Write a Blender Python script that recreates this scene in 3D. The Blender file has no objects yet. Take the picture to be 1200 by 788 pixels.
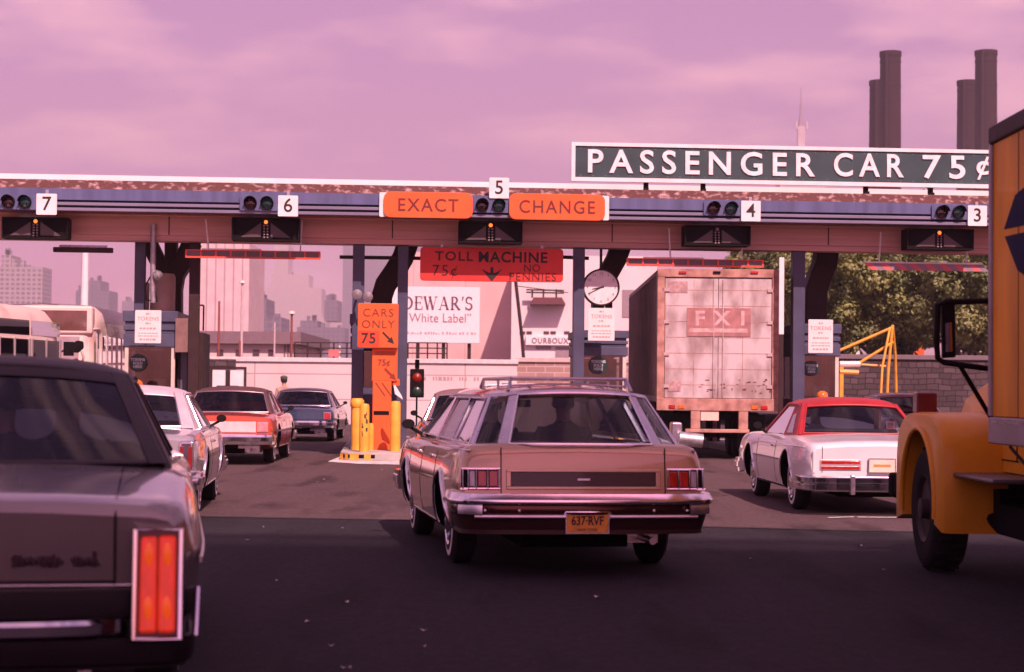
import bpy, bmesh, math, random
import numpy as np
from mathutils import Vector, Matrix

SC = bpy.context.scene
COL = SC.collection
R = math.radians
random.seed(7)

# ------------------------------------------------------------------ camera, sky, sun, exposure
H, F, CX, CY = 1.42, 2200.0, 600.0, 394.0
PITCH, ROLL = math.atan(64 / F), 0.010
_r0 = Vector((1, 0, 0)); FWD = Vector((0, math.cos(PITCH), math.sin(PITCH))); _u0 = Vector((0, -math.sin(PITCH), math.cos(PITCH)))
RGT = (_r0 * math.cos(ROLL) + _u0 * math.sin(ROLL)); UPV = (_u0 * math.cos(ROLL) - _r0 * math.sin(ROLL))
cam = bpy.data.objects.new('camera', bpy.data.cameras.new('camera')); COL.objects.link(cam)
cam.data.sensor_width = 36; cam.data.lens = 36 * F / 1200; cam.data.clip_start = 0.1; cam.data.clip_end = 30000
_m = Matrix((RGT, UPV, -FWD)).transposed().to_4x4(); _m.translation = (0, 0, H); cam.matrix_world = _m
cam.data.dof.use_dof = True; cam.data.dof.focus_distance = 26; cam.data.dof.aperture_fstop = 3.2
SC.camera = cam

SUN_EL, SUN_AZ = R(47), R(21)           # the sun stands behind the camera, to its right
world = bpy.data.worlds.new('World'); SC.world = world; world.use_nodes = True
nt = world.node_tree; nt.nodes.clear()
def N(t, **k):
    n = nt.nodes.new(t)
    for a, b in k.items(): setattr(n, a, b)
    return n
sky = N('ShaderNodeTexSky', sky_type='NISHITA', sun_disc=False, sun_elevation=SUN_EL, sun_rotation=math.pi - SUN_AZ,
        air_density=1.0, dust_density=1.0, ozone_density=1.5)
tint = N('ShaderNodeMix', data_type='RGBA', blend_type='MULTIPLY'); tint.inputs[0].default_value = 1
tint.inputs[7].default_value = (1.72, 0.565, .87, 1)
nt.links.new(sky.outputs[0], tint.inputs[6])
geo = N('ShaderNodeTexCoord'); mp = N('ShaderNodeMapping'); mp.inputs['Scale'].default_value = (4.2, 4.2, 15.0)
nt.links.new(geo.outputs['Generated'], mp.inputs[0])
cn = N('ShaderNodeTexNoise'); cn.inputs['Scale'].default_value = 2.1; cn.inputs['Detail'].default_value = 6; cn.inputs['Roughness'].default_value = .52
nt.links.new(mp.outputs[0], cn.inputs['Vector'])
cr = N('ShaderNodeValToRGB'); cr.color_ramp.elements[0].position = .47; cr.color_ramp.elements[1].position = .70
nt.links.new(cn.outputs[0], cr.inputs[0])
cm = N('ShaderNodeMix', data_type='RGBA'); cm.inputs[7].default_value = (11.5, 5.9, 6.9, 1)
mlt = N('ShaderNodeMath', operation='MULTIPLY'); mlt.inputs[1].default_value = .85
nt.links.new(cr.outputs[0], mlt.inputs[0]); nt.links.new(mlt.outputs[0], cm.inputs[0]); nt.links.new(tint.outputs[2], cm.inputs[6])
bg = N('ShaderNodeBackground'); bg.inputs[1].default_value = 0.090
nt.links.new(cm.outputs[2], bg.inputs[0])
wo = N('ShaderNodeOutputWorld'); nt.links.new(bg.outputs[0], wo.inputs[0])

sl = bpy.data.lights.new('sun', 'SUN'); sl.energy = 5.0; sl.angle = R(.6); sl.color = (1, .62, .60)
so = bpy.data.objects.new('sun', sl); COL.objects.link(so)
so.rotation_euler = (R(90) - SUN_EL, 0, SUN_AZ); so.location = (20, -40, 60)
# light travels along -Z of the lamp: forward, down and to the left
vs = SC.view_settings; vs.view_transform = 'Standard'; vs.look = 'None'; vs.gamma = 1; vs.exposure = 0.48
try: SC.cycles.use_denoising = True; SC.cycles.max_bounces = 8; SC.cycles.transparent_max_bounces = 16; SC.cycles.volume_bounces = 0
except Exception: pass

# ------------------------------------------------------------------ photo pixel -> place
CAMP = Vector((0, 0, H))
def ray(px, py): return FWD + RGT * ((px - CX) / F) + UPV * ((CY - py) / F)
def at(px, py, Y):
    d = ray(px, py); return CAMP + d * (Y / d.y)
def gp(px, py, z=0.0):
    d = ray(px, py); return CAMP + d * ((z - H) / d.z)
def onplane(px, py, p0, n):
    d = ray(px, py); return CAMP + d * ((p0 - CAMP).dot(n) / d.dot(n))
LANE = R(4.0)                          # the plaza is turned this much against the view
CN = Vector((-math.sin(LANE), math.cos(LANE), 0)); CT = Vector((math.cos(LANE), math.sin(LANE), 0)); C0 = Vector((0, 39, 0))
def cp(px, py, off=0.0): return onplane(px, py, C0 + CN * off, CN)      # a point on the canopy's front plane, off metres behind it
def cl(px, py, off=0.0):                                                # the same in the canopy's own axes
    p = cp(px, py, off); q = p - C0; return Vector((q.dot(CT), q.dot(CN), p.z))

# ------------------------------------------------------------------ objects
def tag(o, label=None, cat=None, group=None, kind=None):
    if label: o['label'] = label
    if cat: o['category'] = cat
    if group: o['group'] = group
    if kind: o['kind'] = kind
    return o
def empty(name, loc=(0, 0, 0), rz=0, label=None, cat=None, group=None):
    o = bpy.data.objects.new(name, None); COL.objects.link(o); o.location = loc; o.rotation_euler = (0, 0, rz); o.empty_display_size = .2
    return tag(o, label, cat, group)
def copy_tree(o, parent=None):
    c = o.copy(); COL.objects.link(c); c.parent = parent
    for ch in list(o.children): copy_tree(ch, c)
    return c

# ------------------------------------------------------------------ materials
MATS = {}
def mat(name, col, rough=.6, metal=0.0, coat=0.0, var=.12, scale=6.0, bump=0.0, bscale=40., emit=None, es=0, col2=None, detail=5, stretch=(1, 1, 1), thr=(.35, .7), spec=.5):
    if name in MATS: return MATS[name]
    m = bpy.data.materials.new(name); m.use_nodes = True; t = m.node_tree; b = t.nodes['Principled BSDF']
    c = Vector(col[:3])
    tc = t.nodes.new('ShaderNodeTexCoord'); mpg = t.nodes.new('ShaderNodeMapping'); mpg.inputs['Scale'].default_value = stretch
    t.links.new(tc.outputs['Object'], mpg.inputs[0])
    ns = t.nodes.new('ShaderNodeTexNoise'); ns.inputs['Scale'].default_value = scale; ns.inputs['Detail'].default_value = detail
    t.links.new(mpg.outputs[0], ns.inputs['Vector'])
    rp = t.nodes.new('ShaderNodeValToRGB'); rp.color_ramp.elements[0].position, rp.color_ramp.elements[1].position = thr
    a = c * (1 - var) if col2 is None else Vector(col2[:3]); d = c * (1 + var * .6) if col2 is None else c
    rp.color_ramp.elements[0].color = (*a, 1); rp.color_ramp.elements[1].color = (*d, 1)
    t.links.new(ns.outputs[0], rp.inputs[0]); t.links.new(rp.outputs[0], b.inputs['Base Color'])
    mr = t.nodes.new('ShaderNodeMapRange'); mr.inputs[3].default_value = max(.02, rough * .82); mr.inputs[4].default_value = min(1, rough * 1.2)
    t.links.new(ns.outputs[0], mr.inputs[0]); t.links.new(mr.outputs[0], b.inputs['Roughness'])
    b.inputs['Metallic'].default_value = metal; b.inputs['Coat Weight'].default_value = coat; b.inputs['Coat Roughness'].default_value = .04
    b.inputs['Specular IOR Level'].default_value = spec
    if bump:
        n2 = t.nodes.new('ShaderNodeTexNoise'); n2.inputs['Scale'].default_value = bscale; n2.inputs['Detail'].default_value = 4
        t.links.new(mpg.outputs[0], n2.inputs['Vector'])
        bp = t.nodes.new('ShaderNodeBump'); bp.inputs['Strength'].default_value = bump; bp.inputs['Distance'].default_value = .02
        t.links.new(n2.outputs[0], bp.inputs['Height']); t.links.new(bp.outputs[0], b.inputs['Normal'])
    if emit: b.inputs['Emission Color'].default_value = (*emit, 1); b.inputs['Emission Strength'].default_value = es
    MATS[name] = m; return m
def glassmat(name, tintc, refl=.06, rough=.02):
    if name in MATS: return MATS[name]
    m = bpy.data.materials.new(name); m.use_nodes = True; t = m.node_tree; t.nodes.clear()
    tr = t.nodes.new('ShaderNodeBsdfTransparent'); tr.inputs[0].default_value = (*tintc, 1)
    gl = t.nodes.new('ShaderNodeBsdfGlossy'); gl.inputs['Roughness'].default_value = rough; gl.inputs[0].default_value = (.9, .9, .9, 1)
    fr = t.nodes.new('ShaderNodeFresnel'); fr.inputs[0].default_value = 1.5
    ns = t.nodes.new('ShaderNodeTexNoise'); ns.inputs['Scale'].default_value = 3
    mr = t.nodes.new('ShaderNodeMapRange'); mr.inputs[3].default_value = refl * .4; mr.inputs[4].default_value = refl * 1.6
    t.links.new(ns.outputs[0], mr.inputs[0])
    ad = t.nodes.new('ShaderNodeMath'); ad.operation = 'ADD'; ad.use_clamp = True
    t.links.new(fr.outputs[0], ad.inputs[0]); t.links.new(mr.outputs[0], ad.inputs[1])
    mx = t.nodes.new('ShaderNodeMixShader'); o = t.nodes.new('ShaderNodeOutputMaterial')
    t.links.new(ad.outputs[0], mx.inputs[0]); t.links.new(tr.outputs[0], mx.inputs[1]); t.links.new(gl.outputs[0], mx.inputs[2]); t.links.new(mx.outputs[0], o.inputs[0])
    MATS[name] = m; return m
def brickmat(name, c1, c2, mortar, scale=1.0, bw=.5, bh=.25, ms=.02, bump=.4, rough=.85, axes='xz', offset=.5):
    if name in MATS: return MATS[name]
    m = bpy.data.materials.new(name); m.use_nodes = True; t = m.node_tree; b = t.nodes['Principled BSDF']
    tc = t.nodes.new('ShaderNodeTexCoord'); sp = t.nodes.new('ShaderNodeSeparateXYZ'); cb = t.nodes.new('ShaderNodeCombineXYZ')
    t.links.new(tc.outputs['Object'], sp.inputs[0])
    ad = t.nodes.new('ShaderNodeMath'); ad.operation = 'ADD'
    t.links.new(sp.outputs['X'], ad.inputs[0]); t.links.new(sp.outputs['Y'], ad.inputs[1])
    t.links.new(ad.outputs[0], cb.inputs[0]); t.links.new(sp.outputs['Z'], cb.inputs[1])
    br = t.nodes.new('ShaderNodeTexBrick'); br.offset = offset
    br.inputs['Color1'].default_value = (*c1, 1); br.inputs['Color2'].default_value = (*c2, 1); br.inputs['Mortar'].default_value = (*mortar, 1)
    br.inputs['Scale'].default_value = scale; br.inputs['Brick Width'].default_value = bw; br.inputs['Row Height'].default_value = bh; br.inputs['Mortar Size'].default_value = ms
    t.links.new(cb.outputs[0], br.inputs['Vector'])
    ns = t.nodes.new('ShaderNodeTexNoise'); ns.inputs['Scale'].default_value = .35; ns.inputs['Detail'].default_value = 6
    t.links.new(tc.outputs['Object'], ns.inputs['Vector'])
    mr = t.nodes.new('ShaderNodeMapRange'); mr.inputs[3].default_value = .72; mr.inputs[4].default_value = 1.25; t.links.new(ns.outputs[0], mr.inputs[0])
    mx = t.nodes.new('ShaderNodeMix'); mx.data_type = 'RGBA'; mx.blend_type = 'MULTIPLY'; mx.inputs[0].default_value = 1
    t.links.new(br.outputs[0], mx.inputs[6]); t.links.new(mr.outputs[0], mx.inputs[7]); t.links.new(mx.outputs[2], b.inputs['Base Color'])
    b.inputs['Roughness'].default_value = rough
    if bump:
        bp = t.nodes.new('ShaderNodeBump'); bp.inputs['Strength'].default_value = bump; bp.inputs['Distance'].default_value = .05; bp.invert = True
        t.links.new(br.outputs['Fac'], bp.inputs['Height']); t.links.new(bp.outputs[0], b.inputs['Normal'])
    MATS[name] = m; return m

def rubblemat(name, c1, c2, mortar, bw=.46, bh=.21, bump=.8):
    m = brickmat(name, c1, c2, mortar, bw=bw, bh=bh, ms=.016, bump=bump, rough=.9, offset=.37); t = m.node_tree; br = [n for n in t.nodes if n.type == 'TEX_BRICK'][0]
    br.squash = .62; br.squash_frequency = 3; br.offset_frequency = 2
    src = br.inputs['Vector'].links[0].from_socket; ns = t.nodes.new('ShaderNodeTexNoise'); ns.inputs['Scale'].default_value = 1.7; ns.inputs['Detail'].default_value = 3; t.links.new(src, ns.inputs['Vector'])
    mx = t.nodes.new('ShaderNodeVectorMath'); mx.operation = 'MULTIPLY_ADD'; mx.inputs[1].default_value = (.22, .16, 0); t.links.new(ns.outputs['Color'], mx.inputs[0]); t.links.new(src, mx.inputs[2]); t.links.new(mx.outputs[0], br.inputs['Vector']); return m
CHROME = mat('chrome', (.78, .79, .82), .09, 1, var=.06, scale=9)
DULLCHROME = mat('dull_chrome', (.6, .6, .63), .28, 1, var=.15, scale=14)
RUBBER = mat('tyre_rubber', (.018, .017, .018), .85, var=.3, scale=20, bump=.2, bscale=90, spec=.15)
WHITEWALL = mat('whitewall', (.7, .68, .64), .6, var=.15, scale=12)
DARK = mat('dark_interior', (.02, .018, .02), .85, var=.3, spec=.2)
SEAT = mat('seat_vinyl', (.03, .026, .034), .6, var=.25, spec=.25)
WELL = mat('wheel_well', (.006, .005, .006), .95, var=.3, spec=.1)
GAP = mat('panel_gap', (.012, .01, .01), .9, spec=.15)
GLASS = glassmat('car_glass', (.62, .68, .72), .0)
GLASSD = glassmat('dark_car_glass', (.42, .46, .54), .0)
TRIMW = mat('bright_trim', (.8, .8, .82), .16, 1, var=.05)

# ------------------------------------------------------------------ mesh builder
class MB:
    def __init__(s): s.v = []; s.f = []; s.m = []
    def add(s, vs, fs, mi=0):
        o = len(s.v); s.v += [tuple(p) for p in vs]
        for f in fs: s.f.append([i + o for i in f]); s.m.append(mi)
        return s
    def box(s, c, d, rz=0, mi=0, M=None):
        x, y, z = d[0] / 2, d[1] / 2, d[2] / 2; c = Vector(c)
        vs = [Vector((i * x, j * y, k * z)) for i in (-1, 1) for j in (-1, 1) for k in (-1, 1)]
        if M is None: M = Matrix.Rotation(rz, 3, 'Z')
        vs = [M @ p + c for p in vs]
        return s.add(vs, [(0, 1, 3, 2), (4, 6, 7, 5), (0, 4, 5, 1), (2, 3, 7, 6), (0, 2, 6, 4), (1, 5, 7, 3)], mi)
    def bx(s, x0, x1, y0, y1, z0, z1, mi=0): return s.box(((x0 + x1) / 2, (y0 + y1) / 2, (z0 + z1) / 2), (abs(x1 - x0), abs(y1 - y0), abs(z1 - z0)), mi=mi)
    def loft(s, rings, closed=True, caps=True, mi=0):
        n = len(rings[0]); vs = [p for r in rings for p in r]; fs = []
        for i in range(len(rings) - 1):
            for j in range(n if closed else n - 1):
                k = (j + 1) % n; fs.append((i * n + j, i * n + k, (i + 1) * n + k, (i + 1) * n + j))
        if caps: fs.append(tuple(range(n))[::-1]); fs.append(tuple((len(rings) - 1) * n + j for j in range(n)))
        return s.add(vs, fs, mi)
    def prism(s, poly, vec, mi=0):                    # polygon of 3-D points swept along vec
        poly = [Vector(p) for p in poly]; vec = Vector(vec)
        return s.loft([poly, [p + vec for p in poly]], mi=mi)
    def tube(s, pts, r, n=10, mi=0, caps=True):
        pts = [Vector(p) for p in pts]; rs = r if isinstance(r, (list, tuple)) else [r] * len(pts); rings = []
        up = None
        for i, p in enumerate(pts):
            t = (pts[min(i + 1, len(pts) - 1)] - pts[max(i - 1, 0)]).normalized()
            if up is None: up = Vector((0, 0, 1)) if abs(t.z) < .9 else Vector((1, 0, 0))
            a = t.cross(up).normalized(); b = a.cross(t).normalized(); up = b
            rings.append([p + (a * math.cos(2 * math.pi * k / n) + b * math.sin(2 * math.pi * k / n)) * rs[i] for k in range(n)])
        return s.loft(rings, caps=caps, mi=mi)
    def lathe(s, prof, M, n=28, mi=0, caps=True):       # prof [(r, h)], M maps (r cos, r sin, h)
        rings = [[M @ Vector((r * math.cos(2 * math.pi * k / n), r * math.sin(2 * math.pi * k / n), h)) for k in range(n)] for r, h in prof]
        return s.loft(rings, caps=caps, mi=mi)
    def sweep(s, path, prof, mi=0, caps=True):          # path [(x,y)], prof [(out,z)] closed; out is to the right of travel
        P = [Vector((p[0], p[1], 0)) for p in path]; rings = []
        for i, p in enumerate(P):
            a = (P[i] - P[i - 1]).normalized() if i else None; b = (P[i + 1] - P[i]).normalized() if i < len(P) - 1 else None
            if a is None: a = b
            if b is None: b = a
            t = (a + b).normalized(); nrm = Vector((t.y, -t.x, 0)); k = 1 / max(.4, nrm.dot(Vector((a.y, -a.x, 0))))
            rings.append([p + nrm * (q[0] * k) + Vector((0, 0, q[1])) for q in prof])
        return s.loft(rings, caps=caps, mi=mi)
    def build(s, name, mats, parent=None, smooth=None, bevel=0, seg=2, loc=None, rz=0):
        me = bpy.data.meshes.new(name); me.from_pydata(s.v, [], s.f)
        mats = mats if isinstance(mats, (list, tuple)) else [mats]
        for m in mats: me.materials.append(m)
        me.polygons.foreach_set('material_index', s.m)
        bm = bmesh.new(); bm.from_mesh(me); bmesh.ops.recalc_face_normals(bm, faces=bm.faces); bm.to_mesh(me); bm.free()
        me.update()
        if smooth is not None:
            me.polygons.foreach_set('use_smooth', [True] * len(me.polygons)); me.set_sharp_from_angle(angle=R(smooth))
        o = bpy.data.objects.new(name, me); COL.objects.link(o)
        if parent: o.parent = parent
        if loc is not None: o.location = loc
        o.rotation_euler = (0, 0, rz)
        if bevel:
            b = o.modifiers.new('bevel', 'BEVEL'); b.width = bevel; b.segments = seg; b.limit_method = 'ANGLE'; b.angle_limit = R(40); b.use_clamp_overlap = True
            if smooth is None:
                me.polygons.foreach_set('use_smooth', [True] * len(me.polygons)); b.harden_normals = True
        return o

def text(name, s, size, M, m, parent=None, bold=0.0, ext=.004, align='CENTER', spacing=1.0, sx=1.0, extra=None):
    """Letters as one mesh: M maps the text's own x (right), y (up), z (out) into the parent's axes."""
    cu = bpy.data.curves.new(name, 'FONT'); cu.body = s; cu.size = size; cu.align_x = align; cu.align_y = 'CENTER'
    cu.offset = bold; cu.extrude = ext; cu.space_character = spacing; cu.resolution_u = 4
    t = bpy.data.objects.new(name, cu); COL.objects.link(t)
    dg = bpy.context.evaluated_depsgraph_get(); me = bpy.data.meshes.new_from_object(t.evaluated_get(dg))
    bpy.data.objects.remove(t); bpy.data.curves.remove(cu)
    me.transform(Matrix.Scale(sx, 4, (1, 0, 0))); me.transform(M); me.materials.clear(); me.materials.append(m); me.name = name
    o = bpy.data.objects.new(name, me); COL.objects.link(o)
    if parent: o.parent = parent
    return o
def fit(o, x0, x1, z0, z1_):
    P = o.data.vertices; xs = [v.co.x for v in P]; zs = [v.co.z for v in P]; a_, b_, c_, d_ = min(xs), max(xs), min(zs), max(zs)
    for v in P: v.co.x = x0 + (v.co.x - a_) / (b_ - a_) * (x1 - x0); v.co.z = z0 + (v.co.z - c_) / (d_ - c_) * (z1_ - z0)
def face_back(x, y, z):            # text that faces -y (towards the camera) in the parent's axes
    return Matrix.Translation((x, y, z)) @ Matrix.Rotation(R(90), 4, 'X')
def merge_meshes(objs, name):
    a = objs[0]; bm = bmesh.new()
    for o in objs: bm.from_mesh(o.data)
    bm.to_mesh(a.data); bm.free()
    for o in objs[1:]: bpy.data.objects.remove(o)
    a.name = name; return a
def boolean(o, cutter):
    b = o.modifiers.new('cut', 'BOOLEAN'); b.operation = 'DIFFERENCE'; b.solver = 'EXACT'; b.object = cutter
    try: b.material_mode = 'TRANSFER'
    except Exception: pass
    dg = bpy.context.evaluated_depsgraph_get(); me = bpy.data.meshes.new_from_object(o.evaluated_get(dg))
    o.modifiers.remove(b); old = o.data; o.data = me; bpy.data.meshes.remove(old); bpy.data.objects.remove(cutter)
    me.polygons.foreach_set('use_smooth', [True] * len(me.polygons)); me.set_sharp_from_angle(angle=R(32)); me.update()

def pchip(xs, ys):
    xs = np.array(xs, float); ys = np.array(ys, float); h = np.diff(xs); d = np.diff(ys) / h; m = np.zeros(len(xs))
    for i in range(1, len(xs) - 1):
        if d[i - 1] * d[i] > 0:
            w1 = 2 * h[i] + h[i - 1]; w2 = h[i] + 2 * h[i - 1]; m[i] = (w1 + w2) / (w1 / d[i - 1] + w2 / d[i])
    m[0], m[-1] = d[0], d[-1]
    def f(x):
        x = min(max(x, xs[0]), xs[-1]); i = min(max(int(np.searchsorted(xs, x)) - 1, 0), len(xs) - 2)
        t = (x - xs[i]) / h[i]
        return float((2 * t ** 3 - 3 * t ** 2 + 1) * ys[i] + (t ** 3 - 2 * t ** 2 + t) * h[i] * m[i] + (-2 * t ** 3 + 3 * t ** 2) * ys[i + 1] + (t ** 3 - t ** 2) * h[i] * m[i + 1])
    return f
# ------------------------------------------------------------------ cars
SECT = [(0, 0), (.80, 0), (.90, .03), (.955, .10), (.985, .28), (.998, .48), (1.0, .58), (.988, .66), (.975, .80), (.955, .90), (.925, .96), (.87, .99), (.80, 1.0), (.45, 1.0), (0, 1.0)]
def glass_body(pts_fn, nu, nv): ...
class Car:
    def __init__(s, **k):
        s.__dict__.update(dict(L=5.4, lean=.06, crown=.035, sect=SECT, wr_=.345, warch=.40, wy=(1.25, 4.3), track=.82, seam=True, tumble=0))
        s.__dict__.update(k)
        s.fz = pchip(*zip(*s.top)); s.fw = pchip(*zip(*s.plan)); s.fb = pchip(*zip(*s.bot))
    def half(s, y):
        hw, zt, zb = s.fw(y), s.fz(y), s.fb(y); k = 1.0
        if y < .10: k = 1 - .035 * (1 - y / .10) ** 2
        if y > s.L - .12: k = 1 - .06 * (1 - (s.L - y) / .12) ** 2
        zm = (zt + zb) / 2; out = []
        for i, (fx, fz) in enumerate(s.sect):
            x = hw * fx * k; z = zb + (zt - zb) * fz
            if fz >= .999: z += s.crown * (1 - (fx / .8) ** 2)
            out.append((x, zm + (z - zm) * k))
        return out
    def yy(s, y, z): return y + s.lean * (z - .6) * max(0, 1 - y / .9)
    def sx(s, y, z):
        h = s.half(y); zs = [p[1] for p in h[1:12]]; xs = [p[0] for p in h[1:12]]
        return float(np.interp(z, zs, xs))
    def ry(s, z): return s.yy(0, z)
    def body(s, root):
        ys = [0, .012, .04, .10, .2, .35, .5] + list(np.arange(.7, s.L - .5, .16)) + [s.L - .4, s.L - .25, s.L - .12, s.L - .05, s.L]
        rings = []
        for y in ys:
            h = s.half(y); full = [(x, z) for x, z in h] + [(-x, z) for x, z in h[-2:0:-1]]
            rings.append([(x, s.yy(y, z), z) for x, z in full])
        mb = MB(); mb.loft(rings)
        b = mb.build('body', [s.paint, WELL, DARK], root)
        cut = MB()
        for y in s.wy:
            for sg in (-1, 1):
                M = Matrix(((0, 0, sg, 0), (1, 0, 0, y), (0, 1, 0, s.wr_ + .03), (0, 0, 0, 1)))
                cut.lathe([(s.warch, .60), (s.warch, 1.3)], M, n=40, mi=1)
        c = s.cab; w = c['wb'] - .07
        cut.loft([[(-w + .03, c['yb0'] + .35, .42), (w - .03, c['yb0'] + .35, .42), (w - .03, c['yb1'] - .25, .42), (-w + .03, c['yb1'] - .25, .42)],
                  [(-w, c['yb0'] + .10, 1.2), (w, c['yb0'] + .10, 1.2), (w, c['yb1'] - .06, 1.2), (-w, c['yb1'] - .06, 1.2)]], mi=2)
        co = cut.build('cutter', [s.paint, WELL, DARK])
        boolean(b, co)
        s.b = b; return b
    # cabin ----------------------------------------------------------
    def cx(s, z, y=None):
        c = s.cab; t = (z - c['zb']) / (c['zr'] - c['zb']); return c['wb'] + (c['wr'] - c['wb']) * t
    def sidepoly(s, mb, poly, sg, out=0.0, th=.035, mi=0):
        P = [Vector((sg * (s.cx(z) + out), y, z)) for y, z in poly]
        mb.prism(P, (-sg * th, 0, 0), mi)
    def bulge(s, u): return s.cab.get('bul', .07) * (1 - u * u)
    def rearp(s, u, t, d=0.0):
        c = s.cab; wb, wt = c.get('rwb', c['wb'] - .02), c.get('rwt', c['wr'] - .01)
        return Vector((u * (wb + (wt - wb) * t), c['yb0'] + (c['yr0'] - c['yb0']) * t - s.bulge(u) + d, c['zb0'] + (c['zr'] - c['zb0']) * t + c['crown'] * .85 * (1 - u * u) * t))
    def frontp(s, u, t, d=0.0):
        c = s.cab; wb, wt = c['wb'] - .02, c['wr'] - .01
        return Vector((u * (wb + (wt - wb) * t), c['yb1'] + (c['yr1'] - c['yb1']) * t + s.bulge(u) * 1.5 - d, c['zb1'] + (c['zr'] - c['zb1']) * t + c['crown'] * .85 * (1 - u * u) * t))
    def strip(s, mb, fn, ua, ub, ta, tb, n=10, th=.03, mi=0):   # ua, ub may be (at ta, at tb)
        ua = ua if isinstance(ua, tuple) else (ua, ua); ub = ub if isinstance(ub, tuple) else (ub, ub)
        rings = []
        for i in range(n + 1):
            k = i / n; u0 = ua[0] + (ub[0] - ua[0]) * k; u1 = ua[1] + (ub[1] - ua[1]) * k
            rings.append([fn(u0, ta), fn(u1, tb), fn(u1, tb, th), fn(u0, ta, th)])
        mb.loft(rings, mi=mi)
    def pane(s, name, fn, ua, ub, ta, tb, gm, root, d=.014, n=10):
        ua = ua if isinstance(ua, tuple) else (ua, ua); ub = ub if isinstance(ub, tuple) else (ub, ub)
        mb = MB(); vs = []; m = 4
        for i in range(n + 1):
            for j in range(m + 1):
                k = i / n; q = j / m; t = ta + (tb - ta) * q
                a = ua[0] + (ua[1] - ua[0]) * q; b = ub[0] + (ub[1] - ub[0]) * q
                vs.append(fn(a + (b - a) * k, t, d))
        fs = [(i * (m + 1) + j, (i + 1) * (m + 1) + j, (i + 1) * (m + 1) + j + 1, i * (m + 1) + j + 1) for i in range(n) for j in range(m)]
        mb.add(vs, fs); return mb.build(name, gm, root, smooth=60)
    def cabin(s, root):
        c = s.cab; zr = c['zr']; rm = s.roofmat; fm = s.framemat
        # roof shell
        nx, ny = 18, 14; mb = MB(); top = []; bot = []
        for i in range(nx + 1):
            u = -1 + 2 * i / nx
            for j in range(ny + 1):
                v = j / ny; y0 = c['yr0'] - s.bulge(u) - .02; y1 = c['yr1'] + s.bulge(u) * 1.5 + .02
                cr = c['crown'] * (1 - u * u) + .035 * (1 - (2 * v - 1) ** 4) - .045 * abs(u) ** 7 - .02 * abs(2 * v - 1) ** 9
                top.append((u * (c['wr'] + .022), y0 + (y1 - y0) * v, zr + cr))
                bot.append((u * (c['wr'] - .0), y0 + .01 + (y1 - y0 - .02) * v, zr + cr - .045 + .02 * abs(u) ** 7))
        n1 = ny + 1; fs = []
        for i in range(nx):
            for j in range(ny): fs.append((i * n1 + j, (i + 1) * n1 + j, (i + 1) * n1 + j + 1, i * n1 + j + 1))
        k = len(top); f2 = [tuple(q + k for q in f[::-1]) for f in fs]
        edge = [i * n1 for i in range(nx + 1)] + [nx * n1 + j for j in range(1, n1)] + [i * n1 + ny for i in range(nx - 1, -1, -1)] + [j for j in range(ny - 1, 0, -1)]
        f3 = [(edge[i], edge[(i + 1) % len(edge)], edge[(i + 1) % len(edge)] + k, edge[i] + k) for i in range(len(edge))]
        mb.add(top + bot, fs + f2 + f3)
        mb.build('roof', rm, root, smooth=50)
        # pillars and sails
        fr = MB()
        for sg in (-1, 1):
            for poly in c['pill']: s.sidepoly(fr, poly, sg)
        ml = c.get('rm', (.12, .1)); us0, us1 = 1 - ml[0], 1 - ml[1]; hs, ht = c.get('rh', (.06, .90))
        for a, b in (((-1.0, -1.0), (-us0, -us1)), ((us0, us1), (1.0, 1.0))): s.strip(fr, s.rearp, a, b, 0, 1, n=4)
        s.strip(fr, s.rearp, (-us0, -us1 + 0), (us0, us1), ht, 1, n=10)
        if hs > 0: s.strip(fr, s.rearp, -us0, us0, 0, hs, n=10)
        for a, b in ((-1.0, -.94), (.94, 1.0)): s.strip(fr, s.frontp, a, b, 0, 1, n=2)
        s.strip(fr, s.frontp, -.94, .94, .93, 1, n=8)
        fr.build('cabin_frame', fm, root, bevel=.008)
        u = lambda t: us0 + (us1 - us0) * t
        s.pane('rear_window', s.rearp, (-u(hs), -u(ht)), (u(hs), u(ht)), hs, ht, s.glass, root)
        s.pane('windshield', s.frontp, -.94, .94, .0, .93, GLASS, root)
        # bright moulding round the back glass
        if c.get('rtrim', True):
            tr = MB(); w = .016
            for sg in (-1, 1):
                tr.tube([s.rearp(sg * u(t), t, -.006) for t in np.linspace(hs, ht, 5)], .011, 6)
            tr.tube([s.rearp(q, ht, -.006) for q in np.linspace(-u(ht), u(ht), 13)], c.get('rtw', .011), 6)
            tr.tube([s.rearp(q, max(hs, .015), -.006) for q in np.linspace(-u(hs), u(hs), 13)], .011, 6)
            tr.build('window_moulding', s.trim, root, smooth=50)
        for sg in (-1, 1):
            for poly in c['wins']:
                P = [Vector((sg * (s.cx(z) - .016), y, z)) for y, z in poly]
                MB().add(P, [tuple(range(len(P)))]).build('side_window', s.glass, root)
                if c.get('strim', True):
                    t = MB(); Q = [Vector((sg * (s.cx(z) + .004), y, z)) for y, z in poly]
                    t.tube(Q + [Q[0]], .009, 6); t.build('window_moulding', s.trim, root, smooth=50)
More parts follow.
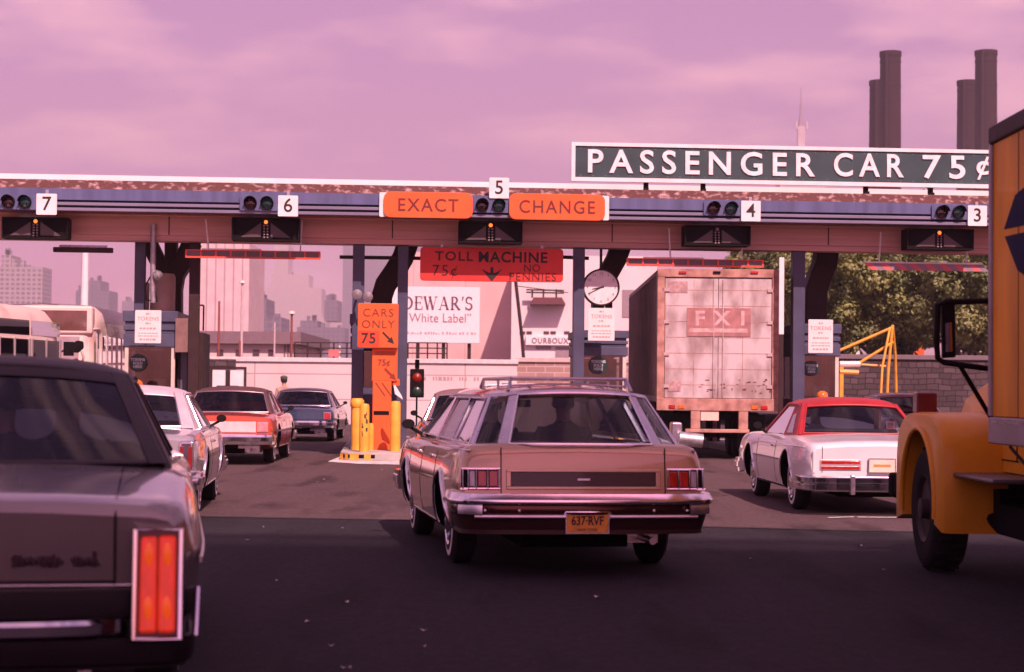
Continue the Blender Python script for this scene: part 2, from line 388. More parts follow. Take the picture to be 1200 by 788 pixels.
    def wheels(s, root, cap=DULLCHROME, ww=True, tw=.21):
        r = s.wr_
        for y in s.wy:
            for sg in (-1, 1):
                M = Matrix(((0, 0, sg, 0), (1, 0, 0, 0), (0, 1, 0, 0), (0, 0, 0, 1)))
                t = MB(); h = tw / 2
                t.lathe([(.20, -h + .01), (r * .72, -h), (r * .90, -h + .012), (r * .985, -h + .035), (r, -h + .06), (r, h - .06), (r * .985, h - .035), (r * .90, h - .012), (r * .82, h - .004)], M, 36, 0, caps=False)
                t.lathe([(r * .82, h - .004), (r * .70, h)], M, 36, 1 if ww else 0, caps=False)
                t.lathe([(r * .70, h), (.205, h - .012)], M, 36, 0, caps=False)
                w = t.build('wheel', [RUBBER, WHITEWALL], root, smooth=40, loc=(sg * (s.track - tw / 2 + .10), y, r))
                c = MB(); c.lathe([(.208, h - .05), (.212, h - .008), (.195, h + .004), (.16, h - .014), (.10, h - .004), (.07, h + .022), (.0005, h + .03)], M, 28)
                for q in range(10):
                    a = q * math.pi / 5; c.box(M @ Vector((.135 * math.cos(a), .135 * math.sin(a), h - .004)), (.012, .05, .05), M=Matrix.Rotation(-a * 1 + R(90), 3, 'X'))
                c.build('hubcap', cap, w, smooth=35)
                MB().lathe([(.19, -h + .02), (.19, h - .04)], M, 24).build('brake_drum', WELL, w, smooth=40)
    def underbody(s, root):
        mb = MB(); a, b = s.wy
        mb.bx(-.42, .42, .35, s.L - .5, .20, s.fb(2.5) + .05); mb.tube([(-.78, a, s.wr_), (.78, a, s.wr_)], .05, 10); mb.lathe([(.0, -.1), (.13, -.09), (.15, 0), (.13, .09), (0, .1)], Matrix.Translation((0, a, s.wr_)), 14)
        mb.tube([(-.78, b, s.wr_), (.78, b, s.wr_)], .05, 8)
        mb.build('underbody', WELL, root)
        e = MB(); e.tube([(.55, .02, .27), (.55, .5, .27), (.45, 1.0, .3)], .028, 10); e.bx(.3, .7, .5, 1.0, .22, .34); e.build('exhaust_pipe', DULLCHROME, root, smooth=40)
    def seats(s, root, rear=True, heads=False):
        c = s.cab; w = c['wb'] - .16; f = MB(); yb = c['yb1'] - 1.55; st_ = c['zb'] + getattr(s, 'sto', .08)
        f.bx(-w, w, yb, yb + .55, .42, .62); f.loft([[(-w, yb - .12, .60), (w, yb - .12, .60), (w, yb + .06, .60), (-w, yb + .06, .60)], [(-w, yb - .24, st_), (w, yb - .24, st_), (w, yb - .12, st_), (-w, yb - .12, st_)]])
        f.build('front_seat', SEAT, root, bevel=.05, seg=3)
        if rear:
            g = MB(); y0 = getattr(s, 'rsy', c['yb0'] + .42); g.bx(-w, w, y0 + .05, y0 + .5, .42, .62)
            g.loft([[(-w, y0, .60), (w, y0, .60), (w, y0 + .16, .60), (-w, y0 + .16, .60)], [(-w, y0 - .16, c['zb'] - .03), (w, y0 - .16, c['zb'] - .03), (w, y0 - .04, c['zb'] - .03), (-w, y0 - .04, c['zb'] - .03)]])
            g.build('rear_seat', SEAT, root, bevel=.05, seg=3)
        d = MB(); d.bx(-w - .05, w + .05, c['yb1'] - .55, c['yb1'] - .2, .62, c['zb'] + .02); d.build('dashboard', SEAT, root, bevel=.03)
        st = MB(); pts = [(-.38 + .19 * math.cos(a), c['yb1'] - .62 + .05 * math.sin(a), c['zb'] - .06 + .19 * math.sin(a)) for a in np.linspace(0, 2 * math.pi, 25)]
        st.tube(pts, .014, 6); st.tube([(-.38, c['yb1'] - .62, c['zb'] - .06), (-.38, c['yb1'] - .4, c['zb'] - .12)], .03, 8); st.build('steering_wheel', DARK, root, smooth=50)
        m = MB(); m.bx(-.12, .12, c['yr1'] + .02, c['yr1'] + .05, c['zr'] - .13, c['zr'] - .06); m.build('rearview_mirror', DARK, root, bevel=.01)
    def sidestrip(s, name, y0, y1, z, w, m, root, out=.006, sides=(-1, 1), zf=None):
        for sg in sides:
            mb = MB(); rings = []
            for y in np.linspace(y0, y1, 26):
                zz = zf(y) if zf else z; a = s.sx(y, zz - w / 2); b = s.sx(y, zz + w / 2)
                rings.append([(sg * (a - .02), y, zz - w / 2), (sg * (a + out), y, zz - w / 2 + .003), (sg * (b + out), y, zz + w / 2 - .003), (sg * (b - .02), y, zz + w / 2)])
            mb.loft(rings); mb.build(name, m, root, smooth=40)
    def vseam(s, ys, z0, z1, root, name='door_gap'):
        for y in ys:
            for sg in (-1, 1):
                mb = MB(); rings = []
                for z in np.linspace(z0, z1, 10):
                    x = s.sx(y, z); rings.append([(sg * (x - .03), y - .006, z), (sg * (x + .0025), y - .006, z), (sg * (x + .0025), y + .006, z), (sg * (x - .03), y + .006, z)])
                mb.loft(rings); mb.build(name, GAP, root)
    def arches(s, root, m, r=.011, which=None):
        for y in (which or s.wy):
            for sg in (-1, 1):
                pts = []
                for a in np.linspace(R(-18), R(198), 28):
                    yy = y + s.warch * math.cos(a); z = s.wr_ + .03 + s.warch * math.sin(a)
                    if z < s.fb(y) + .03: continue
                    pts.append((sg * (s.sx(yy, z) + .004), yy, z))
                MB().tube(pts, r, 8).build('wheel_arch_moulding', m, root, smooth=50)
    def mirror(s, root, y, m, sides=(-1, 1), z=None):
        z = z or s.cab['zb'] + .09
        for sg in sides:
            mb = MB(); x = s.sx(y, s.fz(y) - .05)
            M = Matrix(((1, 0, 0, sg * (x + .08)), (0, 0, 1, y), (0, 1, 0, z), (0, 0, 0, 1)))
            mb.lathe([(.0005, -.03), (.055, -.03), (.062, -.015), (.055, .03), (.03, .06), (.0005, .07)], M @ Matrix.Scale(.75, 4, (0, 1, 0)), 20)
            mb.tube([(sg * (x - .06), y + .02, z - .10), (sg * (x + .06), y + .03, z - .03)], .016, 8)
            mb.build('door_mirror', m, root, smooth=45)
    def handles(s, root, ys, z):
        for y in ys:
            for sg in (-1, 1):
                x = s.sx(y, z); MB().bx(sg * (x - .02), sg * (x + .028), y - .08, y + .08, z - .016, z + .016).build('door_handle', CHROME, root, bevel=.01)
    def bumper(s, name, z0, z1, root, m=CHROME, prof=None, rear=True, wrap=.45, stand=.11, hw=None, bul=.05):
        e = 0 if rear else s.L; sg = 1 if rear else -1; hw = hw or s.fw(.1 if rear else s.L - .1) + .015
        pts = [(-hw, wrap), (-hw, .06), (-hw + .03, -.02), (-hw + .11, -stand + bul * .4), (-hw * .6, -stand - bul * .5), (-hw * .3, -stand - bul * .85), (0, -stand - bul),
               (hw * .3, -stand - bul * .85), (hw * .6, -stand - bul * .5), (hw - .11, -stand + bul * .4), (hw - .03, -.02), (hw, .06), (hw, wrap)]
        pts = [(x, e + sg * y) for x, y in pts]
        if not rear: pts = pts
        prof = prof or [(0, 0), (.03, .02), (.035, .3), (.05, .36), (.05, .7), (.035, .76), (.03, .96), (0, 1)]
        h = z1 - z0; d = 1 if rear else -1
        P = [(q[0] * d, z0 + q[1] * h) for q in prof] + [(-.03 * d, z1 - .004), (-.03 * d, z0 + .004)]
        # travelling left to right at the back, the outside is to the right
        return MB().sweep(pts, P).build(name, m, root, smooth=35)
    def rearbox(s, name, x0, x1, z0, z1, d, m, root, bevel=.01, inn=.03, seg=2, mats=None):
        ya, yb = s.ry(z0), s.ry(z1); mb = MB()
        P = [(x0, ya - d, z0), (x1, ya - d, z0), (x1, yb - d, z1), (x0, yb - d, z1)]
        mb.prism(P, (0, d + inn, 0)); return mb.build(name, m, root, bevel=bevel, seg=seg)
    def reartube(s, name, pts, r, d, m, root):
        return MB().tube([(x, s.ry(z) - d, z) for x, z in pts], r, 8).build(name, m, root, smooth=50)
    def plate(s, root, x, z, m, txt, w=.305, h=.155, y=None, sub=None, tm=None):
        y = s.ry(z) - .02 if y is None else y
        p = MB().bx(x - w / 2, x + w / 2, y - .012, y, z - h / 2, z + h / 2).build('license_plate', m, root, bevel=.005)
        MB().add([], []) if False else None
        fr = MB()
        for a, b, cc, d in ((x - w / 2 - .008, x + w / 2 + .008, z + h / 2, z + h / 2 + .008), (x - w / 2 - .008, x + w / 2 + .008, z - h / 2 - .008, z - h / 2), (x - w / 2 - .008, x - w / 2, z - h / 2, z + h / 2), (x + w / 2, x + w / 2 + .008, z - h / 2, z + h / 2)):
            fr.bx(a, b, y - .016, y + .002, cc, d)
        fr.build('plate_frame', DULLCHROME, p)
        if txt: text('plate_lettering', txt, h * .62, face_back(x, y - .0145, z + h * .08), tm or GAP, p, bold=.002, ext=.001, sx=.78)
        if sub: text('plate_lettering', sub, h * .2, face_back(x, y - .0145, z - h * .36), tm or GAP, p, ext=.001)
        return p

def lens_mat(name, c, e=.0, ec=None, coat=.6):
    m = mat(name, c, .12, coat=coat, var=.3, scale=22, stretch=(1, 1, .4), emit=ec or c, es=e)
    return m
RED = lens_mat('red_lens', (.45, .012, .008)); AMBER = lens_mat('amber_lens', (.7, .18, .02)); CLEAR = lens_mat('clear_lens', (.5, .45, .45))

# seated people -----------------------------------------------------
def skin_figure(name, verts, edges, radii, m, parent=None, loc=None, lv=2):
    me = bpy.data.meshes.new(name); me.from_pydata([Vector(v) for v in verts], edges, [])
    o = bpy.data.objects.new(name, me); COL.objects.link(o)
    sk = o.modifiers.new('skin', 'SKIN'); sk.use_smooth_shade = True
    for i, r in enumerate(radii):
        rr = r if isinstance(r, tuple) else (r, r); me.skin_vertices[0].data[i].radius = rr
    me.skin_vertices[0].data[0].use_root = True
    sb = o.modifiers.new('sub', 'SUBSURF'); sb.levels = lv; sb.render_levels = lv
    dg = bpy.context.evaluated_depsgraph_get(); nm = bpy.data.meshes.new_from_object(o.evaluated_get(dg))
    o.modifiers.clear(); o.data = nm; nm.materials.clear()
    for q in (m if isinstance(m, (list, tuple)) else [m]): nm.materials.append(q)
    nm.polygons.foreach_set('use_smooth', [True] * len(nm.polygons))
    if parent: o.parent = parent
    if loc is not None: o.location = loc
    return o
SKIN = mat('skin', (.42, .22, .15), .55, var=.1, scale=8)
HAIRD = mat('dark_hair', (.02, .014, .012), .7, var=.4, scale=30, bump=.5, bscale=60)
CAPM = mat('cap_cloth', (.09, .10, .07), .8)
def person(loc, rz, label, shirt, hair=True, cap=False, pose='drive', sc=1.0, group=None, parent=None):
    """One continuous body; origin at the hips of a seated figure or at the feet of a standing one."""
    z0 = 0 if pose != 'stand' else .92
    V = [(0, 0, z0), (0, -.02, z0 + .2), (0, -.03, z0 + .40), (0, -.02, z0 + .50), (0, .0, z0 + .575), (0, .03, z0 + .66), (0, .035, z0 + .755)]
    E = [(0, 1), (1, 2), (2, 3), (3, 4), (4, 5), (5, 6)]; Rr = [(.165, .12), (.15, .11), (.175, .12), (.09, .075), (.055, .055), (.085, .10), (.062, .075)]
    def chain(a, pts):
        p = a
        for q, r in pts: V.append(q); Rr.append(r); E.append((p, len(V) - 1)); p = len(V) - 1
        return p
    for sg in (-1, 1):
        if pose == 'drive': h = [((sg * .20, -.02, z0 + .44), .065), ((sg * .25, .10, z0 + .22), .045), ((sg * .17, .36, z0 + .30), .036), ((sg * .15, .42, z0 + .32), (.032, .02))]
        else: h = [((sg * .20, -.02, z0 + .44), .065), ((sg * .26, -.02, z0 + .16), .045), ((sg * .25, .06, z0 - .08), .034), ((sg * .25, .08, z0 - .17), (.02, .035))]
        chain(2, h)
        if pose == 'stand': l = [((sg * .10, 0, z0 - .06), .088), ((sg * .11, .02, z0 - .45), .06), ((sg * .11, -.01, z0 - .84), .042), ((sg * .115, .10, z0 - .89), (.04, .03))]
        else: l = [((sg * .11, .08, z0 - .02), .09), ((sg * .13, .46, z0 + .04), .065), ((sg * .13, .66, z0 - .28), .045), ((sg * .13, .76, z0 - .32), (.04, .03))]
        chain(0, l)
    b = skin_figure('person', V, E, Rr, [shirt, SKIN], None, loc); b.rotation_euler = (0, 0, rz); b.scale = (sc, sc, sc)
    for p in b.data.polygons:
        c = p.center
        if c.z > z0 + .53 or (pose == 'drive' and c.y > .34 and c.z > z0 + .2) or (pose == 'stand' and abs(c.x) > .19 and c.z < z0 + .02): p.material_index = 1
    nose = MB(); 
    M = Matrix.Translation((0, .03, z0 + .69))
    hz = z0 + .69
    if True:
        bm = bmesh.new(); bmesh.ops.create_icosphere(bm, subdivisions=3, radius=1)
        keep = []
        for v in bm.verts:
            v.co = Vector((v.co.x * .098, v.co.y * .118, v.co.z * .125))
        me = bpy.data.meshes.new('hair')
        geomdel = [v for v in bm.verts if v.co.y > .055 and v.co.z < .055 or v.co.z < -.07]
        bmesh.ops.delete(bm, geom=geomdel, context='VERTS')
        for v in bm.verts: v.co += Vector((random.uniform(-.006, .006), random.uniform(-.006, .006), random.uniform(-.005, .005))) + Vector((0, .02, hz + .012))
        bm.to_mesh(me); bm.free(); me.materials.append(HAIRD); me.polygons.foreach_set('use_smooth', [True] * len(me.polygons))
        ho = bpy.data.objects.new('hair', me); COL.objects.link(ho); ho.parent = b
    f = MB(); f.tube([(0, .118, hz + .01), (0, .142, hz - .025), (0, .12, hz - .035)], [.008, .016, .008], 8)
    f.build('nose', SKIN, b, smooth=60)
    for sg in (-1, 1):
        MB().lathe([(.0005, -.008), (.022, -.006), (.028, .004), (.0005, .008)], Matrix.Translation((sg * .092, .02, hz - .01)) @ Matrix.Rotation(R(90), 4, 'Y'), 12).build('ear', SKIN, b, smooth=60)
        MB().lathe([(.0005, 0), (.011, .003), (.0005, .008)], Matrix.Translation((sg * .034, .113, hz + .012)) @ Matrix.Rotation(R(-90), 4, 'X'), 10).build('eye', HAIRD, b, smooth=60)
    MB().bx(-.024, .024, .112, .121, hz - .066, hz - .058).build('mouth', mat('lips', (.3, .1, .09), .5), b)
    if cap:
        c = MB(); c.lathe([(.10, .04), (.108, .06), (.102, .11), (.06, .14), (.0005, .148)], Matrix.Translation((0, .025, hz + .005)) @ Matrix.Scale(1.15, 4, (0, 1, 0)), 20)
        c.prism([(-.08, .10, hz + .05), (.08, .10, hz + .05), (.05, .20, hz + .035), (-.05, .20, hz + .035)], (0, 0, .012)); c.build('cap', CAPM, b, smooth=45)
    return tag(b, label, 'person', group)
# ------------------------------------------------------------------ the cars
Car.bulge = lambda s, u: s.cab.get('bul', .07) * (1 - abs(u) ** s.cab.get('bpow', 2))
NYP = mat('plate_orange', (.85, .36, .05), .5, var=.15, scale=18)
NYB = mat('plate_blue_ink', (.02, .015, .03), .6)
PALEP = mat('plate_pale', (.75, .62, .50), .5)

def side_cab(c):
    """pillars and side windows of an ordinary closed cabin from a few numbers"""
    zb, zr = c['zb'], c['zr']; w = .045; r = zr - w
    yb0, yr0, yr1, yb1 = c['yb0'], c['yr0'], c['yr1'], c['yb1']; q0, q1, bp = c['q0'], c['q1'], c.get('bp')
    lerp = lambda a, b, t: a + (b - a) * t; tt = (r - zb) / (zr - zb)
    P = [[(yb1, zb - .02), (yr1, zr), (yr1 - .06, r), (yb1 - .09, zb - .02)], [(yr1, zr), (yr0, zr), (yr0 + .02, r), (yr1 - .06, r)],
         [(yb0, zb - .02), (q0, zb - .02), (q1, r), (yr0 + .02, r), (yr0, zr)]]
    A0, A1 = yb1 - .09, yr1 - .06; Wn = []
    if bp:
        pw = .05
        P.append([(bp - pw, zb - .02), (bp + pw, zb - .02), (bp + pw - .03, r), (bp - pw - .01, r)])
        Wn += [[(q0, zb), (bp - pw, zb), (bp - pw - .01, r), (q1, r)], [(bp + pw, zb), (A0, zb), (A1, r), (bp + pw - .03, r)]]
    else: Wn += [[(q0, zb), (A0, zb), (A1, r), (q1, r)]]
    c['pill'], c['wins'] = P, Wn; return c

def finish(c, name, loc, rz, label, group='cars queuing at the toll lanes', cat='car', driver=None):
    c.root['label'] = label; c.root['category'] = cat
    if group: c.root['group'] = group
    c.root.location = loc; c.root.rotation_euler = (0, 0, rz); return c
def start(c, name):
    c.root = empty(name); c.body(c.root); c.cabin(c.root); c.underbody(c.root); c.seats(c.root); return c.root
def inside(c, x, y, z):           # place in the car's own axes -> world
    M = Matrix.Translation(c.root.location) @ Matrix.Rotation(c.root.rotation_euler.z, 4, 'Z'); return M @ Vector((x, y, z))

# --- the copper station wagon
p = mat('copper_paint', (.51, .35, .205), .30, .5, 1.0, var=.06, scale=3)
W = Car(rsy=1.75, sto=-.02, L=5.5, lean=.10, crown=.02, wr_=.345, warch=.385, wy=(1.22, 4.25), track=.80, paint=p, roofmat=p, framemat=mat('steel_trim', (.62, .62, .68), .28, .9), glass=GLASS, trim=TRIMW,
        top=[(0, .935), (.03, .985), (.12, 1.01), (1.5, 1.0), (3.9, .975), (4.3, .965), (5.2, .92), (5.5, .86)],
        plan=[(0, .955), (.3, .975), (1.2, .985), (2.8, .985), (4.4, .975), (5.3, .94), (5.5, .90)],
        bot=[(0, .40), (.5, .34), (1.2, .25), (4.3, .24), (5.0, .3), (5.5, .4)])
zb = 1.005
W.cab = dict(yb0=.36, yr0=.72, yr1=3.30, yb1=4.0, zb=zb, zb0=zb, zb1=.97, zr=1.395, wb=.83, wr=.635, crown=.045, bul=.30, bpow=4.5, rm=(.27, .27), rh=(.0, .93), strim=True, q0=.46, q1=.75, bp=2.85, rtw=.016)
c = W.cab; r = 1.395 - .04
c['pill'] = [[(4.0, zb - .02), (3.30, 1.395), (3.24, r), (3.91, zb - .02)], [(3.30, 1.395), (.72, 1.395), (.73, r), (3.24, r)],
             [(.36, zb - .02), (.40, zb - .02), (.74, r), (.72, 1.395)], [(1.52, zb - .02), (1.62, zb - .02), (1.72, r), (1.64, r)], [(2.70, zb - .02), (2.78, zb - .02), (2.76, r), (2.69, r)]]
c['wins'] = [[(.42, zb), (1.52, zb), (1.64, r), (.76, r)], [(1.62, zb), (2.70, zb), (2.69, r), (1.72, r)], [(2.78, zb), (3.91, zb), (3.24, r), (2.76, r)]]
W.root = empty('station_wagon'); W.body(W.root)
def wagon_cabin(s, root):
    # as Car.cabin but with a glazed corner outside the tailgate pillar
    c = s.cab; full = c['rm']
    s0 = s.strip
    def strip(mb, fn, ua, ub, ta, tb, n=10, th=.03, mi=0):
        if fn == s.rearp and n == 4:
            sg = 1 if ua[0] > 0 else -1
            for a, b in ((.70, .80), (.985, 1.0)):
                s0(mb, fn, (min(sg * a, sg * b),) * 2, (max(sg * a, sg * b),) * 2, ta, tb, 4, th)
            return s0(mb, fn, (min(sg * .8, sg * .985),) * 2, (max(sg * .8, sg * .985),) * 2, 0.93, 1, 4, th)
        return s0(mb, fn, ua, ub, ta, tb, n, th, mi)
    s.strip = strip; c['rm'] = (.30, .30); Car.cabin(s, root); del s.strip
    for sg in (-1, 1):
        a, b = sorted((sg * .80, sg * .985)); s.pane('corner_window', s.rearp, a, b, 0, .93, s.glass, root, n=6)
wagon_cabin(W, W.root); W.underbody(W.root); W.seats(W.root)
root = W.root
W.wheels(root, CHROME); W.arches(root, TRIMW, .016); W.vseam((1.62, 2.75, 3.85), .34, .98, root); W.handles(root, (1.9, 3.0), .86)
W.mirror(root, 3.7, GAP, (-1,))
W.sidestrip('rocker_moulding', 1.68, 3.78, .315, .022, TRIMW, root, .008); W.sidestrip('belt_moulding', .06, 3.9, .965, .014, TRIMW, root, .004)
# tailgate: seams, woodgrain panel in a pale frame, belt strip
wood = mat('woodgrain', (.055, .028, .022), .35, coat=.3, var=.5, scale=5, stretch=(1, 1, 26), col2=(.03, .014, .012))
fr = mat('copper_frame', (.62, .45, .30), .3, .5, .6)
ga = MB()
for sg in (-1, 1): ga.tube([(sg * .64, W.ry(z) - .002, z) for z in np.linspace(.60, .985, 8)], .005, 6)
ga.build('tailgate_gap', GAP, root)
W.rearbox('woodgrain_panel', -.565, .565, .69, .80, .012, wood, root, .004)
mb = MB()
for x0, x1, z0, z1 in ((-.60, .60, .80, .822), (-.60, .60, .668, .69), (-.60, -.565, .69, .80), (.565, .60, .69, .80)):
    mb.prism([(x0, W.ry(z0) - .02, z0), (x1, W.ry(z0) - .02, z0), (x1, W.ry(z1) - .02, z1), (x0, W.ry(z1) - .02, z1)], (0, .05, 0))
mb.build('panel_frame', fr, root, bevel=.005)
W.rearbox('tailgate_emblem', -.05, .05, .735, .752, .017, DULLCHROME, root, .003)
for sg in (-1, 1):
    a, b = sorted((sg * .655, sg * .945))
    l = W.rearbox('taillight', a, b, .672, .822, .012, GAP, root, .01)
    xs = [(.665, .735, RED), (.752, .822, RED), (.842, .885, CLEAR)]
    for x0, x1, m in xs:
        q = sorted((sg * x0, sg * x1)); o = W.rearbox('lens', q[0], q[1], .688, .808, .022, m, l, .008)
    mb = MB()
    for x in (.66, .7435, .832, .893, .935): mb.tube([(sg * x, W.ry(.675) - .02, .675), (sg * x, W.ry(.82) - .02, .82)], .006, 6)
    mb.tube([(sg * .65, W.ry(.672) - .018, .672), (sg * .955, W.ry(.672) - .01, .672)], .009, 6); mb.tube([(sg * .65, W.ry(.824) - .018, .824), (sg * .945, W.ry(.824) - .01, .824)], .007, 6)
    mb.build('light_bezel', CHROME, l, smooth=50)
b = W.bumper('rear_bumper', .555, .645, root, mat('bright_bumper', (.94, .92, .93), .15, 1, var=.05), prof=[(0, 0), (.03, .0), (.05, .12), (.054, .38), (.050, .5), (.028, .97), (.02, 1), (0, 1)])
lowm = mat('bumper_face', (.085, .034, .030), .14, .7, var=.2)
W.bumper('bumper_filler', .475, .556, root, lowm, prof=[(-.012, 0), (.005, .1), (.01, .5), (.005, .95), (-.012, 1)])
mb = MB()
for sg in (-1, 1):
    mb.sweep([(sg * x, y) for x, y in ([(.17, -.165), (.3, -.16), (.58, -.15), (.86, -.125)][::sg])], [(0, .455), (.02, .457), (.026, .468), (.02, .482), (0, .484)])
    mb.sweep([(sg * x, y) for x, y in ([(.80, -.135), (.87, -.12), (.955, -.03)][::sg])], [(0, .484), (.03, .486), (.034, .52), (.026, .556), (0, .558)])
    for x in (.27, .52, .78): mb.lathe([(.0005, .012), (.011, .008), (.012, 0)], Matrix.Translation((sg * x, -.155 + .02 * abs(x), .515)) @ Matrix.Rotation(R(90), 4, 'X'), 10)
mb.build('bumper_strip', mat('brushed_bright', (.9, .89, .9), .34, 1), root, smooth=40)
W.bumper('bumper_valance', .33, .476, root, mat('valance', (.045, .018, .016), .4, .2, .2), prof=[(-.10, 0), (-.03, .25), (.004, 1), (-.03, 1)])
W.plate(root, 0, .425, NYP, '637·RVF', y=-.15, sub='NEW YORK', tm=NYB, w=.32, h=.15)
mb = MB(); mb.tube([(-.19, -.165, .46), (-.17, -.17, .505), (.17, -.17, .505), (.19, -.165, .46)], .008, 6); mb.build('plate_surround', CHROME, root, smooth=40)
W.bumper('front_bumper', .40, .60, root, rear=False)
# roof rack
rk = MB(); z = 1.52
for sg in (-1, 1):
    rk.tube([(sg * .50, .62, 1.42), (sg * .47, .70, z), (sg * .47, 2.3, z), (sg * .48, 2.42, 1.45)], .014, 8); 
rk.tube([(-.47, .70, z), (.47, .70, z)], .013, 8); rk.tube([(-.47, 2.3, z), (.47, 2.3, z)], .013, 8)
for x in (-.30, -.1, .1, .30): rk.tube([(x, .72, 1.462), (x, 2.3, 1.475)], .012, 6)
for y in (.72, 1.4, 2.3):
    for sg in (-1, 1): rk.tube([(sg * .47, y, z), (sg * .47, y, 1.44)], .012, 6)
    rk.tube([(-.47, y, 1.46), (-.2, y, 1.475), (.2, y, 1.475), (.47, y, 1.46)], .01, 6)
rk.build('roof_rack', mat('rack_steel', (.50, .50, .57), .3, .9), root, smooth=50)
pw = at(684, 590, 14.42)
finish(W, '', (pw.x, 14.42, 0), R(8.6), 'copper brown station wagon with roof rack and orange 637-RVF plate')

# --- white coupe with a red landau roof
p = mat('white_paint', (.74, .71, .72), .3, 0, .9, var=.05, scale=3); redv = mat('red_vinyl', (.36, .018, .022), .42, var=.15, scale=8, bump=.12, bscale=120)
Q = Car(L=5.25, lean=-.06, crown=.03, wr_=.335, warch=.375, wy=(1.2, 4.05), track=.74, paint=p, roofmat=redv, framemat=redv, glass=GLASS, trim=redv,
        top=[(0, .79), (.05, .825), (.4, .86), (1.2, .91), (2.0, .90), (3.6, .90), (4.4, .885), (5.1, .80), (5.25, .72)],
        plan=[(0, .86), (.4, .90), (1.2, .925), (2.2, .91), (3.4, .905), (4.2, .92), (5.1, .88), (5.25, .84)],
        bot=[(0, .36), (.4, .30), (1.2, .22), (4.2, .22), (4.9, .28), (5.25, .36)])
Q.cab = side_cab(dict(yb0=1.12, yr0=1.75, yr1=2.75, yb1=3.55, zb=.90, zb0=.915, zb1=.90, zr=1.30, wb=.79, wr=.60, crown=.045, bul=.10, rm=(.07, .07), rh=(.05, .87), q0=2.02, q1=2.15, bp=None, strim=False))
Q.cab['wins'].append([(1.42, .96), (1.85, .94), (1.93, 1.12), (1.72, 1.16)])
root = start(Q, 'landau_coupe')
qm = mat('lavender_reflection', (.25, .22, .30), .06, .3)  # lavender reflection put into the opera window colour
for sg in (-1, 1):
    P = [(sg * (Q.cx(z) + .006), y, z) for y, z in ((1.45, .93), (1.84, .925), (1.95, 1.15), (1.78, 1.17))]
    MB().add(P, [(0, 1, 2, 3)]).build('opera_window', qm, root)
Q.wheels(root, CHROME); Q.arches(root, TRIMW, .012); Q.vseam((2.02, 3.42), .30, .88, root); Q.handles(root, (2.2,), .76); Q.mirror(root, 3.2, GAP, (-1,))
Q.sidestrip('body_side_moulding', 1.7, 3.6, .60, .02, mat('grey_moulding', (.25, .22, .27), .4), root, .01); Q.sidestrip('rocker_moulding', 1.6, 3.62, .275, .018, TRIMW, root)
Q.sidestrip('shoulder_crease', .3, 3.3, .79, .012, p, root, .010)
mb = MB()
for sg in (-1, 1): mb.tube([(sg * .70, Q.ry(z) - .002, z) for z in np.linspace(.50, .80, 6)], .004, 6)
mb.build('trunk_gap', GAP, root)
for sg in (-1, 1):
    a, b = sorted((sg * .24, sg * .73))
    l = W.rearbox.__func__(Q, 'taillight', a, b, .525, .655, .010, mat('pink_bezel', (.55, .38, .40), .3, .3), root, .008)
    for z0, z1 in ((.54, .575), (.605, .64)):
        a, b = sorted((sg * .26, sg * .71)); Q.rearbox('lens', a, b, z0, z1, .018, RED, l, .005)
    q = MB(); q.tube([(sg * .80, Q.ry(.50) - .004, .50), (sg * .80, Q.ry(.74) + .0, .74)], .02, 8); q.build('corner_moulding', p, root, smooth=50)
Q.plate(root, 0, .585, PALEP, None, y=Q.ry(.58) - .02)
Q.rearbox('plate_emblem', -.10, .10, .57, .60, .035, mat('plate_orange_print', (.60, .28, .06), .5), root, .001)
Q.bumper('rear_bumper', .28, .465, root, prof=[(0, 0), (.03, .03), (.05, .12), (.05, .42), (.02, .47), (.02, .55), (.05, .60), (.05, .88), (.03, .97), (0, 1)])
for sg in (-1, 1): MB().bx(sg * .38 - .028, sg * .38 + .028, -.215, -.10, .25, .48).build('bumper_guard', DULLCHROME, root, bevel=.015)
Q.bumper('front_bumper', .30, .50, root, rear=False)
pq = at(1033, 568, 22.0)
finish(Q, '', (pq.x, 22.0, 0), R(2.0), 'white two-door coupe with a red landau roof and red rear pillars')

# --- the near sedan
p = mat('silver_grey_paint', (.235, .215, .20), .20, .6, 1.0, var=.05, scale=3); vin = mat('black_vinyl', (.020, .015, .021), .5, spec=.3, var=.2, scale=9, bump=.12, bscale=130)
A = Car(L=5.75, lean=-.05, crown=.025, wr_=.37, warch=.41, wy=(1.45, 4.7), track=.83, paint=p, roofmat=vin, framemat=vin, glass=GLASSD, trim=GAP,
        top=[(0, .905), (.04, .945), (.3, .975), (1.3, 1.045), (2.0, 1.05), (4.0, 1.04), (4.8, 1.02), (5.6, .95), (5.75, .86)],
        plan=[(0, .975), (.3, 1.01), (1.5, 1.03), (3, 1.03), (4.8, 1.01), (5.75, .94)],
        bot=[(0, .50), (.5, .40), (1.5, .27), (4.7, .27), (5.75, .42)])
A.cab = side_cab(dict(yb0=1.30, yr0=2.05, yr1=3.55, yb1=4.25, zb=1.05, zb0=1.06, zb1=1.04, zr=1.485, wb=.88, wr=.66, crown=.06, bul=.12, rm=(.10, .13), rh=(.04, .86), q0=1.95, q1=2.25, bp=3.0, rtrim=False, strim=False))
root = start(A, 'sedan')
A.wheels(root); A.vseam((2.0, 3.05, 4.15), .36, 1.0, root); A.handles(root, (2.3, 3.3), .93)
A.sidestrip('body_side_moulding', .3, 5.3, .70, .03, TRIMW, root, .008)
mb = MB()
for sg in (-1, 1): mb.tube([(sg * .665, A.ry(z) - .002, z) for z in np.linspace(.62, .90, 6)] + [(sg * .665, y, A.fz(y) + .004) for y in (.03, .1, .3, .6, 1.0, 1.2)], .006, 6)
mb.tube([(-.665, A.ry(.64) - .003, .640), (.665, A.ry(.64) - .003, .640)], .006, 6)
mb.build('trunk_gap', GAP, root)
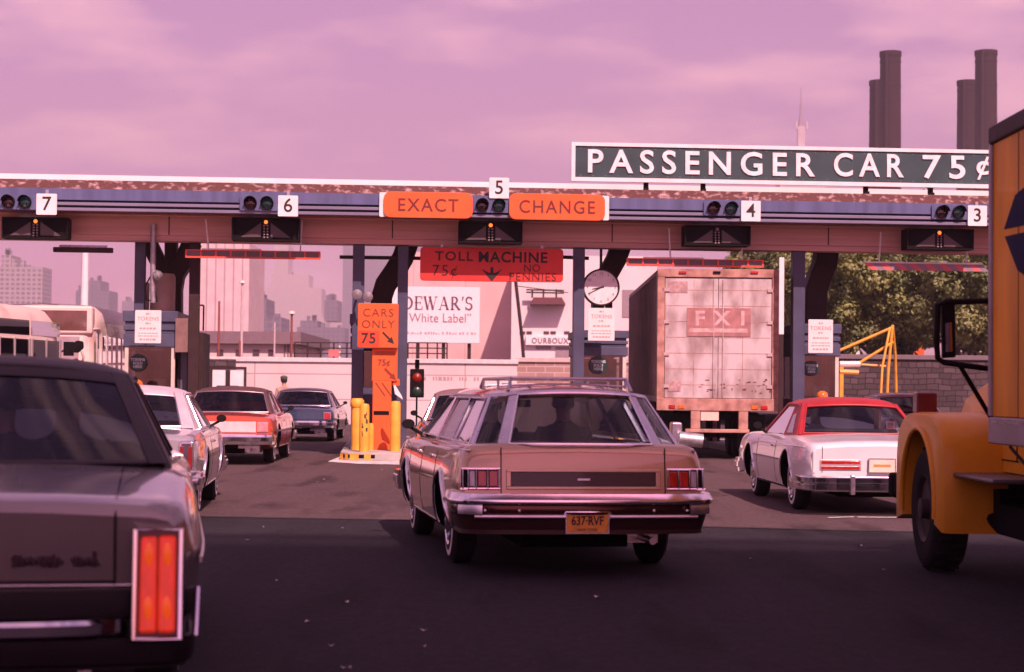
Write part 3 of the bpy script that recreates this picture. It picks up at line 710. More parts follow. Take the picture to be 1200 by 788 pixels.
W.rearbox.__func__(A, 'trunk_moulding', -.76, .76, .618, .630, .010, CHROME, root, .003)
bm_ = mat('bumper_dark_chrome', (.10, .085, .09), .16, .9, var=.2)
A.bumper('bumper_upper', .50, .615, root, mat('dark_reflection_bumper', (.008, .006, .008), .5, .0, spec=.2), prof=[(-.02, 0), (-.005, .1), (.0, .5), (-.005, .95), (-.02, 1)], hw=.985, stand=.09)  # near-black colour stands for the dark reflection in the shaded bumper
A.bumper('rear_bumper', .43, .505, root, prof=[(0, 0), (.03, .04), (.045, .2), (.045, .72), (.03, .94), (0, 1)], hw=.66, wrap=.0, stand=.11, bul=.03)
A.bumper('bumper_lower', .30, .43, root, mat('dark_reflection_bumper', (0, 0, 0)), prof=[(-.05, 0), (-.01, .2), (.0, .6), (-.0, .95), (-.02, 1)], hw=.985, stand=.10)
for sg in (-1, 1):
    a, b = sorted((sg * .745, sg * .925))
    y0 = -.135
    mb = MB(); P = [(a, y0, .425), (b, y0 + .015, .425), (b, y0 + .05, .855), (a, y0 + .03, .855)]; mb.prism(P, (0, .25, 0)); l = mb.build('taillight', mat('red_housing', (.10, .006, .005), .3), root, bevel=.012)
    for x0, x1 in ((.765, .833), (.837, .905)):
        q = sorted((sg * x0, sg * x1)); mb = MB(); mb.prism([(q[0], y0 - .010, .45), (q[1], y0 - .006, .45), (q[1], y0 + .030, .83), (q[0], y0 + .026, .83)], (0, .05, 0)); mb.build('lens', lens_mat('lit_red_lens', (.70, .014, .002), .24, (1, .045, .003), .1), l, bevel=.014, seg=3)
    for xx in (.799, .871):
        for zz in (.535, .745):
            bm = MB(); yb_ = y0 - .006 + (zz - .45) * .093; rg = [[(sg * xx + .017 * q * math.cos(t_), yb_ - dd, zz + .06 * q * math.sin(t_)) for t_ in np.linspace(0, 2 * math.pi, 17)[:-1]] for q, dd in ((1, .0), (.75, .004), (.3, .0055), (.02, .006))]
            bm.loft(rg); bm.build('bulb_glow', mat('bulb_glow_lens', (.8, .10, .01), .2, emit=(1, .12, .008), es=.30), l, smooth=60)
    mb = MB(); mb.tube([(a, y0 - .004, .425), (b, y0 + .012, .425), (b, y0 + .046, .855), (a, y0 + .026, .855), (a, y0 - .004, .425)], .013, 8); mb.build('light_bezel', CHROME, l, smooth=50)
    MB().tube([(sg * .985, -.06, .43), (sg * .992, -.02, .62)], .014, 8).build('bumper_end', CHROME, root, smooth=40)
sm = MB()
def squig(x0, x1, n, z, h):
    return [(x0 + (x1 - x0) * i / (n * 8), A.ry(z) - .004, z + h * math.sin(i * math.pi / 4) * (1 if (i // 8) % 2 else .7) + .3 * h * math.sin(i * .9)) for i in range(n * 8 + 1)]
sm.tube(squig(.27, .46, 9, .725, .020), .010, 6); sm.tube(squig(.50, .60, 5, .722, .018), .010, 6); sm.tube([(.585, A.ry(.75) - .004, .765), (.588, A.ry(.72) - .004, .70)], .008, 6); sm.tube([(.28, A.ry(.73) - .004, .752), (.27, A.ry(.73) - .004, .70)], .008, 6)
sm.build('script_emblem', mat('dark_emblem', (.05, .03, .035), .4, .6), root, smooth=50)
A.plate(root, 0, .56, NYP, None, y=-.115)
finish(A, '', (-2.235, 7.42, 0), R(10.2), 'silver grey sedan with black vinyl roof and a tall red taillight, nearest to the viewer')

# --- silver coupe beyond it
p = mat('silver_paint', (.43, .415, .44), .28, .45, .9, var=.05, scale=3)
B = Car(L=5.3, lean=.03, crown=.03, wr_=.345, warch=.385, wy=(1.25, 4.1), track=.78, paint=p, roofmat=mat('silver_vinyl', (.50, .43, .47), .5, bump=.1, bscale=120), framemat=mat('silver_vinyl', (0, 0, 0)), glass=GLASSD, trim=TRIMW,
        top=[(0, .87), (.05, .90), (.5, .93), (1.3, .96), (3.6, .95), (4.5, .93), (5.3, .80)], plan=[(0, .92), (.3, .94), (1.2, .96), (3, .955), (4.4, .94), (5.3, .88)], bot=[(0, .42), (.5, .34), (1.2, .24), (4.2, .24), (5.3, .38)])
B.cab = side_cab(dict(yb0=1.15, yr0=1.7, yr1=2.9, yb1=3.65, zb=.955, zb0=.965, zb1=.95, zr=1.36, wb=.82, wr=.63, crown=.05, bul=.08, rm=(.16, .14), rh=(.05, .86), q0=1.9, q1=2.05, bp=2.3))
root = start(B, 'coupe')
B.wheels(root, CHROME); B.arches(root, TRIMW, .014); B.vseam((2.1, 3.5), .3, .93, root); B.mirror(root, 3.3, GAP, (1,)); B.handles(root, (2.4,), .8); B.sidestrip('rocker_moulding', 1.7, 3.6, .3, .025, TRIMW, root, .008); B.sidestrip('shoulder_moulding', .1, 3.6, .86, .018, TRIMW, root, .006)
W.rearbox.__func__(B, 'trunk_panel', -.64, .64, .58, .82, .012, mat('pale_silver', (.72, .66, .66), .25, .35, .6), root, .01)
for sg in (-1, 1):
    a, b = sorted((sg * .74, sg * .90)); l = B.rearbox('taillight', a, b, .42, .86, .05, CHROME, root, .03, seg=3)
    for q0, q1 in ((.755, .80), (.84, .885)):
        q = sorted((sg * q0, sg * q1)); B.rearbox('lens', q[0], q[1], .50, .80, .056, mat('dull_red_lens', (.22, .02, .02), .15, coat=.6), l, .008)
B.rearbox('reflector_strip', -.6, .6, .53, .56, .016, RED, root, .004)
B.bumper('rear_bumper', .34, .52, root); B.bumper('front_bumper', .34, .52, root, rear=False); B.plate(root, 0, .46, PALEP, None, y=-.165)
finish(B, '', (-4.23, 19.7, 0), R(5.2), 'silver two-door coupe half hidden behind the black-roofed near sedan')

# --- orange-red car, dark blue car, car in the machine lane, far red car
def plain_car(name, paint, roofm, zr, sed, lights, panel, x0, Y, rz, label, hw=.97, trim=TRIMW, glass=GLASSD, ww=True, mirror=(1,)):
    k = hw / .97
    c = Car(L=5.35, lean=.04, crown=.03, wr_=.345, warch=.385, wy=(1.25, 4.2), track=.79 * k, paint=paint, roofmat=roofm, framemat=roofm, glass=glass, trim=trim,
            top=[(0, .83), (.05, .865), (.5, .90), (1.3, .94), (3.6, .94), (4.5, .92), (5.35, .80)], plan=[(0, .92 * k), (.3, .95 * k), (1.2, .97 * k), (3, .965 * k), (4.4, .95 * k), (5.35, .88 * k)],
            bot=[(0, .42), (.5, .34), (1.2, .24), (4.2, .24), (5.35, .38)])
    c.cab = side_cab(dict(yb0=1.2, yr0=1.75, yr1=2.95, yb1=3.7, zb=.94, zb0=.95, zb1=.94, zr=zr, wb=.82 * k, wr=.64 * k, crown=.05, bul=.09, rm=(.05, .05), rh=(.03, .88), q0=1.85, q1=2.05, bp=2.75 if sed else None))
    root = start(c, name); c.wheels(root, CHROME, ww); c.vseam((2.0, 3.55) if not sed else (1.8, 2.75, 3.6), .3, .9, root); c.handles(root, (2.3,), .8); c.mirror(root, 3.35, GAP, mirror)
    c.sidestrip('body_side_moulding', .15, 4.9, .62, .03, TRIMW, root, .008); c.sidestrip('rocker_moulding', 1.7, 3.7, .3, .02, TRIMW, root)
    c.rearbox('rear_panel', -.66 * k, .66 * k, .60, .80, .010, panel, root, .008)
    for sg in (-1, 1):
        a, b = sorted((sg * .68 * k, sg * .88 * k)); l = c.rearbox('taillight', a, b, .60, .80, .02, CHROME, root, .015)
        a, b = sorted((sg * .70 * k, sg * .86 * k)); c.rearbox('lens', a, b, .62, .78, .03, lights, l, .01)
    c.bumper('rear_bumper', .38, .57, root); c.bumper('front_bumper', .36, .55, root, rear=False)
    c.plate(root, 0, .46, NYP, None, y=-.165)
    finish(c, '', (x0, Y, 0), rz, label); return c
O = plain_car('hardtop_car', mat('orange_red_paint', (.64, .075, .030), .28, .1, 1.0, var=.05, scale=3), mat('brown_vinyl', (.09, .045, .045), .6, bump=.1, bscale=100), 1.37, True, lens_mat('pale_red_lens', (.65, .25, .24)), mat('sun_glare_panel', (.80, .70, .66), .3, .25, .5),  # pale trunk panel colour stands for sun glare
              -5.38, 34.6, R(1.5), 'orange-red hardtop with dark brown roof and sun glare painted on its trunk panel', hw=1.0)
D = plain_car('dark_sedan', mat('navy_paint', (.035, .05, .115), .22, .3, 1.0, var=.05, scale=3), mat('maroon_roof', (.035, .022, .03), .35, coat=.5), 1.36, True, RED, mat('navy_panel', (.05, .09, .16), .25, .4, .8),
              -5.70, 50, R(.5), 'dark blue sedan driving out past the orange toll machine', hw=1.0)
M_ = plain_car('dark_car', mat('dark_brown_paint', (.05, .03, .03), .25, .3, 1.0, var=.05, scale=3), mat('brown_roof', (.20, .12, .11), .4, coat=.3), 1.37, True, RED, mat('dark_brown_panel', (.05, .03, .03), .3, .3, .8),
               -.44, 28.2, R(3.5), 'dark sedan with bright window frames ahead of the copper wagon', mirror=(-1,))
Z = plain_car('red_sedan', mat('dark_red_paint', (.35, .05, .06), .28, .1, 1.0, var=.05, scale=3), mat('red_roof', (.30, .06, .07), .35, coat=.5), 1.38, True, RED, mat('white_panel', (.7, .66, .66), .3, 0, .8),
              9.55, 43.5, R(3), 'dark red car with pale trunk just behind the yellow truck fender')
CLOTHA = mat('dark_shirt', (.03, .02, .035), .85); CLOTHB = mat('white_shirt', (.55, .5, .48), .85); CLOTHC = mat('brown_jacket', (.10, .05, .04), .85)
def seat_in(c, x, label, shirt, back=False, sc=1.0):
    y = c.cab['yb1'] - 1.42 if not back else c.cab['yb0'] + .62
    pr = inside(c, x, y, c.cab['zb'] - .40 + c.root.location.z); return person(pr, c.root.rotation_euler.z, label, shirt, sc=sc, group='people inside the cars')
seat_in(A, -.40, 'driver with dark hair at the wheel of the near grey sedan', CLOTHA, sc=1.0)
seat_in(A, .32, 'passenger in dark clothes on the right front seat of the near grey sedan', CLOTHA, sc=1.0)
seat_in(A, .05, 'dark-haired passenger on the back seat of the near grey sedan', CLOTHA, True, sc=1.02)
seat_in(W, -.36, 'driver in a dark shirt at the wheel of the copper wagon', CLOTHA); seat_in(W, .30, 'dark-haired passenger in the front of the copper wagon', CLOTHA, sc=1.03)
seat_in(Q, -.36, 'driver in a white shirt in the white landau coupe', CLOTHB)
seat_in(B, -.36, 'driver in a brown jacket in the silver coupe', CLOTHC); seat_in(O, -.36, 'driver seen through the back window of the orange-red hardtop', CLOTHC)
seat_in(D, -.36, 'driver of the dark blue sedan beyond the toll machine', CLOTHA); seat_in(D, .34, 'front passenger of the dark blue sedan beyond the toll machine', CLOTHA)
# ------------------------------------------------------------------ ground
def asphalt(name, c1, c2, rough, sc=1.0):
    m = bpy.data.materials.new(name); m.use_nodes = True; t = m.node_tree; b = t.nodes['Principled BSDF']; L = t.links
    tc = t.nodes.new('ShaderNodeTexCoord')
    def noise(s, d, st=(1, 1, 1)):
        mp_ = t.nodes.new('ShaderNodeMapping'); mp_.inputs['Scale'].default_value = st; L.new(tc.outputs['Object'], mp_.inputs[0])
        n = t.nodes.new('ShaderNodeTexNoise'); n.inputs['Scale'].default_value = s; n.inputs['Detail'].default_value = d; L.new(mp_.outputs[0], n.inputs['Vector']); return n
    big = noise(.22, 6); streak = noise(.9, 5, (2.2, .10, 1)); grain = noise(70, 3); spot = noise(2.4, 7)
    rp = t.nodes.new('ShaderNodeValToRGB'); rp.color_ramp.elements[0].position = .34; rp.color_ramp.elements[1].position = .68
    rp.color_ramp.elements[0].color = (*c1, 1); rp.color_ramp.elements[1].color = (*c2, 1)
    a1 = t.nodes.new('ShaderNodeMath'); a1.operation = 'MULTIPLY_ADD'; a1.inputs[1].default_value = .45
    a2 = t.nodes.new('ShaderNodeMath'); a2.operation = 'MULTIPLY'; a2.inputs[1].default_value = .30
    L.new(big.outputs[0], a2.inputs[0]); L.new(streak.outputs[0], a1.inputs[0]); L.new(a2.outputs[0], a1.inputs[2])
    a3 = t.nodes.new('ShaderNodeMath'); a3.operation = 'MULTIPLY_ADD'; a3.inputs[1].default_value = .25; L.new(spot.outputs[0], a3.inputs[0]); L.new(a1.outputs[0], a3.inputs[2]); L.new(a3.outputs[0], rp.inputs[0])
    mr = t.nodes.new('ShaderNodeMapRange'); mr.inputs[1].default_value = .3; mr.inputs[2].default_value = .7; mr.inputs[3].default_value = .60; mr.inputs[4].default_value = 1.5; gm = t.nodes.new('ShaderNodeMath'); gm.operation = 'MULTIPLY_ADD'; gm.inputs[1].default_value = .5; g2 = noise(16, 5, (1, .5, 1)); g3 = t.nodes.new('ShaderNodeMath'); g3.operation = 'MULTIPLY'; g3.inputs[1].default_value = .5; L.new(g2.outputs[0], g3.inputs[0]); L.new(grain.outputs[0], gm.inputs[0]); L.new(g3.outputs[0], gm.inputs[2]); L.new(gm.outputs[0], mr.inputs[0])
    mx = t.nodes.new('ShaderNodeMix'); mx.data_type = 'RGBA'; mx.blend_type = 'MULTIPLY'; mx.inputs[0].default_value = 1; L.new(rp.outputs[0], mx.inputs[6]); L.new(mr.outputs[0], mx.inputs[7]); L.new(mx.outputs[2], b.inputs['Base Color'])
    b.inputs['Roughness'].default_value = rough; b.inputs['Specular IOR Level'].default_value = .12
    vo = t.nodes.new('ShaderNodeTexVoronoi'); vo.inputs['Scale'].default_value = 9; L.new(tc.outputs['Object'], vo.inputs['Vector']); lt = t.nodes.new('ShaderNodeMath'); lt.operation = 'LESS_THAN'; lt.inputs[1].default_value = .045; L.new(vo.outputs['Distance'], lt.inputs[0])
    oil = noise(1.3, 6, (1.1, .22, 1)); om = t.nodes.new('ShaderNodeMapRange'); om.inputs[1].default_value = .54; om.inputs[2].default_value = .66; om.inputs[3].default_value = 1.0; om.inputs[4].default_value = .55; L.new(oil.outputs[0], om.inputs[0])
    m3 = t.nodes.new('ShaderNodeMix'); m3.data_type = 'RGBA'; m3.blend_type = 'MULTIPLY'; m3.inputs[0].default_value = 1; L.new(mx.outputs[2], m3.inputs[6]); L.new(om.outputs[0], m3.inputs[7])
    m4 = t.nodes.new('ShaderNodeMix'); m4.data_type = 'RGBA'; m4.inputs[7].default_value = (.30, .27, .26, 1); m5 = t.nodes.new('ShaderNodeMath'); m5.operation = 'MULTIPLY'; m5.inputs[1].default_value = .5; L.new(lt.outputs[0], m5.inputs[0]); L.new(m5.outputs[0], m4.inputs[0]); L.new(m3.outputs[2], m4.inputs[6]); L.new(m4.outputs[2], b.inputs['Base Color'])
    bp = t.nodes.new('ShaderNodeBump'); bp.inputs['Strength'].default_value = .35; bp.inputs['Distance'].default_value = .01; L.new(grain.outputs[0], bp.inputs['Height']); L.new(bp.outputs[0], b.inputs['Normal'])
    return m
def structure(o): o['kind'] = 'structure'; return o
worn = asphalt('worn_asphalt', (.066, .046, .048), (.104, .070, .071), .85)
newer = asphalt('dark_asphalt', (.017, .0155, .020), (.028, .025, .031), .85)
g = MB(); g.add([(-9000, -900, 0), (9000, -900, 0), (9000, 12000, 0), (-9000, 12000, 0)], [(0, 1, 2, 3)]); structure(g.build('ground', worn))
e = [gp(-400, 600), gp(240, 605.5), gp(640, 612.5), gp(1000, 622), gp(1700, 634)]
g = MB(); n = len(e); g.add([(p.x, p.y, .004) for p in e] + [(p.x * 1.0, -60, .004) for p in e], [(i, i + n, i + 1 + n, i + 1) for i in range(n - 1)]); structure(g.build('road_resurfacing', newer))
wl = mat('road_paint', (.55, .53, .50), .7, var=.4, scale=14, col2=(.16, .14, .14), thr=(.30, .55))
g = MB()
for (x0, y0), (x1, y1) in (((972, 608), (1002, 607)), ((1006, 607.3), (1300, 610))):
    a, b = gp(x0, y0), gp(x1, y1); g.add([(a.x, a.y, .008), (b.x, b.y, .008), (b.x, b.y + .14, .008), (a.x, a.y + .14, .008)], [(0, 1, 2, 3)])
structure(g.build('lane_marking', wl))
g = MB(); sk = asphalt('seal_strip', (.030, .027, .030), (.045, .04, .044), .7)
a, b = e[1], e[4]
g.add([(p.x, p.y - .16 + .0, .008) for p in e] + [(p.x, p.y - .02, .008) for p in e], [(i, i + 1, n + i + 1, n + i) for i in range(n - 1)]); structure(g.build('road_seam', sk))
PAPER = mat('paper', (.6, .56, .54), .8)
for i, (px, py) in enumerate([(309, 618), (290, 633), (401, 619), (497, 739), (497, 758), (388, 757), (405, 706), (361, 729), (403, 783), (410, 783), (325, 681), (1036, 668), (372, 565), (380, 562), (448, 551), (1008, 640), (700, 700), (880, 655)]):
    q = gp(px, py, .012); s = random.uniform(.010, .024); a = random.random() * 3
    mb = MB(); mb.add([(q.x + s * math.cos(a + k * 1.57) * (1 + .4 * (k % 2)), q.y + s * math.sin(a + k * 1.57), .012 + .012 * (k % 2)) for k in range(4)], [(0, 1, 2), (0, 2, 3)])
    tag(mb.build('paper_scrap', PAPER), 'tiny pale scrap of litter lying on the dark road', 'litter', 'litter scraps on the road')

# unseen bridge approach, added behind the viewer to shade the foreground
o = empty('shade_bridge', (0, -24.3, 0), R(-.6), 'high steel bridge approach crossing behind the viewer, shading the near road', 'bridge')
GIRD = mat('bridge_girder', (.10, .10, .13), .6, var=.2)
MB().bx(-90, 90, -8, 7.0, 38.2, 39.6).build('deck', GIRD, o)
for y in (-7, 0, 6.4): MB().bx(-90, 90, y - .3, y + .3, 35.6, 38.198).build('girder', GIRD, o)
for x in (-60, 60): MB().bx(x - 2, x + 2, -5, 4, 0, 35.59).build('pier', mat('pier_stone', (.35, .31, .29), .85, var=.2), o)
mb = MB()
for k in range(720): x = -90 + k * .25; mb.bx(x - .06, x + .06, 6.8, 6.9, 39.601, 40.9)
mb.build('shade_pickets', GIRD, o)['kind'] = 'stuff'  # pickets added to soften the edge of the bridge's shadow
MB().bx(-90, 90, 6.75, 6.95, 40.901, 41.0).build('hand_rail', GIRD, o)

# ------------------------------------------------------------------ toll canopy
BLUE = mat('slate_blue_paint', (.088, .105, .215), .45, coat=.1, var=.28, scale=1.6, stretch=(2.4, 1, .22), thr=(.30, .62), detail=7)
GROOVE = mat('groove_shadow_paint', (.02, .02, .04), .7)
SOF = mat('brown_beam_paint', (.62, .36, .31), .55, var=.18, scale=1.0, stretch=(.3, 1, 9))
WHITE = mat('white_paint_plain', (.80, .78, .76), .55, var=.08, scale=3)
BLACKP = mat('black_paint', (.008, .006, .007), .65, spec=.12)
ORANGE = mat('orange_paint', (.86, .125, .022), .5, var=.08, scale=2.5)
REDO = mat('red_orange_paint', (.72, .036, .022), .5, var=.10, scale=3)
YEL = mat('yellow_paint', (.80, .40, .045), .5, var=.18, scale=5, bump=.1)
DBROWN = mat('dark_brown_paint_steel', (.040, .022, .022), .6, var=.2, spec=.25)
STEEL = mat('galvanised_steel', (.42, .40, .42), .45, .7, var=.2, scale=12)
pebble = mat('peeling_gravel', (.46, .31, .29), .9, var=.3, scale=7, col2=(.10, .036, .034), thr=(.52, .72), bump=.8, bscale=9, detail=9, stretch=(1, 1, 1.6))
can = empty('toll_canopy', tuple(C0), LANE, 'long flat toll plaza canopy with slate blue fascia and brown beam', 'canopy')
zt, zm, zb_ = cp(600, 232).z, cp(600, 252).z, cp(600, 262.5).z   # fascia top .. bottom
X0, X1 = -17.5, 17.5
def prof(mb, pts, mi=0): mb.loft([[(x, y, z) for y, z in pts] for x in (X0, X1)], mi=mi)
def cz(py, off): return cp(600, py, off).z
z1, z2, z3, z4, z5, z6 = (cz(y, 0) for y in (230, 243, 245.7, 249.3, 252, 255.6))
mb = MB(); prof(mb, [(0, z1), (0, z2), (.16, z2), (.16, z1)]); mb.build('fascia', BLUE, can)
RIDGE = mat('ridge_paint', (.20, .19, .28), .45, var=.15, scale=1.5, stretch=(.4, 1, 1))
for za_, zb2_ in ((z3, z4), (z5, z6)):
    mb = MB(); prof(mb, [(-.01, za_), (-.01, zb2_), (.16, zb2_), (.16, za_)]); mb.build('ridge', RIDGE, can, bevel=.008)
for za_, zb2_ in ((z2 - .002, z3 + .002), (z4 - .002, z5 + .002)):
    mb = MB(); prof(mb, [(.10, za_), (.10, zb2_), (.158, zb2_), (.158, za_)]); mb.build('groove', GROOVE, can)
mb = MB(); zz = cz(222.5, .35); prof(mb, [(.17, z1 - .06), (.30, zz + .04), (1.3, zz + .05), (1.3, z1 - .06)]); mb.build('roof_edge', pebble, can)
za, zc = cz(223, 1.5), cz(214, 1.5); mb = MB(); prof(mb, [(1.5, za - .12), (1.5, zc), (5.8, zc), (5.8, za - .3), (1.7, za - .3), (1.7, za - .12)]); mb.build('roof_parapet', mat('white_parapet', (.86, .84, .82), .6, var=.06, scale=1.5), can)
mb = MB(); mb.bx(X0, X1, .2, 5.6, z6 + .10, z6 + .16); mb.build('soffit', SOF, can)
b0, b1 = cz(288.5, 1.0), cz(252, 1.0)
mb = MB(); b2 = b0 + (b1 - b0) * .17; b3 = b0 + (b1 - b0) * .86
prof(mb, [(1.0, b2), (1.0, b3), (1.05, b3 + .01), (1.05, z6 + .098), (1.5, z6 + .098), (1.5, b0), (1.06, b0), (1.06, b2 - .01)]); mb.build('beam', SOF, can)
mb = MB(); prof(mb, [(4.6, b0 + .25), (4.6, z6 + .098), (4.9, z6 + .098), (4.9, b0 + .25)]); mb.build('rear_beam', SOF, can)
mb = MB()
for k_ in range(15): mb.bx(-16.6 + k_ * 2.35 - .012, -16.6 + k_ * 2.35 + .012, .994, 1.0, b2 + .01, b3 - .01)
mb.build('beam_seams', DBROWN, can)['kind'] = 'stuff'
mb = MB(); mb.tube([(X0, .93, b3 - .05), (X1, .93, b3 - .05)], .022, 8); mb.build('beam_conduit', SOF, can, smooth=50)
# posts in pairs, and the big bent columns
for px, w, off_, zlo, m_ in ((164, .22, 1.72, 3.052, BLUE), (228, .22, 1.5, 0, DBROWN), (420, .25, 1.28, 0, BLUE), (472, .22, 1.32, 0, BLUE), (678, .24, 1.28, 0, BLUE), (935, .26, 1.28, 0, BLUE)):
    q = cl(px, 345, off_); m = MB(); m.bx(q.x - w / 2, q.x + w / 2, off_ - w / 2, off_ + w / 2, zlo, b0 - .004 if off_ < 1.4 else z6 + .09)
    if not zlo: m.bx(q.x - w / 2 - .03, q.x + w / 2 + .03, off_ - w / 2 - .03, off_ + w / 2 + .03, .14, .2)
    m.build('post', m_ if m_ is DBROWN else mat('slate_post_paint', (.060, .066, .118), .5, var=.2, scale=2), can, bevel=.01)
def column(pts, off, wx=.42, wy=.5):
    q = [cl(a, b, off) for a, b in pts]; rings = []
    for i, p in enumerate(q):
        t = (q[min(i + 1, len(q) - 1)] - q[max(i - 1, 0)]).normalized(); nrm = Vector((t.z, 0, -t.x)); k = wx / 2
        rings.append([(p.x - nrm.x * k, off - wy / 2, p.z - nrm.z * k), (p.x + nrm.x * k, off - wy / 2, p.z + nrm.z * k), (p.x + nrm.x * k, off + wy / 2, p.z + nrm.z * k), (p.x - nrm.x * k, off + wy / 2, p.z - nrm.z * k)])
    m = MB(); m.loft(rings); m.build('bent_column', DBROWN, can, bevel=.03)
column([(478, 285), (472, 303), (463, 318), (452, 334), (447, 350), (446, 472)], 3.2, .48)
column([(728, 287), (722, 304), (713, 320), (707, 334), (705, 352), (705, 475)], 3.2, .44)
column([(968, 296), (966, 310), (960, 324), (955, 340), (954, 360), (954, 478)], 3.2, .50)
column([(226, 283), (216, 306), (206, 322), (203, 340), (203, 472)], 3.2, .40); column([(174, 283), (184, 304), (194, 320), (199, 338)], 3.4, .34)
column([(201, 283), (201, 330)], 3.3, .26)
for x0, x1 in ((398, 494), (658, 690)):
    a, b = cl(x0, 301.5, 1.9), cl(x1, 303, 1.9); MB().tube([a, b], .04, 8).build('tie_rod', DBROWN, can)
# back wall of the plaza's upper side: small soffit lamps strip over the left lane
def hang(x, off, zlow): return x, off, zlow

def sign_root(name, px, py, off, label, cat, group=None):
    p = cp(px, py, off); return empty(name, p, LANE, label, cat, group)
def dims(px0, py0, px1, py1, off):
    a, b = cl(px0, py0, off), cl(px1, py1, off); return abs(b.x - a.x), abs(a.z - b.z), (a + b) / 2
def board(mb, w, h, d, r=.04, n=5, y0=0, mi=0):
    pts = []
    for cx_, cz_, a0 in ((w / 2 - r, h / 2 - r, 0), (-w / 2 + r, h / 2 - r, 90), (-w / 2 + r, -h / 2 + r, 180), (w / 2 - r, -h / 2 + r, 270)):
        for k in range(n + 1): a = R(a0 + 90 * k / n); pts.append((cx_ + r * math.cos(a), y0, cz_ + r * math.sin(a)))
    mb.prism(pts, (0, d, 0), mi); return mb
INK = mat('black_ink', (.02, .014, .014), .6)
# lane numbers
for n_, px, py in (('7', 54.5, 239.5), ('6', 337.5, 241.5), ('5', 585, 220.5), ('4', 880, 247.5), ('3', 1145.5, 253)):
    q = cp(px, py, -.08); s = empty('lane_number_sign', q, LANE, f'square white sign with black lane number {n_} on the canopy edge', 'sign', 'lane number signs along the canopy')
    board(MB(), .41, .43, .05, .02).build('panel', WHITE, s); text('number', n_, .40, face_back(0, -.004, .0), INK, s, bold=.003, ext=.003)
    st = MB(); st.bx(-.03, .03, .05, .10, -.15, .3 if n_ != '5' else .15); st.bx(-.03, .03, .05, .10 + (.4 if n_ == '5' else .02), -.20, -.14); st.build('bracket', STEEL, s)
# signal pairs on the fascia
GREENL = mat('green_signal_lens', (.012, .045, .042), .15, coat=.6, emit=(.03, .2, .18), es=.03); REDL = mat('dark_red_signal_lens', (.05, .008, .008), .15, coat=.6)
for n_, xa, xb, py in (('7', 29.5, 10, 237), ('6', 293.5, 313, 238.5), ('5', 565, 584.5, 241), ('4', 836, 856.5, 244.5), ('3', 1103.5, 1123, 249)):
    xm = (xa + xb) / 2; s = empty('lane_signal', cp(xm, py, -.05), LANE, f'pair of round lane lights on the canopy fascia beside the number {n_}', 'signal', 'lane signals along the canopy')
    board(MB(), .78, .30, .055, .03).build('backplate', BLUE, s)
    dx = abs(cl(xa, py).x - cl(xb, py).x) / 2; rl = xa < xb
    for sg, m in ((-1, REDL), (1, GREENL)):
        vis = MB(); M = Matrix(((1, 0, 0, sg * dx), (0, 0, -1, -.0), (0, 1, 0, 0), (0, 0, 0, 1)))
        vis.lathe([(.125, 0), (.135, .03), (.13, .05), (.115, .05), (.11, .01)], M, 20); h = vis.build('lamp_hood', BLACKP, s, smooth=40)
        hd = MB(); 
        for k in range(10):
            a = R(10 + 160 * k / 9); 
        hd.loft([[Vector((sg * dx + rr * math.cos(a), -yy, rr * math.sin(a))) for rr, yy in ((.135, .03), (.135, .22 - .05 * abs(math.cos(a))), (.128, .22 - .05 * abs(math.cos(a))), (.128, .03))] for a in [R(5 + 170 * k / 12) for k in range(13)]])
        hd.build('visor', BLACKP, h, smooth=40)
        MB().lathe([(.0005, .035), (.06, .03), (.108, .012)], M, 20).build('lens', m, h, smooth=60)
# black arrow boxes under the fascia
LAMPO = mat('lit_orange_bulb', (.9, .25, .05), .3, emit=(1, .16, .03), es=1.6); LAMPD = mat('unlit_bulb', (.30, .24, .24), .2, coat=.5); FUN = mat('arrow_grey', (.09, .06, .06), .5)
ARROW = {}
for n_, x0, x1, y0, y1, lit in (('7', 3, 80, 254.5, 280.5, 1), ('6', 272, 351, 255, 283, 1), ('5', 538, 612, 259, 286, 1), ('4', 802, 879, 264, 289, 0), ('3', 1062, 1140, 268, 293.5, 1)):
    w, h, c = dims(x0, y0, x1, y1, .35); s = empty('arrow_box', cp((x0 + x1) / 2, (y0 + y1) / 2, .35), LANE, f'black arrow light box hanging under the canopy at lane {n_}', 'signal', 'arrow boxes under the canopy')
    mb = MB(); mb.bx(-w / 2, w / 2, .015, .40, -h / 2, h / 2); mb.build('housing', BLACKP, s, bevel=.01)
    mb = MB()
    for a, b, cc, d in ((-w / 2, w / 2, h / 2 - .03, h / 2), (-w / 2, w / 2, -h / 2, -h / 2 + .03), (-w / 2, -w / 2 + .03, -h / 2 + .03, h / 2 - .03), (w / 2 - .03, w / 2, -h / 2 + .03, h / 2 - .03)): mb.bx(a, b, -.08, .012, cc, d)
    mb.build('rim', BLACKP, s)
    mb = MB()
    for sg in (-1, 1): mb.prism([(sg * .10, .0, h * .30), (sg * .10, .0, -h * .34), (sg * .52, 0, -h * .36)], (0, .012, 0))
    mb.build('arrow_wing', FUN, s)
    for k in range(5):
        for sg in (-1, 1): MB().lathe([(.022, 0), (.016, .014), (.0005, .02)], Matrix.Translation((sg * .035, .0, h * .16 - k * h * .13)) @ Matrix.Rotation(R(90), 4, 'X'), 10).build('bulb', LAMPD, s, smooth=60)
    MB().lathe([(.04, 0), (.034, .02), (.0005, .03)], Matrix.Translation((0, .0, h * .32)) @ Matrix.Rotation(R(90), 4, 'X'), 12).build('top_lamp', LAMPO if lit else LAMPD, s, smooth=60)
    mb = MB(); mb.bx(-.4, .4, .3, .34, h / 2, h / 2 + .12); mb.build('hanger', STEEL, s)
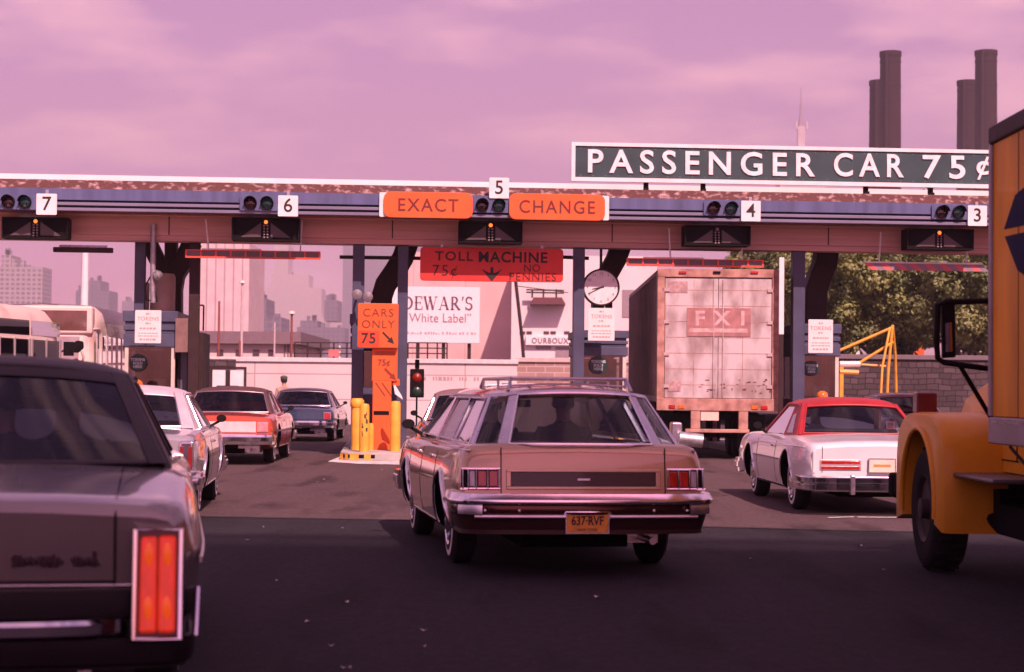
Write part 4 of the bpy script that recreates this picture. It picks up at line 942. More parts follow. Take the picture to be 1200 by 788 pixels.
# orange EXACT / CHANGE boards on the fascia
for word, x0, x1, y0, y1 in (('EXACT', 450, 554, 224.5, 256.5), ('CHANGE', 597, 709, 226.5, 259)):
    w, h, c = dims(x0, y0, x1, y1, -.12); s = empty('orange_sign', cp((x0 + x1) / 2, (y0 + y1) / 2, -.12), LANE, f'orange rounded board reading {word} on the canopy fascia', 'sign', 'orange word boards over lane 5')
    board(MB(), w, h, .05, .14, 6).build('panel', ORANGE, s, bevel=.008); fit(text('lettering', word, .40, face_back(0, -.003, 0), mat('dark_red_ink', (.16, .015, .012), .6), s, bold=.004, ext=.003, spacing=1.18), *([(q_ - (x0 + x1) / 2) / 56.3 for q_ in ((467, 537) if word == 'EXACT' else (608.5, 697.5))]), -.135, .135)
    mb = MB(); sg = -1 if word == 'EXACT' else 1; a = sg * (w / 2 - .02)
    board(MB(), .16, h * .94, .04, .03, y0=.055).build('white_edge', WHITE, s).location = (a + sg * .03, 0, 0)
    mb.bx(-w * .3, w * .3, .051, .118, -.05, .05); mb.build('bracket', STEEL, s)
# big green toll sign on the roof
w, h, c = dims(672, 165, 1196, 220, .5); s = empty('toll_rate_sign', cp(934, 194.5, .5) , LANE + R(0.0), 'long dark green sign with white border reading PASSENGER CAR 75¢ on the canopy roof', 'sign')
gs = mat('green_sign_paint', (.034, .070, .072), .4, var=.2, scale=1.5); board(MB(), w - .10, h - .12, .05, .02).build('panel', gs, s)
mb = MB()
for a, b, cc, d in ((-w / 2, w / 2, h / 2 - .075, h / 2), (-w / 2, w / 2, -h / 2, -h / 2 + .085), (-w / 2, -w / 2 + .08, -h / 2 + .085, h / 2 - .075), (w / 2 - .08, w / 2, -h / 2 + .085, h / 2 - .075)): mb.bx(a, b, -.03, .06, cc, d)
mb.build('border', WHITE, s)
lw = mat('white_letter', (.84, .82, .80), .45)
def pxx(px): return cl(px, 194, .5).x - c.x
def word(tx, x0, x1, py, nm='lettering', size=.76, bold=.013):
    o = text(nm, tx, size, Matrix.Identity(4), lw, s, bold=bold, ext=.012, spacing=1.42)
    xs = [v.co.x for v in o.data.vertices]; a, b = min(xs), max(xs); t0, t1 = pxx(x0), pxx(x1); zc_ = cl((x0 + x1) / 2, py, .5).z - cp(934, 194.5, .5).z
    ys = [v.co.y for v in o.data.vertices]; ym = (min(ys) + max(ys)) / 2; k = .505 / (max(ys) - min(ys)) if tx != '¢' else .50 / (max(ys) - min(ys))
    for v in o.data.vertices: v.co = Vector((t0 + (v.co.x - a) / (b - a) * (t1 - t0), -.015 - v.co.z, zc_ + (v.co.y - ym) * k))
    return o
word('PASSENGER', 691, 957, 191.3); word('CAR', 979, 1061, 194); word('75', 1083, 1133, 196.3); word('¢', 1146, 1161, 197.5)
mb = MB(); dots = random.Random(3)
for k in range(36): x = -w / 2 + .2 + k * (w - .4) / 35; mb.bx(x - .01, x + .01, -.006, 0.0, h / 2 - .13, h / 2 - .11); mb.bx(x - .01, x + .01, -.006, 0.0, -h / 2 + .12, -h / 2 + .14)
mb.build('rivets', mat('sign_rivet', (.16, .20, .20), .5), s)['kind'] = 'stuff'
for px in (760, 827, 1018, 1094):
    x = pxx(px); mb = MB(); mb.bx(x - .05, x + .05, .06, .14, -h / 2 - .55, h / 2 - .1); mb.bx(x - .035, x + .035, -.10, .06, -h / 2 - .20, -h / 2 - .12); mb.bx(x + .06, x + .12, .06, .9, -h / 2 - .5, -h / 2 - .44); mb.build('support', BLACKP, s)
# TOLL MACHINE sign
w, h, c = dims(493.5, 289.5, 659.5, 331, 1.15); s = empty('toll_machine_sign', cp(576.5, 310.3, .85), LANE, 'red sign reading TOLL MACHINE 75¢ NO PENNIES with a down arrow', 'sign')
board(MB(), w, h, .10, .08, 5).build('panel', REDO, s, bevel=.01)
dk = mat('worn_dark_ink', (.085, .008, .006), .6, var=.4, scale=5)
text('lettering', 'TOLL', .27, face_back(-w * .265, -.004, h * .22), dk, s, bold=.005, ext=.003, spacing=1.2, sx=1.1); text('lettering', 'MACHINE', .31, face_back(w * .145, -.004, h * .21), INK, s, bold=.008, ext=.003, spacing=1.12)
text('lettering', '75¢', .33, face_back(-w * .33, -.004, -h * .21), dk, s, ext=.003, spacing=1.2); text('lettering', 'NO', .22, face_back(w * .28, -.004, -h * .10), dk, s, ext=.003, spacing=1.1); text('lettering', 'PENNIES', .24, face_back(w * .285, -.004, -h * .36), dk, s, ext=.003, spacing=1.15)
mb = MB(); k = .010
for sg in (-1, 1): mb.prism([(0, -k, -.24), (sg * .22, -k, .02), (sg * .07, -k, -.06), (0, -k, -.06)], (0, .006, 0))
mb.prism([(-.03, -k, -.059), (.03, -k, -.059), (.03, -k, .06), (-.03, -k, .06)], (0, .006, 0))
o = mb.build('arrow', INK, s); o.location = (.0, 0, -h * .16)
mb = MB()
for x in (-w * .35, w * .35): mb.bx(x - .03, x + .03, .03, .09, h / 2, h / 2 + .06)
mb.build('hanger', STEEL, s)
# clearance bars
GREYB = mat('grey_bar_panel', (.16, .12, .13), .5)
def rods(s, xs, ztop, ybot, y=0.06):
    for x in xs: MB().tube([(x[0], y, ybot), (x[1], y - .15, ztop)], .018, 6).build('hanger_rod', WHITE, s)
for n_, x0, x1, y0, y1 in (('6', 217.5, 375.5, 292.5, 304.5), ('4', 735, 895, 302.5, 314)):
    w, h, c = dims(x0, y0, x1, y1, .75); s = empty('clearance_bar', cp((x0 + x1) / 2, (y0 + y1) / 2, .75), LANE, f'hanging clearance bar of grey panels with red edges over lane {n_}', 'clearance bar', 'clearance bars over the lanes')
    N_ = 9; mb = MB(); mb.bx(-w / 2 + .02, w / 2 - .02, .01, .05, -h / 2 + .02, h / 2 - .02); mb.build('panel', GREYB, s)
    mb = MB(); mb.bx(-w / 2, w / 2, -.01, .06, -h / 2, -h / 2 + .035); mb.bx(-w / 2, w / 2, -.01, .06, h / 2 - .02, h / 2)
    for k in range(N_ + 1): x = -w / 2 + .015 + k * (w - .03) / N_; mb.bx(x - .02, x + .02, -.012, .062, -h / 2 + .036, h / 2 - .021)
    mb.build('red_edge', mat('red_edge_paint', (.80, .09, .05), .45), s); a = MB(); a.bx(-w * .38, w * .06, 0, .06, h / 2 + .001, h / 2 + .03); a.build('white_lath', WHITE, s)
    rods(s, [(-w * .33, -w * .35), (w * .35, w * .36)] if n_ == '6' else [(-w * .18, -w * .2), (w * .34, w * .34)], .72, h / 2)
w, h, c = dims(1013, 306.5, 1151, 318.5, .75); s = empty('clearance_bar', cp(1082, 312.5, .75), LANE, 'hanging clearance bar with slanted red and grey stripes over lane 3', 'clearance bar', 'clearance bars over the lanes')
a = MB(); nn = 8
for k in range(nn):
    xa = -w / 2 + k * w / nn; xb = xa + w / nn * .5
    a.prism([(xa + .0, 0, h / 2 - .035), (xb, 0, h / 2 - .035), (xb + .16, 0, -h / 2), (xa + .16, 0, -h / 2)], (0, .03, 0), 0); a.prism([(xb, 0, h / 2 - .035), (xa + w / nn, 0, h / 2 - .035), (xa + w / nn + .16, 0, -h / 2), (xb + .16, 0, -h / 2)], (0, .03, 0), 1)
a.build('striped_panel', [mat('faded_red_paint', (.62, .14, .13), .5), mat('faded_grey_paint', (.26, .20, .25), .5)], s)
a = MB(); a.bx(-w / 2, w / 2, -.02, .05, h / 2 - .034, h / 2); a.build('white_lath', WHITE, s); rods(s, [(-w * .37, -w * .37), (w * .37, w * .37)], .72, h / 2)
w, h, c = dims(62, 289.5, 132, 296.5, .9); s = empty('clearance_bar', cp(97, 293, .9), LANE, 'short dark clearance bar fixed under the beam at lane 7', 'clearance bar', 'clearance bars over the lanes')
MB().bx(-w / 2, w / 2, 0, .12, -h / 2, h / 2).build('panel', DBROWN, s, bevel=.015); a = MB(); a.bx(-w * .4, w * .4, .04, .08, h / 2, h / 2 + .05); a.build('hanger', STEEL, s)
# small things on the beam and fascia
for px, py, nm in ((179, 300, 'a'),):
    s = empty('conduit', cp(179, 330, .95), LANE, 'grey electrical conduit with a loop of cable above the left booth', 'conduit'); mb = MB()
    mb.tube([(0, 0, 1.2), (0, 0, -.2), (.02, 0, -.45)], .06, 10); mb.build('pipe', STEEL, s, smooth=50); MB().tube([(.0, 0, .2), (-.15, -.02, -.1), (-.12, -.02, -.4), (.1, -.02, -.42), (.05, 0, -.2)], .018, 6).build('cable', BLACKP, s)
    MB().lathe([(.0005, -.1), (.10, -.06), (.12, .02), (.06, .1), (.0005, .12)], Matrix.Translation((.1, -.06, .12)) @ Matrix.Rotation(R(70), 4, 'Y'), 16).build('lamp_head', STEEL, s, smooth=50)
# ------------------------------------------------------------------ lane islands, booths, machine
CONC = mat('concrete', (.42, .39, .36), .85, var=.22, scale=3, bump=.3, bscale=30)
BBLUE = mat('booth_blue_grey', (.075, .082, .145), .5, var=.25, scale=2.5)
CREAM = mat('cream_paint', (.66, .58, .50), .55, var=.15, scale=3)
BGLASS = glassmat('booth_glass', (.30, .30, .32), .05)
TEAL = mat('dark_teal_disc', (.010, .035, .034), .4)
ISL = {}
def lane_pt(px, off, z=0.0):
    """point on the ground below image column px, off metres behind the canopy front"""
    q = cp(px, 420, off); return Vector((q.x, q.y, z))
def ilocal(s): return None
def island(name, px, w, off0, off1, label, striped=False):
    s = empty(name, lane_pt(px, 0), LANE, label, 'traffic island', 'concrete islands between the lanes'); L0, L1 = off0, off1; k = w / 2
    pts = [(-k, L1), (-k, L0 + .35), (-k * .75, L0 + .1), (-k * .4, L0), (k * .4, L0), (k * .75, L0 + .1), (k, L0 + .35), (k, L1)]
    MB().prism([(x, y, .0) for x, y in pts], (0, 0, .16)).build('kerb', CONC, s, bevel=.02)
    if striped:
        mb = MB()
        P = [Vector((x, y, 0)) for x, y in pts[1:7]]; 
        for i in range(len(P) - 1):
            n_ = 2 if i in (0, 4) else (3 if i == 2 else 1); d = (P[i + 1] - P[i]); nr = Vector((d.y, -d.x, 0)).normalized() * -.004
            nr = Vector((-d.y, d.x, 0)).normalized() * .004
            if nr.y > 0.0001: nr = -nr
            for j in range(n_ if i < 2 else (1 if i == 2 else 0)):
                a = P[i] + d * (j / n_); b = P[i] + d * ((j + 1) / n_)
                for (f0, f1, zz0, zz1, mi_) in ((0, .62, .01, .135, 0), (.62, 1, .05, .12, 1) if i < 3 else (.62, 1, .01, .135, 0)):
                    A_, B_ = a + (b - a) * f0, a + (b - a) * f1; mb.add([A_ + nr + Vector((0, 0, zz0)), B_ + nr + Vector((0, 0, zz0)), B_ + nr + Vector((0, 0, zz1)), A_ + nr + Vector((0, 0, zz1))], [(0, 1, 2, 3)], mi_)
        mb.build('kerb_stripes', [YEL, BLACKP], s)
    return s
island('traffic_island', 190, 1.7, .4, 12, 'concrete island under the left toll booth between lanes 7 and 6')
isl = island('traffic_island', 447, 1.6, -1.55, 12, 'concrete island with black and yellow kerb under the orange toll machine', True)
island('traffic_island', 706, 1.6, .2, 12, 'concrete island under the booth with the round clock'); island('traffic_island', 958, 1.6, .2, 12, 'concrete island under the booth beside the trailer')
mb = MB(); pts = [gp(x, y) for x, y in ((384, 541.5), (420, 544), (470, 545), (500, 541), (486, 532), (455, 530), (400, 535))]; mb.add([(p.x, p.y, .006) for p in pts], [tuple(range(len(pts)))]); structure(mb.build('painted_apron', mat('white_road_paint', (.62, .58, .56), .75, var=.3, scale=4, col2=(.3, .26, .26), thr=(.3, .5))))

def paper_sign(px0, py0, px1, py1, off, label, group='white token notices on the booths'):
    w, h, c = dims(px0, py0, px1, py1, off); s = empty('token_notice', cp((px0 + px1) / 2, (py0 + py1) / 2, off), LANE, label, 'sign', group)
    board(MB(), w, h, .02, .02).build('panel', mat('notice_white', (.80, .74, .70), .6, var=.06), s); pk = mat('brownish_ink', (.40, .20, .18), .7)
    text('lettering', 'TOKENS', h * .165, face_back(0, -.002, h * .235), pk, s, ext=.001, spacing=1.05)
    rr = random.Random(int(px0))
    for z, ww, t in ((.39, .16, .05), (.10, .2, .05), (-.055, .64, .055), (-.20, .72, .032), (-.285, .74, .032), (-.39, .64, .055)):
        x = -ww / 2 * w; mb = MB()
        while x < ww / 2 * w:
            l = rr.uniform(.03, .07); mb.bx(x, min(x + l, ww / 2 * w), -.003, 0, (z - t / 2) * h, (z + t / 2) * h); x += l + .018
        o_ = mb.build('print_line', mat('faint_ink', (.52, .33, .31), .7), s); o_['kind'] = 'stuff'
    st = MB(); st.bx(-.03, .03, .02, .14, -h * .3, h * .3); st.build('bracket', STEEL, s)
    return s
def disc_sign(px, py, off, rad, label):
    s = empty('token_disc', cp(px, py, off), LANE, label, 'sign', 'round dark token signs in the booth windows')
    MB().lathe([(.0005, .012), (rad, .012), (rad, -.012), (.0005, -.012)], Matrix.Rotation(R(90), 4, 'X'), 28).build('disc', TEAL, s)
    for k, wd in enumerate(('TOKENS', 'SOLD', 'HERE')): text('lettering', wd, rad * .42, face_back(0, -.014, rad * (.36 - .40 * k)), mat('pale_teal_ink', (.5, .62, .6), .5), s, bold=.003, ext=.001)
def booth(name, px0, px1, off, depth, ztop, zwin, label, win=None):
    """window booth: its front runs from image column px0 to px1"""
    a, b = lane_pt(px0, off), lane_pt(px1, off); w = (b - a).length; s = empty(name, (a + b) / 2 + Vector((0, 0, .16)), LANE, label, 'toll booth', 'toll booths under the canopy')
    k = w / 2; zt_ = ztop - .16; zw0, zw1 = zwin[0] - .16, zwin[1] - .16
    mb = MB()
    for x in (-k + .04, k - .04):
        for y in (.04, depth - .04): mb.bx(x - .04, x + .04, y - .04, y + .04, zw0, zw1)
    mb.bx(-k, k, 0, depth, 0, .04)
    mb.build('frame', CREAM, s, bevel=.006)
    mb = MB(); t = .05
    mb.bx(-k, k, 0, t, .04, zw0); mb.bx(-k, k, depth - t, depth, .04, zw0); mb.bx(-k, -k + t, t, depth - t, .04, zw0); mb.bx(k - t, k, t, depth - t, .04, zw0); mb.build('lower_panels', BBLUE, s)
    mb = MB(); zc_ = zw1 + (zt_ - zw1) * .5
    mb.bx(-k - .03, k + .03, -.03, depth + .03, zw1, zw1 + (zt_ - zw1) * .36); mb.bx(-k, k, 0, depth, zw1 + (zt_ - zw1) * .36, zw1 + (zt_ - zw1) * .46); mb.bx(-k - .03, k + .03, -.03, depth + .03, zw1 + (zt_ - zw1) * .46, zw1 + (zt_ - zw1) * .60); mb.bx(-k, k, 0, depth, zw1 + (zt_ - zw1) * .60, zw1 + (zt_ - zw1) * .70); mb.bx(-k - .05, k + .05, -.05, depth + .05, zw1 + (zt_ - zw1) * .70, zt_)
    mb.build('roof_band', BBLUE, s, bevel=.012)
    for nm, q in (('front_window', [(-k + .08, .03, zw0), (k - .08, .03, zw0), (k - .08, .03, zw1), (-k + .08, .03, zw1)]), ('rear_window', [(-k + .08, depth - .03, zw0), (k - .08, depth - .03, zw0), (k - .08, depth - .03, zw1), (-k + .08, depth - .03, zw1)]),
                  ('side_window', [(-k + .03, .08, zw0), (-k + .03, depth - .08, zw0), (-k + .03, depth - .08, zw1), (-k + .03, .08, zw1)]), ('side_window', [(k - .03, .08, zw0), (k - .03, depth * .45, zw0), (k - .03, depth * .45, zw1), (k - .03, .08, zw1)])):
        MB().add(q, [(0, 1, 2, 3)]).build(nm, BGLASS, s)
    mb = MB(); mb.bx(-k + .06, k - .06, .10, .55, zw0 - .08, zw0 - .02); mb.bx(-k * .2, k * .6, .15, .45, zw0 - .02, zw0 + .28); mb.bx(-k * .7, -k * .3, .15, .4, zw0 - .02, zw0 + .12); mb.build('counter', mat('counter_paint', (.12, .10, .11), .6), s)
    MB().bx(-k + .06, k - .06, depth * .55, depth * .58, zw0 - .4, zw1 - .05).build('back_partition', mat('dim_partition', (.05, .035, .035), .8), s)
    return s
booth('toll_booth', 146, 205, 1.7, 2.4, 3.05, (1.32, 2.28), 'slate blue toll booth on the left between lanes 7 and 6')
mb = MB(); q = cl(213, 412, 1.75)
s = empty('booth_cabinet', lane_pt(222, 2.0, .16), LANE, 'dark narrow steel cabinet beside the left toll booth', 'cabinet')
mb.bx(-.26, .30, 0, 1.5, 0, 2.45); mb.build('body', DBROWN, s, bevel=.02); mb = MB(); mb.bx(-.18, -.05, -.02, 0, .3, 2.2); mb.bx(.02, .2, -.02, 0, 1.2, 2.3); mb.build('door', mat('blue_grey_door', (.12, .12, .17), .5), s)
mb = MB()
for a, b in (((.26, 2.5), (.26, 3.05)), ((.02, 3.05), (.26, 3.05)), ((.02, 2.5), (.02, 3.05))): mb.tube([(a[0], .3, a[1]), (b[0], .3, b[1])], .02, 6)
mb.build('pipe_frame', DBROWN, s)
w, h, c = dims(206.5, 373, 222, 413, 1.5); s = empty('brown_notice', cp(214, 393, 1.5), LANE - R(25), 'faded brown notice board on the side of the left booth', 'sign'); board(MB(), .36, h, .03, .01).build('panel', mat('faded_brown', (.30, .19, .17), .6, var=.2), s); mb = MB(); mb.bx(-.05, .05, .03, .2, -.1, .1); mb.build('bracket', STEEL, s)
q = cp(189, 352, 2.3); s = empty('vent_drum', (q.x, q.y, 3.06), 0, 'pair of beige cylinders standing on the left booth roof', 'vent'); 
MB().lathe([(.0005, 0), (.27, 0), (.27, .75), (.24, .82), (.0005, .84)], Matrix.Translation((.03, 0, 0)), 24).build('drum', mat('beige_drum', (.50, .36, .30), .5, var=.2, scale=2), s, smooth=40); MB().lathe([(.0005, 0), (.12, 0), (.12, .62), (.0005, .64)], Matrix.Translation((-.36, -.1, 0)), 16).build('pipe', mat('beige_drum', (0, 0, 0)), s, smooth=40)
paper_sign(158.5, 363.5, 188.5, 402.5, 1.0, 'white TOKENS notice on the left booth'); disc_sign(161.5, 425.5, 1.66, .19, 'round dark sign TOKENS SOLD HERE in the left booth window')
# middle booth behind the toll machine
booth('toll_booth', 412, 470, 2.0, 2.2, 3.05, (1.45, 2.3), 'slate blue booth behind the orange toll machine')
booth('toll_booth', 680, 734, 1.7, 2.2, 2.75, (1.35, 2.20), 'dark toll booth under the round clock'); booth('toll_booth', 937, 983, 1.7, 2.2, 2.95, (1.30, 2.25), 'toll booth with token notice beside the trailer and trees')
paper_sign(689.5, 361, 720, 399.5, 1.0, 'white TOKENS notice hanging below the round clock'); paper_sign(947.5, 374.5, 976, 414, 1.0, 'white TOKENS notice on the booth right of the trailer')
disc_sign(701, 428, 1.66, .20, 'round dark sign TOKENS SOLD HERE in the booth below the clock'); disc_sign(951, 432, 1.66, .17, 'round dark sign TOKENS SOLD HERE in the booth right of the trailer')
def beacon(px, py, off, label):
    q = cp(px, py, off); s = empty('beacon', q, 0, label, 'beacon', 'amber beacons'); MB().lathe([(.0005, -.12), (.14, -.12), (.14, -.05), (.0005, -.045)], Matrix.Identity(4), 18).build('base', BLACKP, s); MB().lathe([(.12, -.05), (.13, 0), (.11, .08), (.05, .12), (.0005, .125)], Matrix.Identity(4), 18).build('dome', AMBER, s, smooth=60)
    MB().bx(-.025, .025, -.025, .025, -q.z + .17, -.12).build('stand', STEEL, s)
beacon(160.5, 452, .4, 'amber beacon in front of the left booth above the silver coupe'); beacon(963.5, 465, .6, 'amber beacon in front of the booth behind the red roof')
# toll machine
sA = empty('toll_machine', lane_pt(451, .35, .16), LANE, 'tall orange coin toll machine with 75¢ lettering on the island', 'toll machine')
px_w = lambda a, b, off=.35: abs(cl(a, 400, off).x - cl(b, 400, off).x)
w = px_w(436, 466); zt_ = cp(450, 404, .35).z - .16; mb = MB(); zs = cp(450, 447, .35).z - .16
mb.bx(-w / 2, w / 2, 0, .55, zs, zt_); mb.bx(-w / 2 + .02, w / 2 - .12, .0, .55, 0, zs); o = mb.build('cabinet', ORANGE, sA, bevel=.015)
mb = MB(); mb.bx(-.22, .10, -.012, .0, zs - .70, zs - .62); mb.build('coin_slot', BLACKP, sA); mb = MB(); mb.bx(w / 2 - .10, w / 2 + .05, .04, .4, zs - .10, zs + .05); mb.build('coin_tray', ORANGE, sA, bevel=.02)
dko = mat('dark_orange_ink', (.22, .035, .015), .6)
text('lettering', '75¢', .18, face_back(-.02, -.006, zt_ - .38), dko, sA, bold=.004, ext=.002); mb = MB(); mb.bx(-w / 2 + .06, w / 2 - .06, -.005, 0, zt_ - .22, zt_ - .14); mb.build('faded_line', mat('faded_orange_ink', (.55, .09, .02), .6), sA)
def arrowmesh(L_=.3, t=.045, hw_=.1):
    P = [(-L_ / 2, -t), (L_ / 2 - .14, -t), (L_ / 2 - .14, -hw_), (L_ / 2, 0), (L_ / 2 - .14, hw_), (L_ / 2 - .14, t), (-L_ / 2, t)]; c_, s_ = math.cos(R(-45)), math.sin(R(-45))
    mb = MB(); mb.prism([(x * c_ - z * s_, -.006, x * s_ + z * c_) for x, z in P], (0, .004, 0)); return mb
o = arrowmesh(.34, .025, .07).build('arrow', dko, sA); o.location = (.12, 0, zt_ - .62)
mb = MB()
for k in (0, .13): mb.prism([(-.20 + k, -.006, 1.40), (-.17 + k, -.006, 1.40), (.03 + k, -.006, 1.12), (.0 + k, -.006, 1.12)], (0, .004, 0))
mb.build('chute_stripes', dko, sA)
# CARS ONLY
w, h, c = dims(419.5, 355.5, 466.5, 408, .2); s = empty('cars_only_sign', cp(443, 381.7, .2), LANE, 'square orange sign reading CARS ONLY 75¢ above the toll machine', 'sign')
board(MB(), w, h, .12, .03).build('panel', ORANGE, s, bevel=.01); text('lettering', 'CARS', .235, face_back(0, -.004, h * .28), mat('brown_ink', (.16, .03, .015), .6), s, ext=.002, spacing=1.2); text('lettering', 'ONLY', .235, face_back(0, -.004, h * .02), mat('brown_ink', (0, 0, 0)), s, ext=.002, spacing=1.15)
mb = MB(); mb.bx(-w / 2 + .02, .03, -.006, 0, -h / 2 + .03, -h * .12); mb.build('red_patch', mat('red_patch_paint', (.78, .07, .02), .5), s); text('lettering', '75', .30, face_back(-w * .23, -.009, -h * .30), INK, s, bold=.006, ext=.002, spacing=1.1); o = arrowmesh(.34, .02, .07).build('arrow', INK, s); o.location = (w * .26, 0, -h * .28)
mb = MB(); mb.bx(-.05, .05, .12, .3, -h * .3, h * .3); mb.bx(-.1, .1, .2, .3, -h / 2 - .05, -h * .3); mb.build('bracket', DBROWN, s)
for px, py, r in ((418.5, 345.5, .115), (431, 348, .11)):
    s = empty('horn_lamp', cp(px, py, .7), LANE, 'round grey lamp on the post above the CARS ONLY sign' if px < 425 else 'round pale lamp behind the top of the CARS ONLY sign', 'lamp', 'round lamps by the toll machine'); MB().lathe([(.0005, -.16), (r * .6, -.12), (r, 0), (r * .95, .02), (.0005, .05)], Matrix.Rotation(R(90), 4, 'X'), 20).build('shell', mat('lamp_grey', (.20, .18, .20), .5, .3), s, smooth=50); MB().bx(-.02, .02, .05, .6, -.02, .02).build('arm', STEEL, s)
def bollard(px, pyb, pyt, r, off, label, cap=False, marks=False):
    q = lane_pt(px, off); b = gp(px, pyb, .16); q = Vector((cp(px, pyb, off).x, cp(px, pyb, off).y, .16)); zt_ = cp(px, pyt, off).z
    s = empty('bollard', q, LANE, label, 'bollard', 'yellow bollards on the machine island'); hh = zt_ - .16
    MB().lathe([(.0005, 0), (r, 0), (r, hh - .06), (r * .8, hh - .01), (.0005, hh)], Matrix.Identity(4), 22).build('post', YEL, s, smooth=40)
    if cap: MB().lathe([(r, hh - .20), (r * 1.25, hh - .16), (r * 1.25, hh - .05), (r * .9, hh), (r, hh - .02)], Matrix.Identity(4), 22).build('collar', YEL, s, smooth=40)
    if marks:
        rr = random.Random(4); mb = MB()
        for k in range(9): a = R(-90 + rr.uniform(-35, 35)); z = hh * (.35 + .055 * k); mb.box((r * math.cos(a), r * math.sin(a), z), (rr.uniform(.015, .05), .006, rr.uniform(.03, .09)), rz=a + R(90))
        mb.build('scuffs', mat('scuff', (.08, .04, .02), .7), s)
bollard(426.5, 531, 473, .10, -.95, 'scuffed yellow bollard in front of the toll machine', marks=True); bollard(463, 527, 470, .105, -.5, 'yellow bollard at the right corner of the toll machine'); bollard(418, 521, 467, .115, .15, 'thick yellow bollard with a collar, left of the toll machine', True); bollard(434.5, 524, 496, .06, .1, 'short yellow bollard close by the toll machine foot')
for px, lb in ((682, 'yellow bollard before the clock booth, seen through the wagon rear window'), (724, 'yellow bollard at the right of the clock booth behind the wagon'), (975, 'scuffed yellow bollard seen through the rear window of the white coupe'), (991, 'plain yellow bollard by the right booth, seen through the coupe')):
    s = empty('bollard', lane_pt(px, -.6), LANE, lb, 'bollard', 'yellow bollards of the right islands'); MB().lathe([(.0005, 0), (.13, 0), (.13, 1.12), (.1, 1.18), (.0005, 1.19)], Matrix.Identity(4), 22).build('post', YEL, s, smooth=40)
# lane traffic light right of the island
s = empty('traffic_light', lane_pt(489, 2.5, .0), LANE, 'dark traffic light showing red beside the machine lane', 'traffic light'); zc_ = cp(489, 447, 2.5).z
mb = MB(); mb.bx(-.02, .02, .08, .12, 0, zc_ - .36); mb.build('pole', BLACKP, s); mb = MB(); mb.bx(-.155, .155, -.1, .12, zc_ - .36, zc_ + .27); mb.bx(-.05, .05, -.02, .05, zc_ + .27, zc_ + .48); mb.build('housing', BLACKP, s, bevel=.02); MB().lathe([(.105, 0), (.08, .03), (.0005, .05)], Matrix.Translation((0, -.1, zc_ + .08)) @ Matrix.Rotation(R(90), 4, 'X'), 20).build('red_lens', mat('lit_red_signal', (.22, .010, .008), .4, emit=(1, .04, .02), es=.03), s, smooth=60)
MB().lathe([(.10, 0), (.08, .02), (.0005, .03)], Matrix.Translation((0, -.1, zc_ - .22)) @ Matrix.Rotation(R(90), 4, 'X'), 20).build('green_lens', mat('unlit_green', (.02, .05, .04), .3), s, smooth=60)
# white cone-like paper and bracket on the right bollard
q = cp(464, 462, -.5); s = MB().prism([(-.05, 0, .17), (-.02, 0, .19), (.12, 0, -.04), (.14, 0, -.11), (-.02, 0, .0)], (0, .05, 0)).build('paper_wad', WHITE, loc=(q.x, q.y, q.z), rz=LANE); tag(s, 'torn white paper stuck on top of the right yellow bollard', 'paper')
# the clock
rr = .40; s = empty('clock', cp(704.5, 337, 1.2), LANE, 'round white clock hanging from the canopy above the booth', 'clock'); Mx = Matrix.Rotation(R(90), 4, 'X')
MB().lathe([(.0005, -.16), (rr, -.14), (rr, .03), (rr - .03, .04), (rr - .035, .0), (.0005, .0)], Mx, 40).build('case', DBROWN, s, smooth=35); f_ = MB().lathe([(.0005, .004), (rr - .036, .004), (rr - .036, .001), (.0005, .001)], Mx, 40).build('face', mat('clock_white', (.80, .74, .72), .4), s)
for k in range(12):
    a = R(30 * (k + 1)); text('numeral', str(k + 1), .085, face_back((rr - .10) * math.sin(a), -.006, (rr - .10) * math.cos(a)), mat('clock_ink', (.14, .09, .10), .5), f_, ext=.001)
for nm, a, L_, t in (('hour_hand', 247, .20, .018), ('minute_hand', 243, .30, .012)):
    a = R(a) if nm != 'hour_hand' else R(258); d = Vector((math.sin(a), 0, math.cos(a))); n_ = Vector((d.z, 0, -d.x)); y = Vector((0, -.012 if nm[0] == 'h' else -.018, 0))
    MB().prism([-d * .06 + n_ * t + y, d * L_ + n_ * t * .5 + y, d * L_ - n_ * t * .5 + y, -d * .06 - n_ * t + y], (0, .004, 0)).build(nm, INK, s)
mb = MB(); mb.tube([(0, .08, rr - .02), (0, .08, b0 - cp(704.5, 337, 1.2).z - .01)], .03, 8); mb.build('hanger', DBROWN, s); mb = MB(); mb.tube([(.08, .0, -rr + .02), (.08, .06, -rr - .3)], .012, 6); mb.build('cord', WHITE, s)
# white low nose with a lying steel pipe by the wagon's right side
q = gp(800, 530); s = empty('crash_guard', (at(800, 515, 31).x, 31, 0), 0, 'pale concrete block carrying a horizontal steel pipe in front of the trailer', 'barrier'); 
mb = MB(); mb.loft([[(-.42, 0, 0), (.10, 0, 0), (.10, 1.3, 0), (-.42, 1.3, 0)], [(-.36, .1, .66), (.06, .1, .50), (.06, 1.2, .50), (-.36, 1.2, .66)]]); mb.build('block', mat('white_concrete', (.66, .58, .55), .8, var=.2, scale=4), s, bevel=.04); MB().tube([(-.05, .1, .66), (.34, .1, .62)], .115, 16).build('pipe', STEEL, s, smooth=40); mb = MB(); mb.bx(-.16, .02, .3, .7, .5, .92); mb.build('bracket', DULLCHROME, s, bevel=.03)
